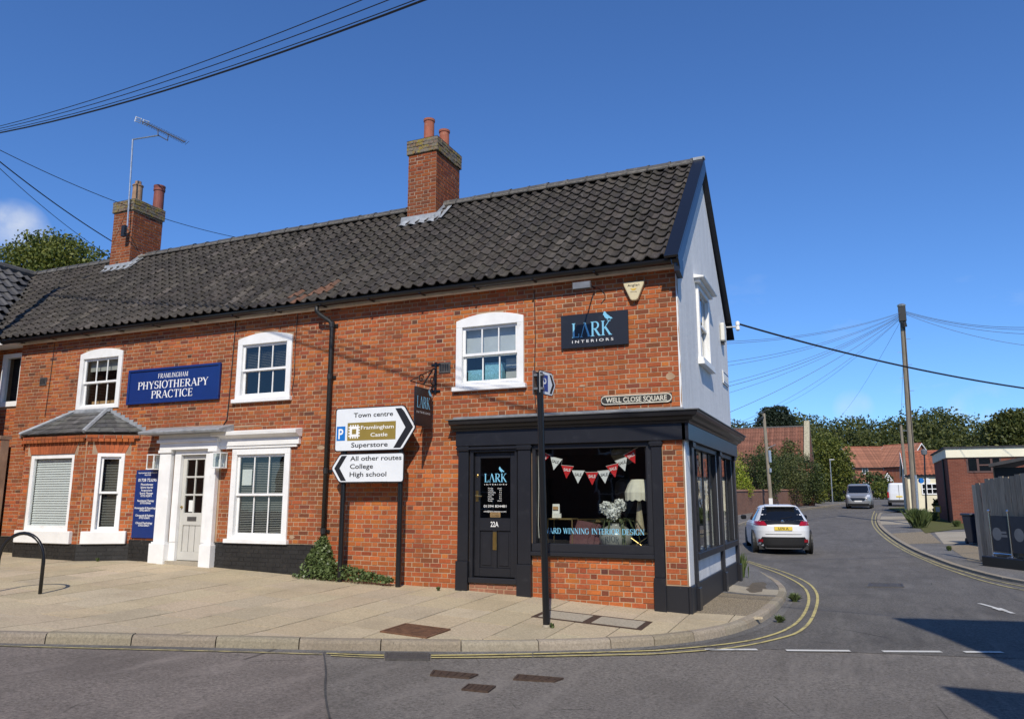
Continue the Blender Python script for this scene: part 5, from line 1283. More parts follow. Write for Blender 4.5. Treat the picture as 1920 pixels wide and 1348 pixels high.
# white lanterns either side of the door
for x, lab in ((-10.52, 'white square wall lantern left of the practice door'), (-8.80, 'white square wall lantern right of the practice door')):
    e = empty('wall_lantern', (x, 0, 2.33), label=lab, cat='lantern')
    bevel(MB().box(-.06, .06, -.03, 0, -.12, .14).box(-.10, .10, -.22, -.03, .13, .15).box(-.10, .10, -.22, -.03, -.15, -.13).build('back_plate', M['white'], e), .003)
    for px_, py_ in ((-.095, -.215), (.08, -.215), (-.095, -.05), (.08, -.05)): MB().box(px_, px_ + .015, py_, py_ + .015, -.13, .13).build('corner_post', M['white'], e)
    for v4 in ([(-.09, -.212), (.09, -.212)], [(-.09, -.212), (-.09, -.04)], [(.09, -.212), (.09, -.04)]): raw_obj('pane', [(a, b, z) for (a, b), z in ((v4[0], -.13), (v4[1], -.13), (v4[1], .13), (v4[0], .13))], [(0, 1, 2, 3)], M['glass'], e)
    MB().lathe([(.028, -.12), (.028, .0), (.012, .03)], (0, -.12, 0), 10).build('candle_bulb', M['plastic_white'], e)
# shop name board with its floodlight
e, L = board('shop_sign', FRONT, -1.885, -.775, 3.965, 4.515, .01, .045, 'charcoal', 'charcoal shop sign reading LARK INTERIORS with a blue bird, on the upper wall')
letters(e, L, 'L^RK', -1.365, 4.135, .235, M['letter_blue'], 'serif', .047, width=.66)
bird(e, L, -1.13, 4.365, .165, M['letter_blue'], c=.0475)
letters(e, L, 'INTERIORS', -1.355, 4.045, .045, M['letter_white'], c=.047, width=.68, spacing=1.5)
fl_p = onY(1093, 536, -.62)
e = empty('floodlight', (float(fl_p[0]), -.02, float(fl_p[2])), label='small grey floodlight under the eaves above the shop sign', cat='lamp')
bevel(MB().add([(-.15, -.68, -.07), (.15, -.68, -.07), (.15, -.68, .05), (-.15, -.68, .05), (-.12, -.54, -.05), (.12, -.54, -.05), (.12, -.54, .04), (-.12, -.54, .04)], [(0, 1, 2, 3), (7, 6, 5, 4), (0, 4, 5, 1), (1, 5, 6, 2), (2, 6, 7, 3), (3, 7, 4, 0)]).build('housing', M['iron_grey'], e), .01)
MB().box(-.135, .135, -.683, -.680, -.058, .038).build('lens', M['sign_back'], e)
MB().tube([(0, .02, .12), (0, -.25, .10), (0, -.58, .0)], .012, 6).build('arm', M['black'], e)
MB().tube([(.05, .01, .12), (.16, .01, .02), (.17, .01, -.07), (.10, .01, -.14)], .005, 5).build('cable', M['cable'], e)
# alarm boxes
e = empty('alarm_box', (-.66, -.01, 4.79), label='cream wedge shaped burglar alarm box under the eaves on the brick wall', cat='alarm')
ab = [(-.17, .15), (.17, .15), (.155, .09), (.06, -.13), (.03, -.15), (-.03, -.15), (-.06, -.13), (-.155, .09)]
bevel(MB().prism(ab, LOCAL, 0, .075).build('case', M['alarm'], e), .015, 2)
letters(e, LOCAL, 'Anglian', 0, .075, .040, M['letter_black'], c=.079, width=.19); letters(e, LOCAL, 'Security', 0, -.02, .016, M['letter_black'], c=.079, width=.10)
MB().prism([(-.05, .04), (.05, .04), (.02, .01), (-.02, .01)], LOCAL, .076, .079).build('strobe', M['hydrant'], e)
gy = float(onX(1342, 610, .02)[1])
e = empty('alarm_box', (.01, 4.35, 4.95), label='cream alarm box high on the white gable near its rear edge', cat='alarm')
bevel(MB().fbox(Fr((0, 0, 0), (0, 1, 0), (0, 0, 1), (1, 0, 0)), -.12, .12, -.19, .19, 0, .09).build('case', M['plastic_white'], e), .03, 3)
MB().fbox(SIDE, -.05, .05, -.25, -.19, .01, .06).build('siren_grille', M['iron_grey'], e)
# street name plates
e, L = board('street_name_plate', FRONT, -1.245, -.14, 3.035, 3.175, .008, .02, 'plaque_black', 'old cast street name plate reading WELL CLOSE SQUARE above the shop cornice')
mb = MB(); rr = .07
oval = [(-1.245 + rr + rr * math.cos(q) * 1., 3.105 + rr * math.sin(q)) for q in np.linspace(math.pi / 2, 3 * math.pi / 2, 9)] + [(-.14 - rr + rr * math.cos(q), 3.105 + rr * math.sin(q)) for q in np.linspace(-math.pi / 2, math.pi / 2, 9)]
n = len(oval); ctr = (-.6925, 3.105)
inn = [(ctr[0] + (a - ctr[0]) * .978, ctr[1] + (b - ctr[1]) * .78) for a, b in oval]
mb.add([L.p(a, b, .027) for a, b in oval] + [L.p(a, b, .027) for a, b in inn] + [L.p(a, b, .012) for a, b in oval], [(i, (i + 1) % n, n + (i + 1) % n, n + i) for i in range(n)] + [(i, 2 * n + i, 2 * n + (i + 1) % n, (i + 1) % n) for i in range(n)])
mb.build('raised_rim', M['plaque_cream'], e)
letters(e, L, 'WELL CLOSE SQUARE', -.69, 3.066, .080, M['plaque_cream'], c=.025, width=.95, bold=.018)
e = empty('street_name_plate', (.012, 4.62, 4.03), label='small pale name plate on the rear edge of the white gable', cat='sign')
S2 = Fr((0, 0, 0), (0, 1, 0), (0, 0, 1), (1, 0, 0))
bevel(MB().fbox(S2, -.36, .36, -.13, .13, 0, .02).build('panel', M['white_worn'], e))
MB().fbox(S2, -.33, .33, -.105, -.09, .02, .024).fbox(S2, -.33, .33, .09, .105, .02, .024).build('border', M['letter_black'], e)
MB().fbox(S2, -.20, -.12, -.05, .05, .02, .023).fbox(S2, -.02, .05, -.04, .05, .02, .023).fbox(S2, .13, .19, -.05, .04, .02, .023).build('worn_marks', M['plaque_cream'], e)
# telephone bracket on the gable
e = empty('cable_bracket', (.10, 5.26, 5.30), label='white insulator bracket at the foot of the gable bargeboard', cat='bracket')
MB().tube([(-.1, 0, -.05), (.10, .02, -.05)], .018, 7).build('arm', M['galv'], e)
MB().lathe([(.02, -.14), (.045, -.12), (.045, -.06), (.03, -.04), (.045, -.02), (.045, .05), (.02, .07)], (.14, .02, 0), 10).build('insulator', M['white'], e)
# hanging sign on a wrought iron bracket, square to the wall
HX = -4.19
e = empty('hanging_sign', (HX, 0, 3.40), label='small charcoal LARK sign hanging square to the wall from a scrolled iron bracket', cat='sign')
S3 = Fr((0, 0, 0), (0, 1, 0), (0, 0, 1), (1, 0, 0))
bevel(MB().fbox(S3, -.70, -.16, -.62, .02, -.012, .012).build('sign_panel', M['charcoal'], e), .004)
letters(e, S3, 'L^RK', -.43, -.32, .19, M['letter_blue'], 'serif', .014, width=.43)
bird(e, S3, -.24, -.115, .14, M['letter_blue'], c=.0145)
letters(e, S3, 'INTERIORS', -.43, -.41, .035, M['letter_white'], c=.014, width=.44, spacing=1.4)
bevel(MB().box(-.02, .02, -.03, 0, -.02, .52).box(-.09, .09, -.02, 0, .46, .50).box(-.09, .09, -.02, 0, .0, .04).build('wall_bar', M['black'], e), .004)
MB().tube([(0, -.02, .08), (0, -.84, .08)], .010, 6).tube([(0, -.02, .42), (0, -.45, .25), (0, -.84, .085)], .009, 6).tube([(0, -.10, .40), (0, -.42, .08)], .014, 6).build('bracket_arm', M['black'], e)
sp = lambda cy, cz, r0, r1, a0, a1: [(0, cy + (r0 + (r1 - r0) * i / 20) * math.cos(a0 + (a1 - a0) * i / 20), cz + (r0 + (r1 - r0) * i / 20) * math.sin(a0 + (a1 - a0) * i / 20)) for i in range(21)]
for s_ in (sp(-.12, .20, .12, .02, 1.2, -6.5), sp(-.50, .165, .085, .015, .5, 7.5)): MB().tube(s_, .010, 6).build('scroll', M['black'], e)
for y_ in (-.66, -.20): MB().tube([(0, y_, .08), (0, y_, .02)], .006, 5).build('hook', M['galv'], e)
# cables clipped to the front
for i, (pts, lab) in enumerate(((( (-8.74, 5.08), (-8.76, 4.3), (-8.78, 3.5), (-8.80, 3.12), (-8.88, 3.02)), 'black cable running down the wall to the practice door canopy'), (((-7.22, 5.08), (-7.24, 4.4), (-7.22, 3.9), (-7.26, 3.6), (-7.20, 3.48)), 'thin black cable beside the middle upper window'), (((-14.0, 5.08), (-14.02, 4.2), (-14.06, 3.4)), 'thin cable down the far left brickwork'), (((-2.36, 5.0), (-2.34, 4.2), (-2.37, 3.4), (-2.33, 2.98)), 'thin cable on the wall right of the upper shop window'))):
    o = MB().tube([(x, -.014 + .004 * math.sin(z * 9), z) for x, z in pts], .009 if i < 1 else .006, 6).build('wall_cable', M['cable'], None); tag(o, lab, 'cable')
# television aerial strapped to the left chimney
mx_, my_ = -14.66, 2.10
e = empty('tv_aerial', (mx_, my_, 8.75), label='television aerial on a cranked mast strapped to the left chimney', cat='aerial')
topz = float(onY(249, 262, my_)[2]) - 8.75; tx = float(onY(249, 262, my_)[0]) - mx_
ex = float(onY(298, 255, my_)[0]) - mx_; ez = float(onY(298, 255, my_)[2]) - 8.75
MB().tube([(0, 0, -.15), (tx * .5, 0, topz * .5), (tx, 0, topz)], .022, 8).build('mast', M['galv'], e)
MB().tube([(tx, 0, topz), (ex, -.02, ez)], .018, 7).build('crank_arm', M['galv'], e)
b0_, b1_ = onY(266, 228, my_ - .1) - V(mx_, my_, 8.75), onY(347, 267, my_ - .1) - V(mx_, my_, 8.75)
MB().tube([b0_, b1_], .016, 6).build('boom', M['iron_grey'], e)
bd = unit(b1_ - b0_); pr_ = unit(V(.25, .95, 0)); mb = MB()
for i in range(17):
    p = b0_ + (b1_ - b0_) * (.10 + .9 * i / 16); q = unit(np.cross(bd, pr_)); mb.tube([p - q * .055 - pr_ * .09, p + q * .055 - pr_ * .02], .006, 4).tube([p + q * .055 + pr_ * .09, p - q * .055 + pr_ * .02], .006, 4)
mb.build('directors', M['iron_grey'], e)
for s_ in (-1, 1):
    q = unit(np.cross(bd, pr_)); mb = MB(); c = b0_ + q * s_ * .0
    for k in range(3): mb.tube([c + pr_ * (.02 + 0) * s_ + q * (k - 1) * .055 + bd * .01, c + pr_ * s_ * .17 + q * (k - 1) * .055 + bd * .01], .012, 4)
    mb.tube([c + pr_ * s_ * .17 - q * .07, c + pr_ * s_ * .17 + q * .07], .012, 4).tube([c + pr_ * s_ * .03 - q * .07, c + pr_ * s_ * .03 + q * .07], .012, 4).build('reflector', M['white'], e)
mid_ = b0_ + (b1_ - b0_) * .38; m2 = b0_ + (b1_ - b0_) * .62
MB().tube([mid_, mid_ + V(.02, 0, -.14), V(ex, -.02, ez), m2 + V(.0, 0, -.18), m2], .012, 6).build('cradle', M['iron_grey'], e)
MB().tube([(-.03, -.06, -.32), (.10, -.05, -.36), (.16, -.02, -.30), (.05, -.05, -.20)], .014, 6).box(-.10, .02, -.10, -.02, -.42, -.12).build('clamp', M['letter_black'], e)

# ------------------------------------------------------------------ inside the shop window
def inside(name, x, y, z, label, cat): return empty(name, (x, y, z), label=label, cat=cat)
MB().box(-2.35, -.50, .26, .95, .305, .80).build('window_platform', M['interior'], BLD)
e = inside('sale_bunting', -1.5, .10, 2.2, 'string of red and white SALE pennants across the shop window', 'bunting')
fl = [(1022, 849, 24), (1043, 858, 14), (1064, 873, 6), (1084, 882, 2), (1110, 885, 0), (1132, 882, -5), (1148, 871, -12), (1164, 860, -18), (1180, 847, -26)]
cpts = []
for i, (px_, py_, rot) in enumerate(fl):
    p = onY(px_, py_, .10) - V(-1.5, .10, 2.2); a = math.radians(-rot * 1.0); ca, sa = math.cos(a), math.sin(a); w_, h_ = .105, .20
    tri = [(-w_, 0), (w_, 0), (0, -h_)]; L = Fr((p[0], .004 * (i % 2), p[2]), (ca, 0, sa), (-sa, 0, ca), (0, -1, 0))
    MB().prism(tri, L, -.001, .001).build('pennant', M['felt_red' if i % 2 == 0 else 'felt_white'], e)
    letters(e, L, 'SALE', 0, -.085, .046, M['felt_white' if i % 2 == 0 else 'plaque_black'], c=.0025, bold=.02, width=.115); cpts += [L.p(-w_, 0, .0), L.p(w_, 0, .0)]
MB().tube([cpts[0] + V(-.06, 0, .03)] + cpts + [cpts[-1] + V(.06, 0, .03)], .004, 5).build('string', M['cord'], e)
vx, vz = -1.18, .80
e = inside('flower_vase', vx, .42, vz, 'grey ceramic vase of white flowers and fern leaves in the shop window', 'vase')
MB().lathe([(.12, 0), (.21, .06), (.265, .18), (.26, .27), (.19, .36), (.12, .40), (.115, .43), (.13, .44), (.10, .42)], (0, 0, 0), 24).build('pot', M['ceramic'], e, smooth=True)
def leaf_quads(n, fn, size, seed=0, aspect=.5):
    r = np.random.RandomState(seed); c = fn(r, n); d = r.normal(size=(n, 3)); d /= np.linalg.norm(d, axis=1)[:, None]; q = r.normal(size=(n, 3)); q = np.cross(d, q); q /= np.linalg.norm(q, axis=1)[:, None]
    s = size * r.uniform(.6, 1.3, (n, 1)); a, b = d * s / 2, q * s * aspect / 2
    v = np.stack([c - a, c + b, c + a, c - b], 1).reshape(-1, 3); f = [(4 * i, 4 * i + 1, 4 * i + 2, 4 * i + 3) for i in range(n)]; return v, f, np.repeat(r.uniform(0, 1, n), 4)
def cloud(name, mat, parent, n, fn, size, seed=0, aspect=.5):
    v, f, t = leaf_quads(n, fn, size, seed, aspect); return raw_obj(name, v, f, M[mat], parent, tint=np.repeat(t[:, None], 3, 1))
def ball(cx_, cy_, cz_, rx, ry, rz, shell=.5):
    def fn(r, n):
        d = r.normal(size=(n, 3)); d /= np.linalg.norm(d, axis=1)[:, None]; rad = shell + (1 - shell) * r.uniform(0, 1, (n, 1)) ** .5; return V(cx_, cy_, cz_) + d * rad * V(rx, ry, rz)
    return fn
for k, (a, b, c_) in enumerate(((-.02, -.06, .58), (-.13, -.02, .66), (.06, .03, .70))): cloud('flower_head', 'petal', e, 260, ball(a, b, c_, .11, .10, .10, .8), .05, k, .8)
rf = random.Random(2); mb = MB(); tn = []
for k in range(26):
    a = rf.uniform(0, 2 * math.pi); L_ = rf.uniform(.35, .55); z0 = .42; pts = [V(math.cos(a) * L_ * t_ ** .8, math.sin(a) * L_ * t_ ** .8 * .6, z0 + .42 * t_ - .62 * t_ * t_ * rf.uniform(.7, 1.2)) for t_ in np.linspace(0, 1, 9)]
    for i in range(1, 9):
        d = unit(pts[i] - pts[i - 1]); s_ = unit(np.cross(d, V(0, 0, 1))) * .05 * (1.1 - i / 9)
        for sg in (-1, 1): mb.add([pts[i - 1], pts[i - 1] + d * .03 + sg * s_ * .6, pts[i] + sg * s_ + d * .02, pts[i]], [(0, 1, 2, 3)], (rf.random(),) * 3)
mb.build('fern_leaves', M['leaf_fern'], e, tint=True)
e = inside('table_lamp', -.80, .42, 1.10, 'table lamp with scalloped cream shade and mottled base in the shop window', 'lamp')
MB().lathe([(.055, .0), (.075, .02), (.05, .25), (.03, .44), (.012, .50), (.012, .58)], (0, 0, 0), 14).build('lamp_base', M['mottled'], e)
rows = []
for f_, r_, sc in ((0, .20, 1), (.35, .205, 1), (.75, .16, .6), (1, .11, .2), (1.02, .02, 0)):
    rows.append([(r_ * (1 + .06 * sc * abs(math.sin(a * 6))) * math.cos(a), r_ * (1 + .06 * sc * abs(math.sin(a * 6))) * math.sin(a), .50 + .30 * f_ - (.03 * abs(math.sin(a * 6)) if f_ == 0 else 0)) for a in np.linspace(0, 2 * math.pi, 48)[:-1]])
MB().grid(rows, close=True).build('lamp_shade', M['lampshade'], e)
e = inside('console_table', -.76, .55, .80, 'small gold framed side table with crossed legs under the cream lamp', 'table')
MB().box(-.26, .16, -.20, .18, .27, .295).build('table_top', M['gold'], e)
for y_ in (-.19, .17):
    for a, b in ((-.25, .15), (.15, -.25)): MB().tube([(a, y_, 0), (b, y_, .27)], .008, 6).build('crossed_leg', M['gold'], e)
e = inside('gold_shelf', -2.08, .45, .80, 'open gold framed shelf unit at the left of the shop window', 'shelf')
for x_ in (-.20, .21):
    for y_ in (-.14, .14): MB().box(x_, x_ + .014, y_, y_ + .014, 0, .50).build('upright', M['gold'], e)
for z_ in (.04, .48): MB().box(-.20, .224, -.14, .154, z_, z_ + .02).build('shelf_board', M['gold'], e)
e = inside('sale_card', -2.17, .42, 1.305, 'small white and orange card standing on the gold shelf', 'card')
bevel(MB().add([(-.06, -.02, 0), (.06, -.02, 0), (.05, .03, .22), (-.07, .03, .22), (-.06, .03, 0), (.06, .03, 0)], [(0, 1, 2, 3), (4, 0, 3), (1, 5, 2), (5, 4, 3, 2), (0, 4, 5, 1)]).build('card', M['paper'], e), .001)
MB().box(-.05, .04, -.016, -.008, .13, .18).build('print', M['kraft'], e)
MB().box(-.02, .10, -.06, -.02, 0, .07).build('price_block', M['paper'], e)
e = inside('armchair', -1.72, .62, .80, 'plum fabric armchair back behind the window lettering', 'chair')
ch = MB(); rows = []
for i in range(9):
    t_ = i / 8; rows.append([(-.27 + .54 * j / 8, -.10 + .05 * math.sin(math.pi * j / 8) * -1 + .10 * t_, .46 * t_ * (1 - .22 * abs(j / 8 - .3)) + .01) for j in range(9)])
ch.grid(rows); ch.build('backrest', M['felt_plum'], e, smooth=True)
bevel(MB().box(-.27, .27, .0, .40, .0, .22).build('seat', M['felt_plum'], e), .05, 3)
e = inside('standing_lamp', -1.28, 1.4, .305, 'dark drop shaped standing lamp in the middle of the shop', 'lamp')
MB().lathe([(.02, .0), (.16, .02), (.16, .04), (.012, .06), (.012, 1.0), (.03, 1.02), (.13, 1.22), (.185, 1.42), (.16, 1.58), (.08, 1.64)], (0, 0, 0), 20).build('body', M['grey_shape'], e, smooth=False)
e = inside('pendant_lamp', -1.35, 1.6, 2.56, 'pale pleated pendant lamp hanging inside the shop', 'lamp')
MB().lathe([(.10, -.05), (.20, -.12), (.22, -.22), (.14, -.34), (.05, -.38)], (0, 0, 0), 16).build('shade', M['curtain'], e); MB().tube([(0, 0, 0), (0, 0, -.1)], .01, 5).build('flex', M['cable'], e)
e = inside('round_table', -1.62, 1.25, .305, 'round gold rimmed table deeper in the shop', 'table')
MB().lathe([(.42, .92), (.44, .93), (.44, .96), (.42, .97)], (0, 0, 0), 28).build('table_top', M['gold'], e)
for a in (0.4, 2.5, 4.6): MB().tube([(.36 * math.cos(a), .36 * math.sin(a), 0), (.36 * math.cos(a), .36 * math.sin(a), .92)], .01, 6).build('leg', M['gold'], e)
e = inside('mirror_frame', -1.98, 4.66, 1.6, 'dark framed picture on the rear wall of the shop', 'picture')
MB().box(-.4, .4, -.03, 0, -.3, .3).build('frame', M['grey_shape'], e)
for i, a in enumerate(np.arange(.85, 2.8, .42)):
    o = tag(MB().fbox(SIDE, a, a + .16, .80, 2.36, -.40, -.36).build('display_panel', M[('curtain', 'grey_shape', 'blind_white', 'grey_shape', 'curtain')[i % 5]], None), 'upright fabric sample panel in the side window, number %s from the corner' % ('one', 'two', 'three', 'four', 'five')[i], 'panel', 'sample panels in the side window')
hc = empty('hanging_cord_pair', (0, 0, 0), label='pale cord hanging inside the left edge of the shop window', cat='cord')
MB().tube([(-2.34, .085, 2.35), (-2.335, .085, 1.8), (-2.345, .085, 1.2), (-2.335, .085, 1.0)], .006, 5).tube([(-2.30, .085, 2.30), (-2.29, .085, 1.7), (-2.27, .085, 1.5), (-2.285, .085, 1.4), (-2.275, .085, 1.30)], .004, 5).build('flex', M['cord'], hc)

# ------------------------------------------------------------------ street furniture
# direction sign on two black posts
sgx0, sgy = -5.28, -.30
e = empty('direction_sign', (sgx0, sgy, P(sgx0, sgy)), label='white road direction sign on two black posts, Town centre right, All other routes left', cat='road sign')
D = Fr((-sgx0, -.0, -P(sgx0, sgy)), (1, 0, 0), (0, 0, 1), (0, -1, 0))
for x_ in (-5.83, -4.68): MB().tube([D.p(x_, P(x_, sgy) - .1, -.03), D.p(x_, 2.9, -.03)], .045, 14).build('post', M['black'], e, smooth=False)
up_ = [(-6.00, 2.41), (-4.62, 2.41), (-4.36, 2.79), (-4.60, 3.17), (-6.00, 3.17)]
lo_ = [(-5.88, 1.875), (-4.58, 1.875), (-4.58, 2.375), (-5.88, 2.375), (-6.06, 2.125)]
def inset(poly, d):
    c = np.mean(poly, axis=0); out = []
    n = len(poly)
    for i in range(n):
        a, b, c_ = V(*poly[i - 1]), V(*poly[i]), V(*poly[(i + 1) % n]); n1, n2 = unit(b - a), unit(c_ - b); m1, m2 = V(-n1[1], n1[0]), V(-n2[1], n2[0]); k = m1 + m2; out.append(tuple(b + k * d / max(.3, (1 + m1.dot(m2)))))
    return out
def rounded(poly, r, n=5):
    out = []
    for i in range(len(poly)):
        a, b, c_ = V(*poly[i - 1]), V(*poly[i]), V(*poly[(i + 1) % len(poly)]); p, q = b + unit(a - b) * r, b + unit(c_ - b) * r
        out += [tuple(p * (1 - t_) ** 2 + b * 2 * t_ * (1 - t_) + q * t_ * t_) for t_ in np.linspace(0, 1, n)]
    return out
for nm, pl_ in (('upper', up_), ('lower', lo_)):
    MB().prism(rounded(pl_, .05), D, .02, .035).build('sign_plate', M['letter_black'], e)
    MB().prism(rounded(inset(pl_, .018), .045), D, .035, .038).build('sign_face', M['sign_white'], e)
MB().prism([(-4.78, 3.12), (-4.66, 3.12), (-4.60, 3.06), (-4.42, 2.79), (-4.66, 2.45), (-4.80, 2.45), (-4.57, 2.79)], D, .038, .0395).build('chevron', M['letter_black'], e)
MB().prism([(-5.73, 2.34), (-5.84, 2.34), (-5.985, 2.125), (-5.84, 1.91), (-5.73, 1.91), (-5.875, 2.125)], D, .038, .0395).build('chevron', M['letter_black'], e)
LB = M['letter_black']
letters(e, D, 'Town centre', -5.22, 2.995, .082, LB, c=.040, width=.80, bold=.014); letters(e, D, 'Superstore', -5.28, 2.48, .082, LB, c=.040, width=.74, bold=.014)
MB().prism([(-5.74, 2.595), (-4.76, 2.595), (-4.76, 2.905), (-5.74, 2.905)], D, .038, .0395).build('brown_panel', M['sign_brown'], e)
letters(e, D, 'Framlingham', -5.13, 2.785, .066, M['letter_white'], c=.041, width=.66, bold=.010); letters(e, D, 'Castle', -5.09, 2.655, .066, M['letter_white'], c=.041, width=.34, bold=.010)
MB().prism([(-5.965, 2.60), (-5.785, 2.60), (-5.785, 2.85), (-5.965, 2.85)], D, .038, .0395).build('blue_panel', M['sign_blue'], e); letters(e, D, 'P', -5.875, 2.635, .18, M['letter_white'], c=.041, width=.10, bold=.02)
mb = MB()                                       # castle symbol: a square of walls with battlements
q0, q1, r0, r1 = -5.69, -5.51, 2.66, 2.84
mb.fbox(D, q0, q0 + .045, r0, r1, .0396, .0405).fbox(D, q1 - .045, q1, r0, r1, .0396, .0405).fbox(D, q0 + .045, q1 - .045, r0, r0 + .045, .0396, .0405).fbox(D, q0 + .045, q1 - .045, r1 - .045, r1, .0396, .0405)
for i in range(4):
    t_ = q0 + .005 + i * .049; mb.fbox(D, t_, t_ + .024, r1, r1 + .028, .0396, .0405).fbox(D, t_, t_ + .024, r0 - .028, r0, .0396, .0405); t_ = r0 + .005 + i * .049; mb.fbox(D, q0 - .028, q0, t_, t_ + .024, .0396, .0405).fbox(D, q1, q1 + .028, t_, t_ + .024, .0396, .0405)
mb.build('castle_symbol', M['letter_white'], e)
for i, tx_ in enumerate(('All other routes', 'College', 'High school')): letters(e, D, tx_, -5.66, 2.25 - i * .135, .082, LB, c=.040, align='L', bold=.014, width=(1.03, .47, .74)[i])
MB().prism([(-5.35, 1.895), (-4.90, 1.895), (-4.90, 1.972), (-5.35, 1.955)], D, .0402, .0408).build('painted_out_strip', M['sign_white'], e)   # the lower part of the last word is covered over
# parking sign post
pp = G(1025, 1175); e = empty('parking_sign_post', tuple(pp), label='slim black post in the pavement with a blue P parking arrow sign on top', cat='sign post')
tp = onY(1012, 740, pp[1]) - pp
MB().tube([(0, 0, -.1), (tp[0] * .5, 0, tp[2] * .5), (tp[0], 0, tp[2] + .30)], .045, 14).build('post', M['black'], e)
MB().lathe([(.055, 0), (.05, .02), (.046, .03)], (0, 0, 0), 14).build('foot_collar', M['concrete'], e)
o_ = onY(1011, 738, pp[1] - .06) - pp; u_ = unit(V(.14, 1, 0)); PS = Fr(o_, u_, (0, 0, 1), (u_[1], -u_[0], 0))
hh = float(onY(1009.5, 693, pp[1] - .06)[2] - onY(1009.5, 738, pp[1] - .06)[2])
pg = [(0, 0), (.36, 0), (.46, hh / 2), (.36, hh), (0, hh)]
MB().prism(rounded(pg, .02, 4), PS, -.01, .0).build('sign_plate', M['letter_black'], e); MB().prism(rounded(inset(pg, .012), .02, 4), PS, 0, .003).build('sign_face', M['sign_white'], e)
MB().prism([(.05, .05), (.235, .05), (.235, hh - .05), (.05, hh - .05)], PS, .003, .0045).build('blue_panel', M['sign_blue_dark'], e); letters(e, PS, 'P', .14, .085, hh - .17, M['letter_white'], c=.006, width=.10, bold=.01)
MB().prism([(.28, .03), (.335, .03), (.42, hh / 2), (.335, hh - .03), (.28, hh - .03), (.36, hh / 2)], PS, .003, .0045).build('chevron', M['letter_black'], e)
ub = unit(V(-.05, 1, 0)); P2 = Fr(o_ + V(-.085, .0, 0), ub, (0, 0, 1), (-1, -.05, 0))
MB().prism([(0, 0), (.40, 0), (.46, hh / 2), (.40, hh), (0, hh)], P2, 0, .01).build('sign_plate', M['sign_back'], e)
for z_ in (.06, hh - .08): MB().box(o_[0] - .10, o_[0] + .04, o_[1] + .02, o_[1] + .10, o_[2] + z_, o_[2] + z_ + .03).build('clamp', M['sign_back'], e)
# cycle stand
b1p = G(75, 1113); tpx = onY(40, 996, b1p[1] - .05); e = empty('cycle_stand', tuple(b1p), label='black tubular hoop cycle stand on the pavement at the left', cat='cycle stand')
dr = unit(V(-1.0, -.30, 0)); W_ = .72; H_ = float(onY(42, 997, b1p[1] - .1)[2] - b1p[2])
arcp = [V(0, 0, -.1), V(0, 0, H_ * .52)] + [dr * (W_ / 2) * (1 - math.cos(q)) + V(0, 0, H_ * .52 + (H_ * .46) * math.sin(q)) for q in np.linspace(.15, math.pi - .15, 15)] + [dr * W_ + V(0, 0, H_ * .52), dr * W_ + V(0, 0, -.1)]
MB().tube(arcp, .026, 12).build('hoop', M['black'], e, smooth=True)
# ivy and weeds
iv = empty('ivy', (-6.3, -.15, P(-6.3, -.1)), label='bushy ivy growing round the foot of the drainpipe and along the wall', cat='ivy')
def ivy_fn(r, n):
    k = r.uniform(0, 1, n); x = np.where(k < .62, r.normal(0, .17, n), r.uniform(.0, 1.5, n)); hmax = np.where(k < .62, .74 * np.clip(1 - (np.abs(x) / .42) ** 1.4, .1, 1), np.clip(.36 - .2 * x, .05, .3))
    z = hmax * r.uniform(0, 1, n) ** .7; return np.stack([x, .10 - r.uniform(.35, 1, n) * (.32 - .25 * z), z], 1)
cloud('foliage', 'leaf_ivy', iv, 3600, ivy_fn, .05, 5, .8)
MB().tube([(0, .05, -.05), (.05, .0, .3), (-.06, .03, .55)], .012, 5).tube([(.02, .0, -.05), (.4, -.04, .08), (1.2, 0, .05)], .010, 5).build('stem', M['bark'], iv)
def weed(px, py, h, n, label, mat='leaf_weed', spread=.5, dz=0., size=.05, hf=None):
    p = G(px, py, dz); e = empty('weed', tuple(p), label=label, cat='weed')
    rw = np.random.RandomState(int(px)); mb = MB()
    for i in range(n):
        a = rw.uniform(0, 2 * math.pi); r_ = h * spread * rw.uniform(.1, 1); hh_ = h * rw.uniform(.4, 1); s_ = size * rw.uniform(.6, 1.2); b = V(rw.normal(0, h * .10), rw.normal(0, h * .10), 0); t = b + V(math.cos(a) * r_, math.sin(a) * r_, hh_); w = V(-math.sin(a), math.cos(a), 0) * s_ * .3; mid = b * .4 + t * .6 + V(0, 0, .1 * h)
        mb.add([b - w * .3, b + w * .3, mid + w, t, mid - w], [(0, 1, 2, 3, 4)], (rw.uniform(0, 1),) * 3)
    mb.build('leaves', M[mat], e, tint=True); return e
weed(822, 1107, .07, 40, 'small green weed at the wall foot left of the shop door'); weed(1234, 1140, .17, 40, 'green weed at the foot of the right shop pilaster')
weed(1035, 1177, .07, 30, 'tiny grass tuft at the foot of the parking sign post'); weed(1490, 1128, .16, 120, 'grass tuft in the gutter at the street corner', spread=.9, dz=RD)
weed(1462, 1167, .11, 70, 'small grass tuft below the corner kerb', spread=.9, dz=RD); weed(183, 1052, .08, 24, 'small weed at the foot of the bay plinth'); weed(1388, 1082, .55, 110, 'straggly climbing weed at the rear corner of the shop', spread=.25)
weed(258, 1046, .05, 30, 'dry leaf litter by the bay window foot', 'leaf_fern', 1.6)

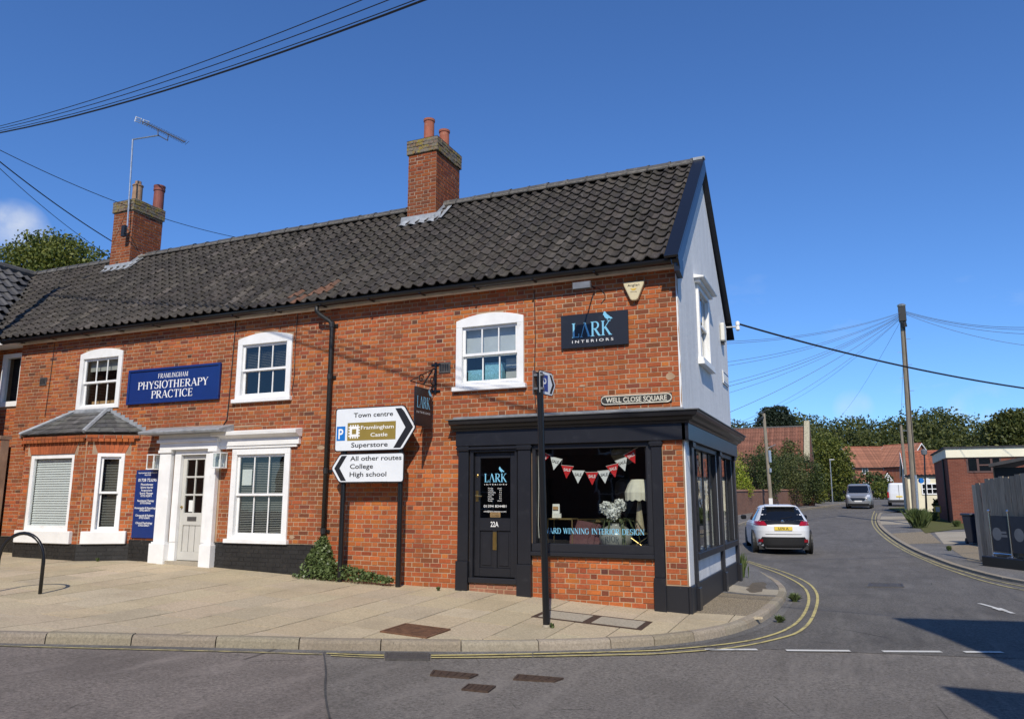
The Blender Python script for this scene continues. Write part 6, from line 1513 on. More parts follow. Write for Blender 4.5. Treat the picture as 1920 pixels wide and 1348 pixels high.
# ------------------------------------------------------------------ vegetation helpers
def blob_cloud(blobs, n, seed, shell=.72):
    def fn(r, m):
        b = np.array(blobs); w = (b[:, 3] * b[:, 4] + b[:, 3] * b[:, 5] + b[:, 4] * b[:, 5]); k = r.choice(len(b), m, p=w / w.sum())
        d = r.normal(size=(m, 3)); d /= np.linalg.norm(d, axis=1)[:, None]; rad = shell + (1 - shell) * r.uniform(0, 1, (m, 1)); bump = 1 + .16 * np.sin(d[:, :1] * 7 + k[:, None]) * np.sin(d[:, 1:2] * 6 + 2 * k[:, None]) + .10 * np.sin(d[:, 2:] * 11 + k[:, None])
        return b[k, :3] + d * rad * bump * b[k, 3:6]
    return fn
def tree(name, label, loc, blobs, mat, n, size, trunk_h, tr=.18, cat='tree', seed=1, limbs=5, group=None, aspect=.6, shell=.6):
    e = empty(name, tuple(loc), label=label, cat=cat, group=group)
    cloud('crown', mat, e, n, blob_cloud(blobs, n, seed, shell), size, seed, aspect)
    r = random.Random(seed); mb = MB()
    mb.tube([(0, 0, -.3), (.05 * trunk_h, 0, trunk_h * .5), (0, .03 * trunk_h, trunk_h)], [tr, tr * .8, tr * .55], 8)
    for i in range(limbs):
        b = blobs[i % len(blobs)]; mb.tube([(0, 0, trunk_h * r.uniform(.55, .95)), (b[0] * .5, b[1] * .5, (trunk_h + b[2]) / 2), (b[0], b[1], b[2])], [tr * .5, tr * .3, tr * .12], 6)
    mb.build('trunk', M['bark'], e); return e
def at(px, py, Y): return onY(px, py, Y)
def gz(x, y): return R(x, y)

# ------------------------------------------------------------------ buildings along the side street
def house(name, label, loc, rz, w, d, eave, ridge, wall, roof, wins=(), gwins=(), ov=.25, verge=None, pitch_rows=True, cat='building', wave=.25, door=None):
    e = empty(name, tuple(loc), rz, label=label, cat=cat)
    MB().box(0, w, 0, d, -.5, eave).add([(0, 0, eave), (0, d, eave), (0, d / 2, ridge - .08), (w, 0, eave), (w, d, eave), (w, d / 2, ridge - .08)], [(0, 2, 1), (3, 4, 5)]).build('wall', M[wall], e)
    nx = max(2, int((w + 2 * ov) / wave) * 4); nr = 12; mb = MB(); r = random.Random(int(w * 100))
    sl = math.hypot(d / 2 + ov, (ridge - eave) * (d / 2 + ov) / (d / 2)); k_ = (ridge - eave) / (d / 2)
    for sgn in (1, -1):
        rows = []; tints = []
        for j in range(nr):
            for q in (0, 1):
                f = (j + q * .98) / nr; y = (-ov + (d / 2 + ov) * f); z = eave - ov * k_ + (d / 2 + ov) * f * k_ + (.04 if q == 0 else .0) + .04
                yy = y if sgn > 0 else d - y; rows.append([(-ov + (w + 2 * ov) * i / nx, yy, z + .035 * math.sin(2 * math.pi * i / 4)) for i in range(nx + 1)])
        mb.grid(rows)
    o = mb.build('roof', M[roof], e, tint=False)
    at_ = o.data.attributes.new("tint", 'FLOAT_COLOR', 'POINT'); n = len(o.data.vertices); tt = np.ones((n, 4), np.float32); tt[:, :3] = np.repeat(np.random.uniform(.75, 1.2, (n // (nx + 1), 1, 1)), nx + 1, 1).reshape(-1, 1) * np.tile(np.repeat(np.random.uniform(.8, 1.2, nx // 4 + 1), 4)[:nx + 1], n // (nx + 1))[:, None]; at_.data.foreach_set("color", tt.ravel())
    MB().tube([(-ov, d / 2, ridge + .03), (w + ov, d / 2, ridge + .03)], .10, 8).build('ridge', M['ridge' if roof == 'roof_barn' else 'terracotta'], o)
    if verge:
        for x in (-ov - .02, w + ov - .04):
            for sgn in (1, -1):
                y0, y1 = (-ov, d / 2) if sgn > 0 else (d + ov, d / 2); z0, z1 = eave - ov * k_, ridge
                MB().add([(x, y0, z0 - .12), (x + .06, y0, z0 - .12), (x + .06, y1, z1 - .12), (x, y1, z1 - .12), (x, y0, z0 + .06), (x + .06, y0, z0 + .06), (x + .06, y1, z1 + .06), (x, y1, z1 + .06)], BOXF).build('verge_board', M[verge], e)
        MB().box(-ov, w + ov, -ov - .05, -ov + .02, eave - ov * k_ - .05, eave - ov * k_ + .06).build('gutter', M['black'], e)
    def win(F, x, z, ww, hh, cols, rows_):
        f = MB().fbox(F, x, x + .07, z, z + hh, -.02, .05).fbox(F, x + ww - .07, x + ww, z, z + hh, -.02, .05).fbox(F, x + .07, x + ww - .07, z, z + .08, -.02, .06).fbox(F, x + .07, x + ww - .07, z + hh - .07, z + hh, -.02, .05)
        for i in range(1, cols): f.fbox(F, x + ww * i / cols - .025, x + ww * i / cols + .025, z + .08, z + hh - .07, -.02, .045)
        for i in range(1, rows_): f.fbox(F, x + .07, x + ww - .07, z + hh * i / rows_ - .025, z + hh * i / rows_ + .025, -.02, .043)
        o = f.build('window', M['white'], e); MB().fbox(F, x + .07, x + ww - .07, z + .08, z + hh - .07, .002, .012).build('pane', M['dark_glass'], o)
    FL = Fr((0, 0, 0), (1, 0, 0), (0, 0, 1), (0, -1, 0)); FG = Fr((w, 0, 0), (0, 1, 0), (0, 0, 1), (1, 0, 0)); FG0 = Fr((0, d, 0), (0, -1, 0), (0, 0, 1), (-1, 0, 0))
    for q in wins: win(FL, *q)
    for side, *q in gwins: win(FG if side > 0 else FG0, *q)
    if door: MB().fbox(FL, door[0], door[0] + .95, 0, 2.05, .0, .05).build('door', M[door[1]], e)
    return e
# old barn with red tiled roof
YB = 66.
pr_, pl0 = at(1509, 857, YB), at(1340, 857, YB)
rdg = at(1506, 800, YB + 4.2)
barn = house('brick_barn', 'long old barn with weathered red tiled roof and stone coped gable end', (pl0[0] - 6, YB, gz(-4, YB)), 0, pr_[0] - pl0[0] + 6, 8.4, pr_[2] - gz(-4, YB), rdg[2] - gz(-4, YB), 'wall_old', 'roof_barn', ov=.12)
wB = pr_[0] - pl0[0] + 6; eB, rB = pr_[2] - gz(-4, YB), rdg[2] - gz(-4, YB)
mb = MB()
for y0, y1 in ((-.35, 4.2), (8.75, 4.2)): mb.add([(wB - .05, y0, eB - .3), (wB + .45, y0, eB - .3), (wB + .45, y1, rB + .15), (wB - .05, y1, rB + .15), (wB - .05, y0, eB + .15), (wB + .45, y0, eB + .15), (wB + .45, y1, rB + .6), (wB - .05, y1, rB + .6)], BOXF)
mb.build('gable_coping', M['coping'], barn)
MB().prism([(-.1, -.5), (8.5, -.5), (8.5, eB), (4.2, rB + .1), (-.1, eB)], Fr((wB, 0, 0), (0, 1, 0), (0, 0, 1), (1, 0, 0)), .0, .40).build('gable_end', M['wall_red'], barn)
# garden walls along the left pavement
gw = empty('garden_wall', (-4.5, 28, gz(-4.5, 28)), label='old brick garden wall with rounded coping along the left pavement', cat='wall')
def wall_run(x0, y0, x1, y1, h0, h1, th=.24):
    o = V(-4.5, 28, gz(-4.5, 28)); n = 8; d = unit(V(x1 - x0, y1 - y0)); nn = V(-d[1], d[0]) * th / 2; mb = MB(); cp = MB()
    for i in range(n):
        q = []
        for f in (i / n, (i + 1) / n):
            x, y = x0 + (x1 - x0) * f, y0 + (y1 - y0) * f; z = gz(x, y); h = h0 + (h1 - h0) * f; q.append((x, y, z, h))
        (xa, ya, za, ha), (xb, yb, zb, hb) = q
        vs = [V(xa + nn[0], ya + nn[1], za - .2) - o, V(xb + nn[0], yb + nn[1], zb - .2) - o, V(xb - nn[0], yb - nn[1], zb - .2) - o, V(xa - nn[0], ya - nn[1], za - .2) - o]
        mb.add(vs + [v + V(0, 0, .2 + hh) for v, hh in zip(vs, (ha, hb, hb, ha))], BOXF)
        c2 = [v * 1 for v in vs]; cen = [(vs[0] + vs[3]) / 2, (vs[1] + vs[2]) / 2, (vs[1] + vs[2]) / 2, (vs[0] + vs[3]) / 2]
        c2 = [c + (v - c) * 1.35 for v, c in zip(vs, cen)]; cp.add([v + V(0, 0, .2 + hh) for v, hh in zip(c2, (ha, hb, hb, ha))] + [c + (v - c) * .4 + V(0, 0, .30 + hh) for v, c, hh in zip(vs, cen, (ha, hb, hb, ha))], BOXF)
    return mb, cp
for i, a in enumerate(((-4.5, 22, -4.3, 35.2, 1.45, 1.4), (-4.28, 36.6, -3.72, 44, 1.5, 1.45), (-3.72, 44, -2.5, 56.5, 1.45, 1.4), (-2.5, 56.5, -1.45, 63, 1.4, 1.5))):
    mb, cp = wall_run(*a); w_ = mb.build('wall_length', M['wall_old'], gw); cp.build('coping', M['wall_old'], w_)
MB().box(.05, .39, 8.35, 8.70, -.0, 1.92).build('gate_pier', M['wall_old'], gw)
ew = empty('brick_wall_end', tuple(at(1520, 945, 63.)), label='taller ramped brick wall end beside the barn', cat='wall')
MB().prism([(-2.2, -.5), (.35, -.5), (.35, 2.1), (-.2, 2.0), (-1.2, 1.2), (-2.2, .9)], LOCAL, -.3, .05).build('wall', M['wall_red'], ew); MB().prism([(-.2, 2.0), (.40, 2.1), (.40, 2.2), (-.2, 2.1)], LOCAL, -.34, .09).build('coping', M['coping'], ew)
# new brick houses at the top of the street
YH = 128.
a = at(1607, 925, YH); zH = a[2] - .3; scl = lambda px0, px1: at(px1, 900, YH)[0] - at(px0, 900, YH)[0]
eH = at(1607, 874, YH)[2] - zH; rH = at(1600, 838, YH + 4)[2] - zH
house('brick_house', 'new red brick house with porch, left of the pair at the end of the street', (a[0], YH, zH), math.radians(22), 7.6, 8.5, eH, rH, 'wall_red', 'roof_new', [(1.1, eH - 1.25, 1.0, 1.1, 2, 1), (4.6, eH - 1.35, 1.1, 1.2, 2, 1), (1.0, .9, 1.2, 1.2, 2, 1)], [], .35, 'white', door=(3.6, 'white'))
pc = empty('porch', tuple(V(a[0], YH, zH) + V(3.3, .4, 0)), math.radians(22), label='small pitched roof porch with white gable on the brick house', cat='porch')
MB().add([(-.2, -1.6, 2.3), (1.9, -1.6, 2.3), (.85, -1.6, 3.9), (-.2, 0, 2.3), (1.9, 0, 2.3), (.85, 0, 3.9)], [(0, 2, 5, 3), (1, 4, 5, 2)]).build('porch_roof', M['terracotta'], pc)
MB().add([(0, -1.62, 2.25), (1.7, -1.62, 2.25), (.85, -1.62, 3.6)], [(0, 1, 2)]).box(.0, .12, -1.6, -1.48, 0, 2.3).box(1.6, 1.72, -1.6, -1.48, 0, 2.3).build('gable_frame', M['white'], pc)
b = at(1668, 925, YH + 3)
house('brick_house', 'new red brick house on the right of the pair at the end of the street', (b[0] - 2.2, YH + 3, zH), math.radians(-38), 6.2, 7.5, eH + .1, rH + .2, 'wall_red', 'roof_new', [(.8, eH - 1.4, .8, 1.2, 2, 1), (2.6, .8, 1.4, 1.2, 2, 1)], [(1, 2.0, eH - 1.4, 1.0, 1.3, 2, 1), (1, 4.6, eH - 1.4, .9, 1.3, 2, 1), (1, 2.0, .9, 1.2, 1.3, 2, 1), (1, 4.6, .6, 1.0, 1.7, 2, 1)], .35, 'white')
# cream cottage
YC = 50.; c0, c1 = at(1699, 890, YC), at(1770, 890, YC); zC = gz(c0[0], YC) + .05
house('cream_cottage', 'low cream rendered cottage with orange pantile roof', (c0[0], YC, zC), 0, c1[0] - c0[0] + 2, 5.2, c0[2] - zC, at(1710, 848, YC + 2.6)[2] - zC, 'cream_render', 'roof_pan', [(at(1727, 907, YC)[0] - c0[0], at(1727, 927, YC)[2] - zC, at(1757, 907, YC)[0] - at(1727, 907, YC)[0], at(1727, 906, YC)[2] - at(1727, 927, YC)[2], 3, 2)], [], .12, 'white')
sgn = empty('round_sign', tuple(at(1733, 901, 45.)), label='small blue and white roundels on the lamp post before the cottage', cat='sign')
for x_ in (-.18, .18): MB().lathe([(.17, 0), (.17, .02)], (x_, 0, 0), 16, (0, -1, 0)).build('disc', M['sign_blue' if x_ < 0 else 'sign_white'], sgn)
# flat roofed brown brick building
f0, f1 = at(1788, 978, 34.), at(1773, 848, 34.); fx = f0[0]; zF = gz(fx, 34) + .05
FB = empty('flat_roof_building', (fx, 34, zF), label='brown brick flat roofed building with a deep cream fascia', cat='building')
hF = at(1780, 858, 34.)[2] - zF; hT = at(1780, 838, 34.)[2] - zF; Wf = 14.
wf0, wf1 = at(1812, 870, 34.)[0] - fx, at(1878, 870, 34.)[0] - fx; wz0, wz1 = at(1840, 886, 34.)[2] - zF, at(1840, 855, 34.)[2] - zF
FL = Fr((0, 0, 0), (1, 0, 0), (0, 0, 1), (0, -1, 0))
wall_mesh('wall', FL, 0, Wf, -.4, hF, [(wf0, wf1, wz0, hF)], M['wall_brown'], FB)
MB().box(0, .25, .24, 7, -.4, hF).box(.25, Wf, 6.7, 7, -.4, hF).build('side_wall', M['wall_brown'], FB)
MB().box(-.06, Wf + .3, -.08, 7.1, hF, hT - .08).build('fascia', M['cream_fascia'], FB); MB().box(-.14, Wf + .36, -.16, 7.2, hT - .08, hT).build('roof', M['felt_roof'], FB)
mb = MB().fbox(FL, wf0, wf0 + .08, wz0, hF, -.1, 0).fbox(FL, wf1 - .08, wf1, wz0, hF, -.1, 0).fbox(FL, wf0 + .08, wf1 - .08, wz0, wz0 + .09, -.1, .02).fbox(FL, wf0 + .08, wf1 - .08, hF - .08, hF, -.1, 0)
for k in (.33, .72): mb.fbox(FL, wf0 + (wf1 - wf0) * k - .05, wf0 + (wf1 - wf0) * k + .05, wz0 + .09, hF - .08, -.1, 0)
mb.fbox(FL, wf0 + (wf1 - wf0) * .33, wf0 + (wf1 - wf0) * .72, wz0 + .35, wz0 + .42, -.09, -.01)
o = mb.build('window', M['brown_frame'], FB)
for k0, k1 in ((.03, .31), (.35, .70), (.74, .97)): MB().fbox(FL, wf0 + (wf1 - wf0) * k0, wf0 + (wf1 - wf0) * k1, wz0 + .09, hF - .08, -.06, -.05).build('pane', M['dark_glass'], o)
MB().tube([(-.08, 1.4, 0), (-.08, 1.4, hF)], .05, 7).build('downpipe', M['black'], FB)
# dark timber shed behind the fence
sh = at(1858, 905, 17.); shz = gz(sh[0], 17)
e = empty('timber_shed', (sh[0], 17, shz), label='dark shed with an overhanging felt roof behind the board fence', cat='shed')
zt0 = at(1858, 868, 16.4)[2] - shz; zt1 = at(1920, 852, 16.4)[2] - shz; wS = at(1920, 860, 16.4)[0] - sh[0]
for i in range(12): MB().box(.12, wS + 3, -.03 - .004 * (i % 2), .0, i * .19, i * .19 + .184).build('cladding_board', M['black'], e)
MB().box(.12, wS + 3, .0, .2, 0, zt0 - .12).build('wall', M['black'], e)
MB().add([(-.10, -.6, zt0 - .12), (wS + 3, -.6, zt1 + .45), (wS + 3, 3.4, zt1 + .5), (1.1, 3.4, zt0 - .05), (-.10, -.6, zt0 - .02), (wS + 3, -.6, zt1 + .56), (wS + 3, 3.4, zt1 + .6), (1.1, 3.4, zt0 + .06)], BOXF).build('roof', M['felt_roof'], e)
MB().box(.55, .75, -.05, -.03, .9, 2.15).build('pale_post', M['pole_wood'], e, tint=True)

# ------------------------------------------------------------------ fence, barriers, bin, marker
fa, fb_ = G(1838, 1052, RD + .05), at(1965, 1040, 10.2); fa = V(*fa); fbp = V(fb_[0], 10.2)
FE = empty('board_fence', tuple(fa), label='tall weathered grey board fence on the right', cat='fence')
fd = unit(V(fbp[0] - fa[0], fbp[1] - fa[1])); FF = Fr((0, 0, 0), (fd[0], fd[1], 0), (0, 0, 1), (fd[1], -fd[0], 0)); fl_ = np.linalg.norm(fbp - fa[:2]); h_l = at(1824, 908, fa[1])[2] - fa[2]
nb = 13; bw = fl_ / nb
for i in range(nb):
    k = rb.uniform(.6, 1.2); tl = rb.uniform(-.012, .012) - .012; top = h_l + (.09 if i >= 3 else 0) + i * .012 + rb.uniform(-.02, .02)
    raw_obj('board', [FF.p(i * bw + .010 + tl * z_ + (0 if s_ == 0 else bw - .026), z_, c_) for z_ in (.05, top) for s_, c_ in ((0, .0), (0, .022), (1, .022), (1, .0))], BOXF, M['fence_wood'], FE, tint=[(k, k, k * .97)] * 8)
for z_ in (.5, 1.6): MB().fbox(FF, 0, fl_, z_, z_ + .09, -.05, -.002).build('rail', M['fence_wood'], FE, tint=True)
MB().fbox(FF, -.02, .10, 0, h_l - .05, -.10, -.002).build('post', M['fence_wood'], FE, tint=True)
# low black kerb wall below the barriers
q0, q1 = G(1842, 1064, RD), G(2010, 1085, RD)
bq = unit((q1 - q0)[:2]); BF = Fr((0, 0, 0), (bq[0], bq[1], 0), (0, 0, 1), (bq[1], -bq[0], 0)); bl_ = np.linalg.norm((q1 - q0)[:2])
e = tag(bevel(MB().fbox(Fr(q0, BF.u, BF.v, BF.n), 0, bl_, -.1, .30, -.9, 0).build('planter_kerb', M['black'], None), .02), 'low black kerb under the cafe barriers', 'kerb')
B_ = empty('cafe_barrier', tuple(q0 + V(0, 0, .30)), label='dark printed cafe barrier banners between chrome posts in front of the fence', cat='barrier')
posts = [.12, .78, 1.78]
for x_ in posts:
    MB().tube([BF.p(x_, 0, -.25), BF.p(x_, 1.06, -.25)], .022, 10).lathe([(.02, 0), (.04, .03), (.045, .06), (.03, .09)], BF.p(x_, 1.06, -.25), 10).lathe([(.13, 0), (.13, .012), (.03, .03)], BF.p(x_, 0, -.25), 14).build('post', M['chrome'], B_)
MB().tube([BF.p(.12, .07, -.25), BF.p(.78, .07, -.25)], .02, 8).build('rail', M['chrome'], B_)
for x0, x1, s_ in ((.16, .74, .6), (.82, 1.74, 1.)):
    o = MB().fbox(BF, x0, x1, .12, 1.0, -.256, -.246).build('banner', M['banner'], B_)
    MB().lathe([(.16, 0), (.16, .002)], BF.p(x0 + .22 * s_ + .04, .55, -.2455), 20, BF.n).build('roundel', M['banner_print'], o)
    if s_ < 1: MB().fbox(BF, x0 + .32, x0 + .50, .57, .62, -.246, -.244).fbox(BF, x0 + .32, x0 + .52, .48, .54, -.246, -.244).build('printed_lines', M['banner_print'], o)
    else: letters(B_, BF, 'E', x0 + .46, .48, .15, M['banner_print'], c=-.244, align='L', width=.10)
bp = G(1826, 1020, RD + .05)
e = empty('wheelie_bin', tuple(bp + V(.1, 0, 0)), math.radians(15), label='dark blue wheelie bin standing at the end of the board fence', cat='bin')
bevel(MB().add([(-.22, -.25, .05), (.22, -.25, .05), (.22, .25, .05), (-.22, .25, .05), (-.28, -.34, .95), (.28, -.34, .95), (.28, .34, .95), (-.28, .34, .95)], BOXF).build('body', M['plastic_bin'], e), .02)
bevel(MB().box(-.31, .31, -.38, .40, .95, 1.03).build('lid', M['plastic_bin'], e), .03, 2)
for x_ in (-.2, .2): MB().lathe([(.10, -.03), (.10, .03)], (x_, .28, .10), 12, (1, 0, 0)).build('wheel', M['rubber'], e)
hy = G(1760, 975, RD + .05); e = empty('hydrant_marker', tuple(hy), label='short yellow marker post on the grass by the brown building', cat='marker')
bevel(MB().box(-.07, .07, -.05, .05, -.1, .40).build('post', M['hydrant'], e), .01); bevel(MB().box(-.17, .17, -.07, .07, .40, .78).build('plate', M['hydrant'], e), .03, 2); MB().box(-.10, .10, -.074, -.07, .46, .72).build('panel', M['plaque_cream'], e)
for px_, py_, h_, n_, lb in ((1722, 990, .95, 420, 'tall feathery weeds round the foot of the near utility pole'), (1748, 977, .55, 260, 'lower weeds between the pole and the brown building'), (1795, 988, .35, 160, 'grass tuft on the verge edge'), (1780, 1032, .16, 80, 'grass tuft between the concrete slabs on the far side')):
    weed(px_, py_, h_, n_ * 3, lb, spread=.55, dz=RD + .05, size=.06)

# ------------------------------------------------------------------ poles and wires
def upole(name, base, top, r0, r1, label, guard=None, steps=True, box=True, tint=1.):
    base, top = V(*base), V(*top); e = empty(name, tuple(base), label=label, cat='pole'); d = top - base
    MB().tube([V(0, 0, -.3), d * .5, d], [r0, (r0 + r1) / 2, r1], 12, tint=(tint,) * 3).build('shaft', M['pole_wood'], e, tint=True)
    if box: MB().box(d[0] - .17, d[0] + .17, d[1] - .2, d[1] + .17, d[2] - .85, d[2] - .10).build('junction_box', M['cable'], e); MB().lathe([(.2, 0), (.22, .08), (.12, .14)], tuple(d + V(0, 0, -.06)), 10).build('cap', M['galv'], e); MB().tube([d + V(0, -.2, -.95), d + V(.04, -.16, -1.2)], .14, 8).build('cable_loop', M['cable'], e)
    if guard: MB().tube([d * .0 + V(r0 * .7, -r0 * .8, 0), d * guard + V(r0 * .7, -r0 * .8, 0)], .07, 8).build('cable_guard', M['galv'], e)
    if guard: MB().tube([d * guard + V(r0 * .6, -r0 * .8, 0), d * .97 + V(r1 * .5, -r1, 0)], .022, 6).build('riser_cable', M['cable'], e)
    if steps:
        for i in range(9):
            f = .36 + .06 * i; s_ = -1 if i % 2 else 1; MB().tube([d * f, d * f + V(s_ * .32, -.05, 0)], .012, 5).build('step_iron', M['galv'], e)
    return e
nb_ = G(1718, 985, RD); nt = at(1690, 573, nb_[1])
upole('utility_pole', nb_, nt, .155, .115, 'tall wooden utility pole with many wires and a black box on top', guard=.22)
sb = V(*at(1446, 940, 44.)); sb[2] = gz(sb[0], 44.) + .05; stp = at(1432, 775, 44.)
e = upole('utility_pole', sb, stp, .13, .10, 'shorter utility pole with transformer fittings by the garden wall', steps=False, box=False, tint=1.15)
dd = stp - sb; MB().tube([dd * .62 + V(.18, -.14, 0), dd * .50 + V(.18, -.14, 0)], .10, 8).build('fuse_box', M['galv'], e); MB().tube([dd * .44 + V(.14, -.14, 0), dd * .40 + V(.14, -.14, 0)], .09, 8).build('fuse_box', M['galv'], e); MB().tube([dd * .64, dd * .66 + V(.6, 0, .12)], .025, 6).build('lamp_arm', M['galv'], e); MB().box(dd[0] * .06 - .12, dd[0] * .06 + .12, -.16, -.12, .4, .95).build('notice', M['plate_white'], e)
tb = V(*at(1704, 958, 50.)); tb[2] = gz(tb[0], 50.); tt_ = at(1689, 797, 50.)
upole('utility_pole', tb, tt_, .12, .09, 'slim farther utility pole beside the parked white van', steps=False, box=False)
lp = V(*at(1737, 965, 44.)); lp[2] = gz(lp[0], 44.); lt = at(1733, 852, 44.) - lp
e = empty('lamp_post', tuple(lp), label='slim black lamp post in front of the cream cottage', cat='lamp post')
MB().tube([V(0, 0, -.2), lt * .5, lt], [.07, .05, .045], 8).build('column', M['black'], e); MB().lathe([(.05, -.05), (.16, .0), (.19, .25), (.10, .32), (.02, .36)], tuple(lt), 10).build('lantern', M['sign_back'], e)
bl = V(*at(1561, 940, 72.)); bl[2] = gz(bl[0], 72.); blt = at(1556, 862, 72.) - bl
e = empty('lamp_post', tuple(bl), label='pale lamp post in front of the round green tree', cat='lamp post'); MB().tube([V(0, 0, -.2), blt], [.06, .045], 8).build('column', M['galv'], e); MB().box(blt[0] - .05, blt[0] + .4, blt[1] - .06, blt[1] + .06, blt[2], blt[2] + .06).build('lantern', M['plate_white'], e)
# off to the left, out of frame: the pole that carries the wires over the roofs (its shadow falls on the roof)
LPX = V(-15.25, -1.65, 10.05)
upole('utility_pole', (LPX[0], LPX[1], P(LPX[0], LPX[1])), LPX, .15, .12, 'utility pole left of the picture whose shadow lies on the roof', box=False)
def wire(a, b, sag, r, label, group=None, mat='cable_grey', n=26): return tag(MB().tube(catenary(a, b, sag, n), r, 5).build('overhead_wire', M[mat], None), label, 'wire', group)
grp = 'wires from the tall utility pole'
for i, (px_, py_, Y_, s_) in enumerate(((1320, 642, 16, .35), (1320, 646, 15, .35), (1320, 684, 17, .4), (1320, 692, 18, .4), (1320, 728, 19, .4), (1320, 735, 22, .45), (1320, 750, 21, .4), (1320, 792, 24, .4), (1375, 797, 30, .5), (1462, 762, 64, .5), (1566, 790, 100, .6))):
    wire(nt + V(0, 0, -.35 - .03 * i), at(px_, py_, Y_), s_, .011 if i in (5, 7) else .008, ('uppermost', 'second from top', 'third from top', 'fourth from top', 'fifth from top', 'sixth from top', 'seventh from top', 'eighth from top', 'third from right', 'second from right', 'steepest and rightmost')[i] + ' thin telephone wire fanning left from the tall utility pole', grp)
for i, (px_, py_) in enumerate(((2050, 604), (2050, 610), (2050, 622), (2050, 655))): wire(nt + V(.1, 0, -.3 - .05 * i), at(px_, py_, 26 + 2 * i), .5, .011, ('uppermost', 'second highest', 'third highest', 'lowest')[i] + ' thin telephone wire running right from the tall utility pole', 'wires right of the tall utility pole')
wire((.28, 5.28, 5.30), at(2100, 748, 13.), .25, .022, 'thick black cable from the gable bracket out past the right edge', mat='cable')
wire(nt + V(.05, 0, -.8), tt_, .2, .008, 'faint wire from the tall pole to the slim pole behind it')
wire(at(1340, 777, 30.), stp + V(0, 0, -.25), .55, .035, 'sagging bundled cable reaching the shorter pole', mat='cable'); wire(at(1340, 770, 30.), stp + V(0, 0, -.15), .5, .012, 'thin wire above the sagging bundled cable')
for i, (px_, py_, r_) in enumerate(((680, 0, .007), (730, 0, .007), (780, 0, .007), (797, 0, .015))):
    d_ = ray(px_, py_); t_ = (-1.65 - CAM[1] - .20 * (CAM[0] + 15.25)) / (d_[1] + .20 * d_[0]); p_ = CAM + d_ * t_; a_ = LPX + V(0, 0, -.42 - .04 * i); L_ = 1.9
    e_ = a_ + (p_ - a_) * L_; sg = .62 + .06 * i; e_[2] += sg * 4 * (1 / L_) * (1 - 1 / L_) * L_
    wire(a_, e_, sg, r_, ('uppermost thin wire crossing the sky at upper left', 'second thin wire from the top at upper left', 'third thin wire just above the thick cable at upper left', 'thick black cable lowest of those at upper left')[i], mat='cable')
wire(LPX + V(0, 0, -.45), at(480, 452, 6.5), .35, .009, 'wire passing behind the left chimney to the ridge', mat='cable')
wire(LPX + V(0, 0, -.5), (-15.38, 2.30, 8.35), .10, .014, 'cable dropping to the left chimney', mat='cable'); wire(LPX + V(0, 0, -.55), at(196, 474, 4.6), .15, .008, 'wire dropping behind the roof left of the chimney', mat='cable')

# ------------------------------------------------------------------ trees and shrubs
def blobs_px(lst, Y, base):     # (px, py, radius m, squash) -> blob list relative to base
    out = []
    for px_, py_, r_, *k in lst:
        p = at(px_, py_, Y + (k[1] if len(k) > 1 else 0)) - base; out.append((p[0], p[1], p[2], r_, r_, r_ * (k[0] if k else 1)))
    return out
def shrub(name, label, px, Y, lst, mat, n, size, seed, tr=.12, cat='shrub', shell=.6, th=None):
    b = V(*at(px, 935, Y)); b[2] = gz(b[0], Y); bl_ = blobs_px(lst, Y, b); return tree(name, label, b, bl_, mat, n, size, th or max(.6, np.mean([q[2] for q in bl_]) * .8), tr, cat, seed, shell=shell)
shrub('conifer', 'bright yellow green conifer just beyond the white gable', 1378, 41, [(1368, 878, 1.0, 1.3), (1378, 900, 1.0, 1.2), (1392, 915, .8, 1), (1366, 925, 1.1, 1)], 'leaf_lime', 6000, .11, 21, cat='tree')
shrub('garden_shrub', 'dark rounded shrub behind the garden wall left of the shorter pole', 1420, 49, [(1415, 878, 1.4), (1428, 893, 1.7), (1405, 905, 1.4), (1425, 915, 1.5), (1440, 870, 1.2)], 'leaf_dark', 7000, .15, 22)
shrub('garden_shrub', 'large olive shrub behind the garden wall right of the shorter pole', 1465, 57, [(1455, 880, 1.7), (1472, 893, 2.0), (1450, 908, 1.8), (1480, 910, 1.7)], 'leaf_hedge', 8000, .15, 23)
shrub('garden_shrub', 'dark shrub mass at the street end of the barn', 1500, 61, [(1495, 885, 1.9), (1512, 895, 1.8), (1500, 915, 1.8), (1520, 905, 1.2)], 'leaf_dark', 8000, .16, 24)
shrub('garden_shrub', 'brownish creeper climbing onto the barn roof', 1478, 64.5, [(1470, 860, 1.2), (1485, 850, 1.0, 1.4), (1478, 838, .6, 1.5), (1432, 855, 1.0, 1.6)], 'leaf_hedge', 2000, .2, 25)
shrub('round_tree', 'broad sunlit green tree beside the barn gable', 1552, 80, [(1548, 835, 1.6), (1538, 852, 2.1), (1562, 855, 2.1), (1548, 872, 2.6), (1572, 880, 1.8), (1530, 885, 1.8), (1558, 900, 2.2), (1578, 900, 1.3), (1535, 905, 1.5)], 'leaf_mid', 14000, .24, 26, cat='tree', shell=.7, th=3.)
shrub('low_bush', 'low green bush on the corner under the round tree', 1532, 70, [(1530, 920, 1.0), (1536, 928, .9)], 'leaf_mid', 1200, .2, 27); shrub('low_bush', 'dark hedge block behind the pale lamp post', 1560, 86, [(1556, 922, 1.4), (1568, 922, 1.4), (1580, 920, 1.4)], 'leaf_dark', 1800, .3, 28)
shrub('low_bush', 'clipped hedge in front of the new brick house', 1650, 112, [(1630, 910, 2.2), (1648, 913, 2.2), (1655, 918, 1.6)], 'leaf_dark', 2200, .4, 29); shrub('low_bush', 'yellowish bush right of the silver van', 1652, 96, [(1650, 918, 1.3), (1656, 922, 1.1)], 'leaf_mid', 900, .3, 30)
shrub('low_bush', 'dark bush against the shaded side of the brown building', 1755, 41, [(1764, 948, .45), (1766, 958, .45)], 'leaf_dark', 1400, .16, 31)
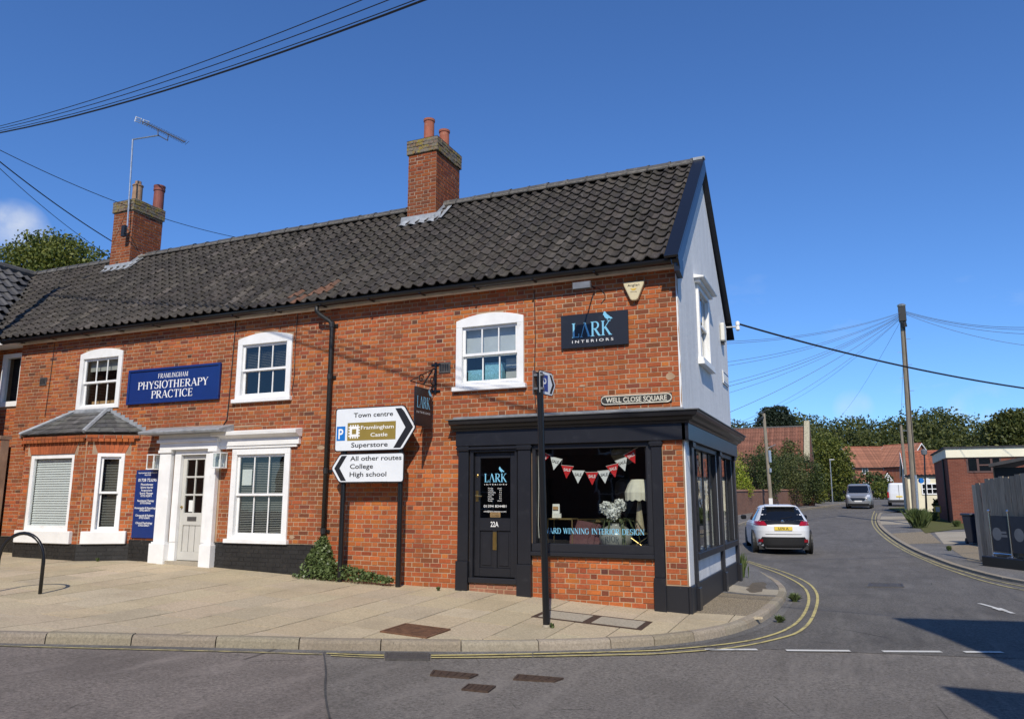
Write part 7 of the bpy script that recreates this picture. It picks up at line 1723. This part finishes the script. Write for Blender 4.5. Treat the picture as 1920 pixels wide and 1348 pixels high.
shrub('cedar_tree', 'tall dark pine rising above the barn roof', 1448, 150, [(1442, 775, 2.2, .6), (1460, 772, 2.2, .6), (1450, 785, 2.6, .7), (1436, 793, 2.2, .8), (1464, 788, 2.4, .7), (1448, 805, 3.2, 1), (1470, 800, 3, .8)], 'leaf_cedar', 9000, .5, 32, .3, 'tree', th=10.)
shrub('sky_tree', 'tree crown on the skyline at the right edge of the photo', 1893, 120, [(1885, 803, 2.6), (1900, 793, 2.4), (1915, 798, 2.6), (1890, 820, 3.4), (1915, 822, 3.4), (1872, 822, 2.4)], 'leaf_wood', 9000, .5, 33, .35, 'tree', th=12.)
# the wood on the skyline reads as one mass
sky_line = [(1340, 798), (1375, 795), (1400, 797), (1430, 800), (1480, 778), (1500, 785), (1520, 792), (1545, 790), (1565, 792), (1590, 788), (1612, 783), (1632, 790), (1655, 793), (1680, 790), (1700, 787), (1722, 776), (1745, 768), (1765, 772), (1785, 778), (1802, 785), (1820, 795), (1838, 803), (1860, 806), (1880, 805), (1905, 800), (1940, 790), (1980, 785)]
wb = []; rw = random.Random(9)
for px_, py_ in sky_line:
    for k in range(5):
        Y_ = 195 + rw.uniform(0, 40) - k * 3; r_ = rw.uniform(3.6, 6.4); p = at(px_ + rw.uniform(-9, 9), py_ + r_ * 5.6 + (0 if k == 0 else rw.uniform(4, 105)), Y_); wb.append((p[0], p[1], p[2], r_, r_, r_ * rw.uniform(.8, 1.15)))
o = cloud('woodland', 'leaf_wood', None, 110000, blob_cloud(wb, 110000, 41, .62), .70, 41, .65); tag(o, 'dark green wood along the skyline behind the houses', 'woodland', kind='stuff')
ltb = V(-24., 12., P(-24, 12))
bl_ = []
for px_, py_, r_ in ((60, 462, 1.1), (95, 458, 1.2), (130, 462, 1.1), (110, 480, 1.3), (75, 482, 1.3), (150, 478, 1.0), (30, 478, 1.0), (10, 472, .8), (190, 478, .7), (120, 500, 1.6), (60, 500, 1.6)):
    p = at(px_, py_ + 16, 12.) - ltb; bl_.append((p[0], p[1], p[2], r_, r_, r_))
tree('garden_tree', 'leafy green tree showing above the roof ridge at the left', ltb, bl_, 'leaf_mid', 12000, .17, 7.5, .22, seed=35)

# ------------------------------------------------------------------ vehicles
def wheel(parent, x, y, r=.31, w=.20, rim='wheel_grey'):
    s_ = 1 if x > 0 else -1
    o = MB().lathe([(r * .62, -w / 2), (r * .92, -w / 2), (r, -w * .36), (r, w * .36), (r * .92, w / 2), (r * .62, w / 2)], (x, y, r), 24, (1, 0, 0)).build('tyre', M['rubber'], parent)
    MB().lathe([(r * .62, 0), (r * .60, .03), (r * .2, .015), (r * .05, .03)], (x + s_ * w * .34, y, r), 20, (s_, 0, 0)).build('rim', M[rim], o)
class Ring:
    """a vehicle body as stacked horizontal super-ellipses: (z, half width, y rear, y front)"""
    def __init__(s, lv, n=5.0):
        a = np.array(lv, float); s.n = n; s.z = np.linspace(a[0, 0], a[-1, 0], 41); s.z = np.unique(np.concatenate([s.z, a[:, 0]]))
        s.w, s.r, s.f = (np.interp(s.z, a[:, 0], a[:, k]) for k in (1, 2, 3)); k_ = np.array([.25, .5, .25])
        for nm in 'wrf':
            q = getattr(s, nm); p = np.pad(q, 1, mode='edge'); setattr(s, nm, np.convolve(p, k_, 'valid'))
    def g(s, z): return [float(np.interp(z, s.z, q)) for q in (s.w, s.r, s.f)]
    def end(s, x, z, front=False):
        w, r, f = s.g(z); k = max(0., 1 - min(1., abs(x) / w) ** s.n) ** (1 / s.n); return (r + f) / 2 + (1 if front else -1) * (f - r) / 2 * k
    def side(s, y, z):
        w, r, f = s.g(z); return w * max(0., 1 - min(1., abs(y - (r + f) / 2) / ((f - r) / 2)) ** s.n) ** (1 / s.n)
    def body(s, mat, parent, name='body', m=64):
        rows = []
        for z, w, r, f in zip(s.z, s.w, s.r, s.f):
            row = []
            for i in range(m):
                a = 2 * math.pi * i / m; c, q = math.cos(a), math.sin(a); e = 2 / s.n; row.append((w * math.copysign(abs(c) ** e, c), (r + f) / 2 + (f - r) / 2 * math.copysign(abs(q) ** e, q), z))
            rows.append(row)
        mb = MB().grid(rows, close=True); mb.f += [tuple(range(m - 1, -1, -1)), tuple((len(rows) - 1) * m + i for i in range(m))]
        return mb.build(name, M[mat], parent, smooth=True)
    def endpatch(s, poly, off, name, mat, parent, front=False, nx=14, nz=6):
        xl0, xr0, z0, xl1, xr1, z1 = poly; rows = []
        for j in range(nz + 1):
            q = j / nz; xl, xr, z = xl0 + (xl1 - xl0) * q, xr0 + (xr1 - xr0) * q, z0 + (z1 - z0) * q
            rows.append([(xl + (xr - xl) * i / nx, s.end(xl + (xr - xl) * i / nx, z, front) + (off if front else -off), z) for i in range(nx + 1)])
        return MB().grid(rows).build(name, M[mat], parent, smooth=True)
    def sidepatch(s, sg, poly, off, name, mat, parent):
        y00, y01, z0, y10, y11, z1 = poly; rows = []
        for j in range(6):
            q = j / 5; ya, yb, z = y00 + (y10 - y00) * q, y01 + (y11 - y01) * q, z0 + (z1 - z0) * q; rows.append([(sg * (s.side(ya + (yb - ya) * i / 8, z) + off), ya + (yb - ya) * i / 8, z) for i in range(9)])
        return MB().grid(rows).build(name, M[mat], parent, smooth=True)
def mir(sg, a, b): return (a, b) if sg > 0 else (-b, -a)
# white hatchback seen from behind
cpos = V(-.12, 15.7, 0); cpos[2] = R(cpos[0], 15.7)
CAR = empty('hatchback_car', tuple(cpos), math.radians(11), label='white five door hatchback driving away into the side street', cat='car')
CB = Ring([(.14, .76, -1.82, 1.78), (.22, .86, -1.92, 1.90), (.46, .885, -1.97, 1.95), (.70, .885, -1.98, 1.90), (.84, .878, -1.96, 1.72), (.91, .860, -1.92, 1.25), (.98, .815, -1.86, .92), (1.18, .705, -1.70, .58), (1.33, .615, -1.54, .28), (1.40, .56, -1.45, .05), (1.44, .49, -1.33, -.10), (1.465, .32, -1.05, -.35)], 4.2)
CB.body('car_white', CAR)
CB.endpatch((-.66, .66, 1.00, -.52, .52, 1.37), .010, 'rear_window', 'dark_glass', CAR); CB.endpatch((-.76, .76, .87, -.68, .68, .995), .011, 'light_bar', 'car_black', CAR)
for s_ in (-1, 1):
    q0, q1 = mir(s_, .46, .83); q2, q3 = mir(s_, .54, .79); CB.endpatch((q0, q1, .84, q2, q3, .965), .018, 'tail_light', 'car_light', CAR, nx=8, nz=3)
    q0, q1 = mir(s_, .60, .74); q2, q3 = mir(s_, .60, .72); CB.endpatch((q0, q1, .34, q2, q3, .43), .022, 'reflector', 'car_light', CAR, nx=4, nz=2)
CB.endpatch((-.82, .82, .17, -.62, .62, .50), .012, 'lower_bumper', 'car_trim', CAR); CB.endpatch((-.50, .50, .575, -.54, .54, .588), .006, 'tailgate_seam', 'car_trim', CAR)
yp = CB.end(0, .75)
MB().box(-.26, .26, yp - .03, yp - .01, .70, .81).build('number_plate', M['plate_yellow'], CAR)
PF = Fr((0, yp - .0305, 0), (1, 0, 0), (0, 0, 1), (0, -1, 0)); letters(CAR, PF, 'U70 A', 0, .72, .072, M['letter_black'], c=.001, width=.30, bold=.02, name='plate_characters')
MB().lathe([(.055, 0), (.05, .01), (.02, .014)], (0, CB.end(0, .95) - .012, .955), 16, (0, -1, 0)).build('badge', M['chrome'], CAR)
bevel(MB().box(-.47, .47, -1.62, -1.36, 1.395, 1.43).build('spoiler', M['car_white'], CAR), .018); MB().tube([(0, -1.0, 1.455), (0, -1.10, 1.56)], .012, 5).build('aerial_fin', M['car_black'], CAR)
MB().tube([(-.05, CB.end(0, 1.04) - .02, 1.04), (.30, CB.end(.3, 1.10) - .02, 1.10)], .010, 5).build('wiper', M['car_black'], CAR)
for s_ in (-1, 1):
    CB.sidepatch(s_, (-1.42, -.42, .98, -1.18, -.46, 1.36), .006, 'side_window', 'dark_glass', CAR); CB.sidepatch(s_, (-.36, .62, .98, -.40, .12, 1.36), .006, 'side_window', 'dark_glass', CAR)
    for y_ in (-.40, .62): CB.sidepatch(s_, (y_ - .008, y_ + .008, .32, y_ - .008, y_ + .008, .95), .003, 'door_seam', 'car_trim', CAR)
    bevel(MB().box(s_ * .97 - .09, s_ * .97 + .09, .50, .64, .97, 1.11).build('mirror', M['car_black'], CAR), .03)
    for y_ in (-1.28, 1.22): wheel(CAR, s_ * .785, y_); MB().lathe([(.37, -.04), (.37, .012), (.33, .013)], (s_ * .868, y_, .33), 24, (s_, 0, 0)).build('wheel_arch', M['car_trim'], CAR)
MB().box(-.72, .72, -1.75, 1.7, .12, .28).build('underbody', M['car_trim'], CAR)
# silver van coming towards the camera
vpos = V(2.85, 60.5, 0); vpos[2] = R(2.85, 60.5)
VAN = empty('silver_van', tuple(vpos), math.radians(-3), label='silver panel van with its headlights on coming down the street', cat='van')
VB = Ring([(.22, .90, -2.40, 2.40), (.32, .97, -2.52, 2.46), (.60, .99, -2.56, 2.48), (.85, .99, -2.54, 2.48), (1.02, .985, -2.40, 2.48), (1.16, .97, -2.02, 2.48), (1.30, .95, -1.78, 2.47), (1.86, .84, -1.12, 2.42), (1.95, .80, -.95, 2.38), (1.99, .66, -.6, 2.2)], 6.)
VB.body('van_silver', VAN)
VB.endpatch((-.82, .82, 1.24, -.72, .72, 1.84), .012, 'windscreen', 'dark_glass', VAN); VB.endpatch((-.46, .46, .62, -.60, .60, .86), .012, 'grille', 'car_black', VAN); VB.endpatch((-.50, .50, .93, -.54, .54, .97), .012, 'upper_grille', 'car_black', VAN)
VB.endpatch((-.88, .88, .26, -.92, .92, .40), .012, 'lower_bumper', 'car_trim', VAN); VB.endpatch((-.28, .28, .52, -.28, .28, .63), .03, 'number_plate', 'plate_white', VAN)
for s_ in (-1, 1):
    q0, q1 = mir(s_, .60, .88); q2, q3 = mir(s_, .68, .90); VB.endpatch((q0, q1, .92, q2, q3, 1.10), .02, 'headlight', 'lamp_clear', VAN, nx=6, nz=3)
    VB.sidepatch(s_, (-1.5, -.7, 1.25, -1.0, -.75, 1.75), .006, 'side_window', 'dark_glass', VAN)
    bevel(MB().box(s_ * 1.10 - .10, s_ * 1.10 + .10, -1.35, -1.2, 1.20, 1.45).build('mirror', M['car_black'], VAN), .03)
    for y_ in (-1.6, 1.6): wheel(VAN, s_ * .88, y_, .34, .22)
MB().box(-.85, .85, -2.3, 2.3, .16, .30).build('underbody', M['car_trim'], VAN)
# parked white van, rear view
wp = V(*at(1688, 938, 68.)); wp[2] = gz(wp[0], 68.) + .02
e = empty('white_van', tuple(wp), math.radians(-4), label='white van parked by the kerb beside the slim pole', cat='van')
Ring([(.28, .90, -2.36, 2.3), (.40, .97, -2.42, 2.5), (1.1, .97, -2.42, 2.1), (1.25, .96, -2.41, 1.8), (1.85, .84, -2.38, 1.2), (1.96, .80, -2.34, 1.0), (2.0, .6, -2.2, .8)], 8.).body('car_white', e)
MB().box(-.9, .9, -2.46, -2.40, .30, .52).build('bumper', M['car_trim'], e); MB().box(-.25, .25, -2.45, -2.42, .75, .86).build('number_plate', M['plate_yellow'], e)
for s_ in (-1, 1):
    MB().box(s_ * .88 - .06, s_ * .88 + .06, -2.44, -2.38, .7, 1.2).build('tail_light', M['car_light'], e)
    for y_ in (-1.5, 1.5): wheel(e, s_ * .86, y_, .33, .22)
MB().box(-.01, .01, -2.44, -2.41, .55, 1.85).build('door_seam', M['car_trim'], e)

# ------------------------------------------------------------------ buildings out of frame that shade the road and stand in the reflections
ap = V(*G(1670, 1158, RD)); s1 = 9.0 / math.tan(SUN_EL); k1 = ap[:2] + V(math.sin(SUN_AZ), math.cos(SUN_AZ)) * s1
e = empty('corner_house_opposite', (k1[0], k1[1], 0), label='tall cream house out of frame on the right that shades the road', cat='building')
zt = 9.0 + ap[2]
ua, ub_ = unit(V(.978, .209)), unit(V(.62, -.78)); GRD = Fr((0, 0, 0), (1, 0, 0), (0, 1, 0), (0, 0, 1))
foot = [tuple(V(0, 0)), tuple(ub_ * 9), tuple(ub_ * 9 + ua * 9), tuple(ua * 9)]
MB().prism(foot, GRD, -.4, zt - .2).build('wall', M['cream_render'], e); MB().prism(foot, GRD, zt - .2, zt).build('parapet', M['cream_render'], e)
FW_ = Fr((0, 0, 0), (ub_[0], ub_[1], 0), (0, 0, 1), (-.78, -.62, 0))
for x_, z_ in ((1.5, 3.4), (4.5, 3.4), (6.8, 3.4), (6.8, .8)): o = MB().fbox(FW_, x_, x_ + 1, z_, z_ + 1.4, -.02, .04).build('window', M['white'], e); MB().fbox(FW_, x_ + .08, x_ + .92, z_ + .08, z_ + 1.32, .04, .05).build('pane', M['dark_glass'], o)
ap2 = V(*G(1760, 1285, RD)); s2 = 6.0 / math.tan(SUN_EL); k2 = ap2[:2] + V(math.sin(SUN_AZ), math.cos(SUN_AZ)) * s2 - k1
u2 = unit(V(.55, -.84)); f2 = [tuple(k2), tuple(k2 + u2 * 3.6), tuple(k2 + u2 * 3.6 + V(2.6, 0)), tuple(k2 + V(2.6, 0))]
MB().prism(f2, GRD, -.4, 6.0 + ap2[2]).build('front_bay', M['cream_render'], e)
for i in range(5):
    x0 = -24 + i * 6.2
    house('terrace_house', ('red brick terraced house behind the viewpoint, %s from the left' % ('first', 'second', 'third', 'fourth', 'fifth')[i]), (x0 + 6.2, -20, P(x0, -20) - .05), math.pi, 6.2, 7, 4.9, 7.4, 'wall_opposite', 'roof_barn', [(.9, 3.0, 1.1, 1.3, 2, 2), (4.1, 3.0, 1.1, 1.3, 2, 2), (.9, .7, 1.3, 1.5, 2, 2)], [], .05, None, door=(4.2, 'black'))
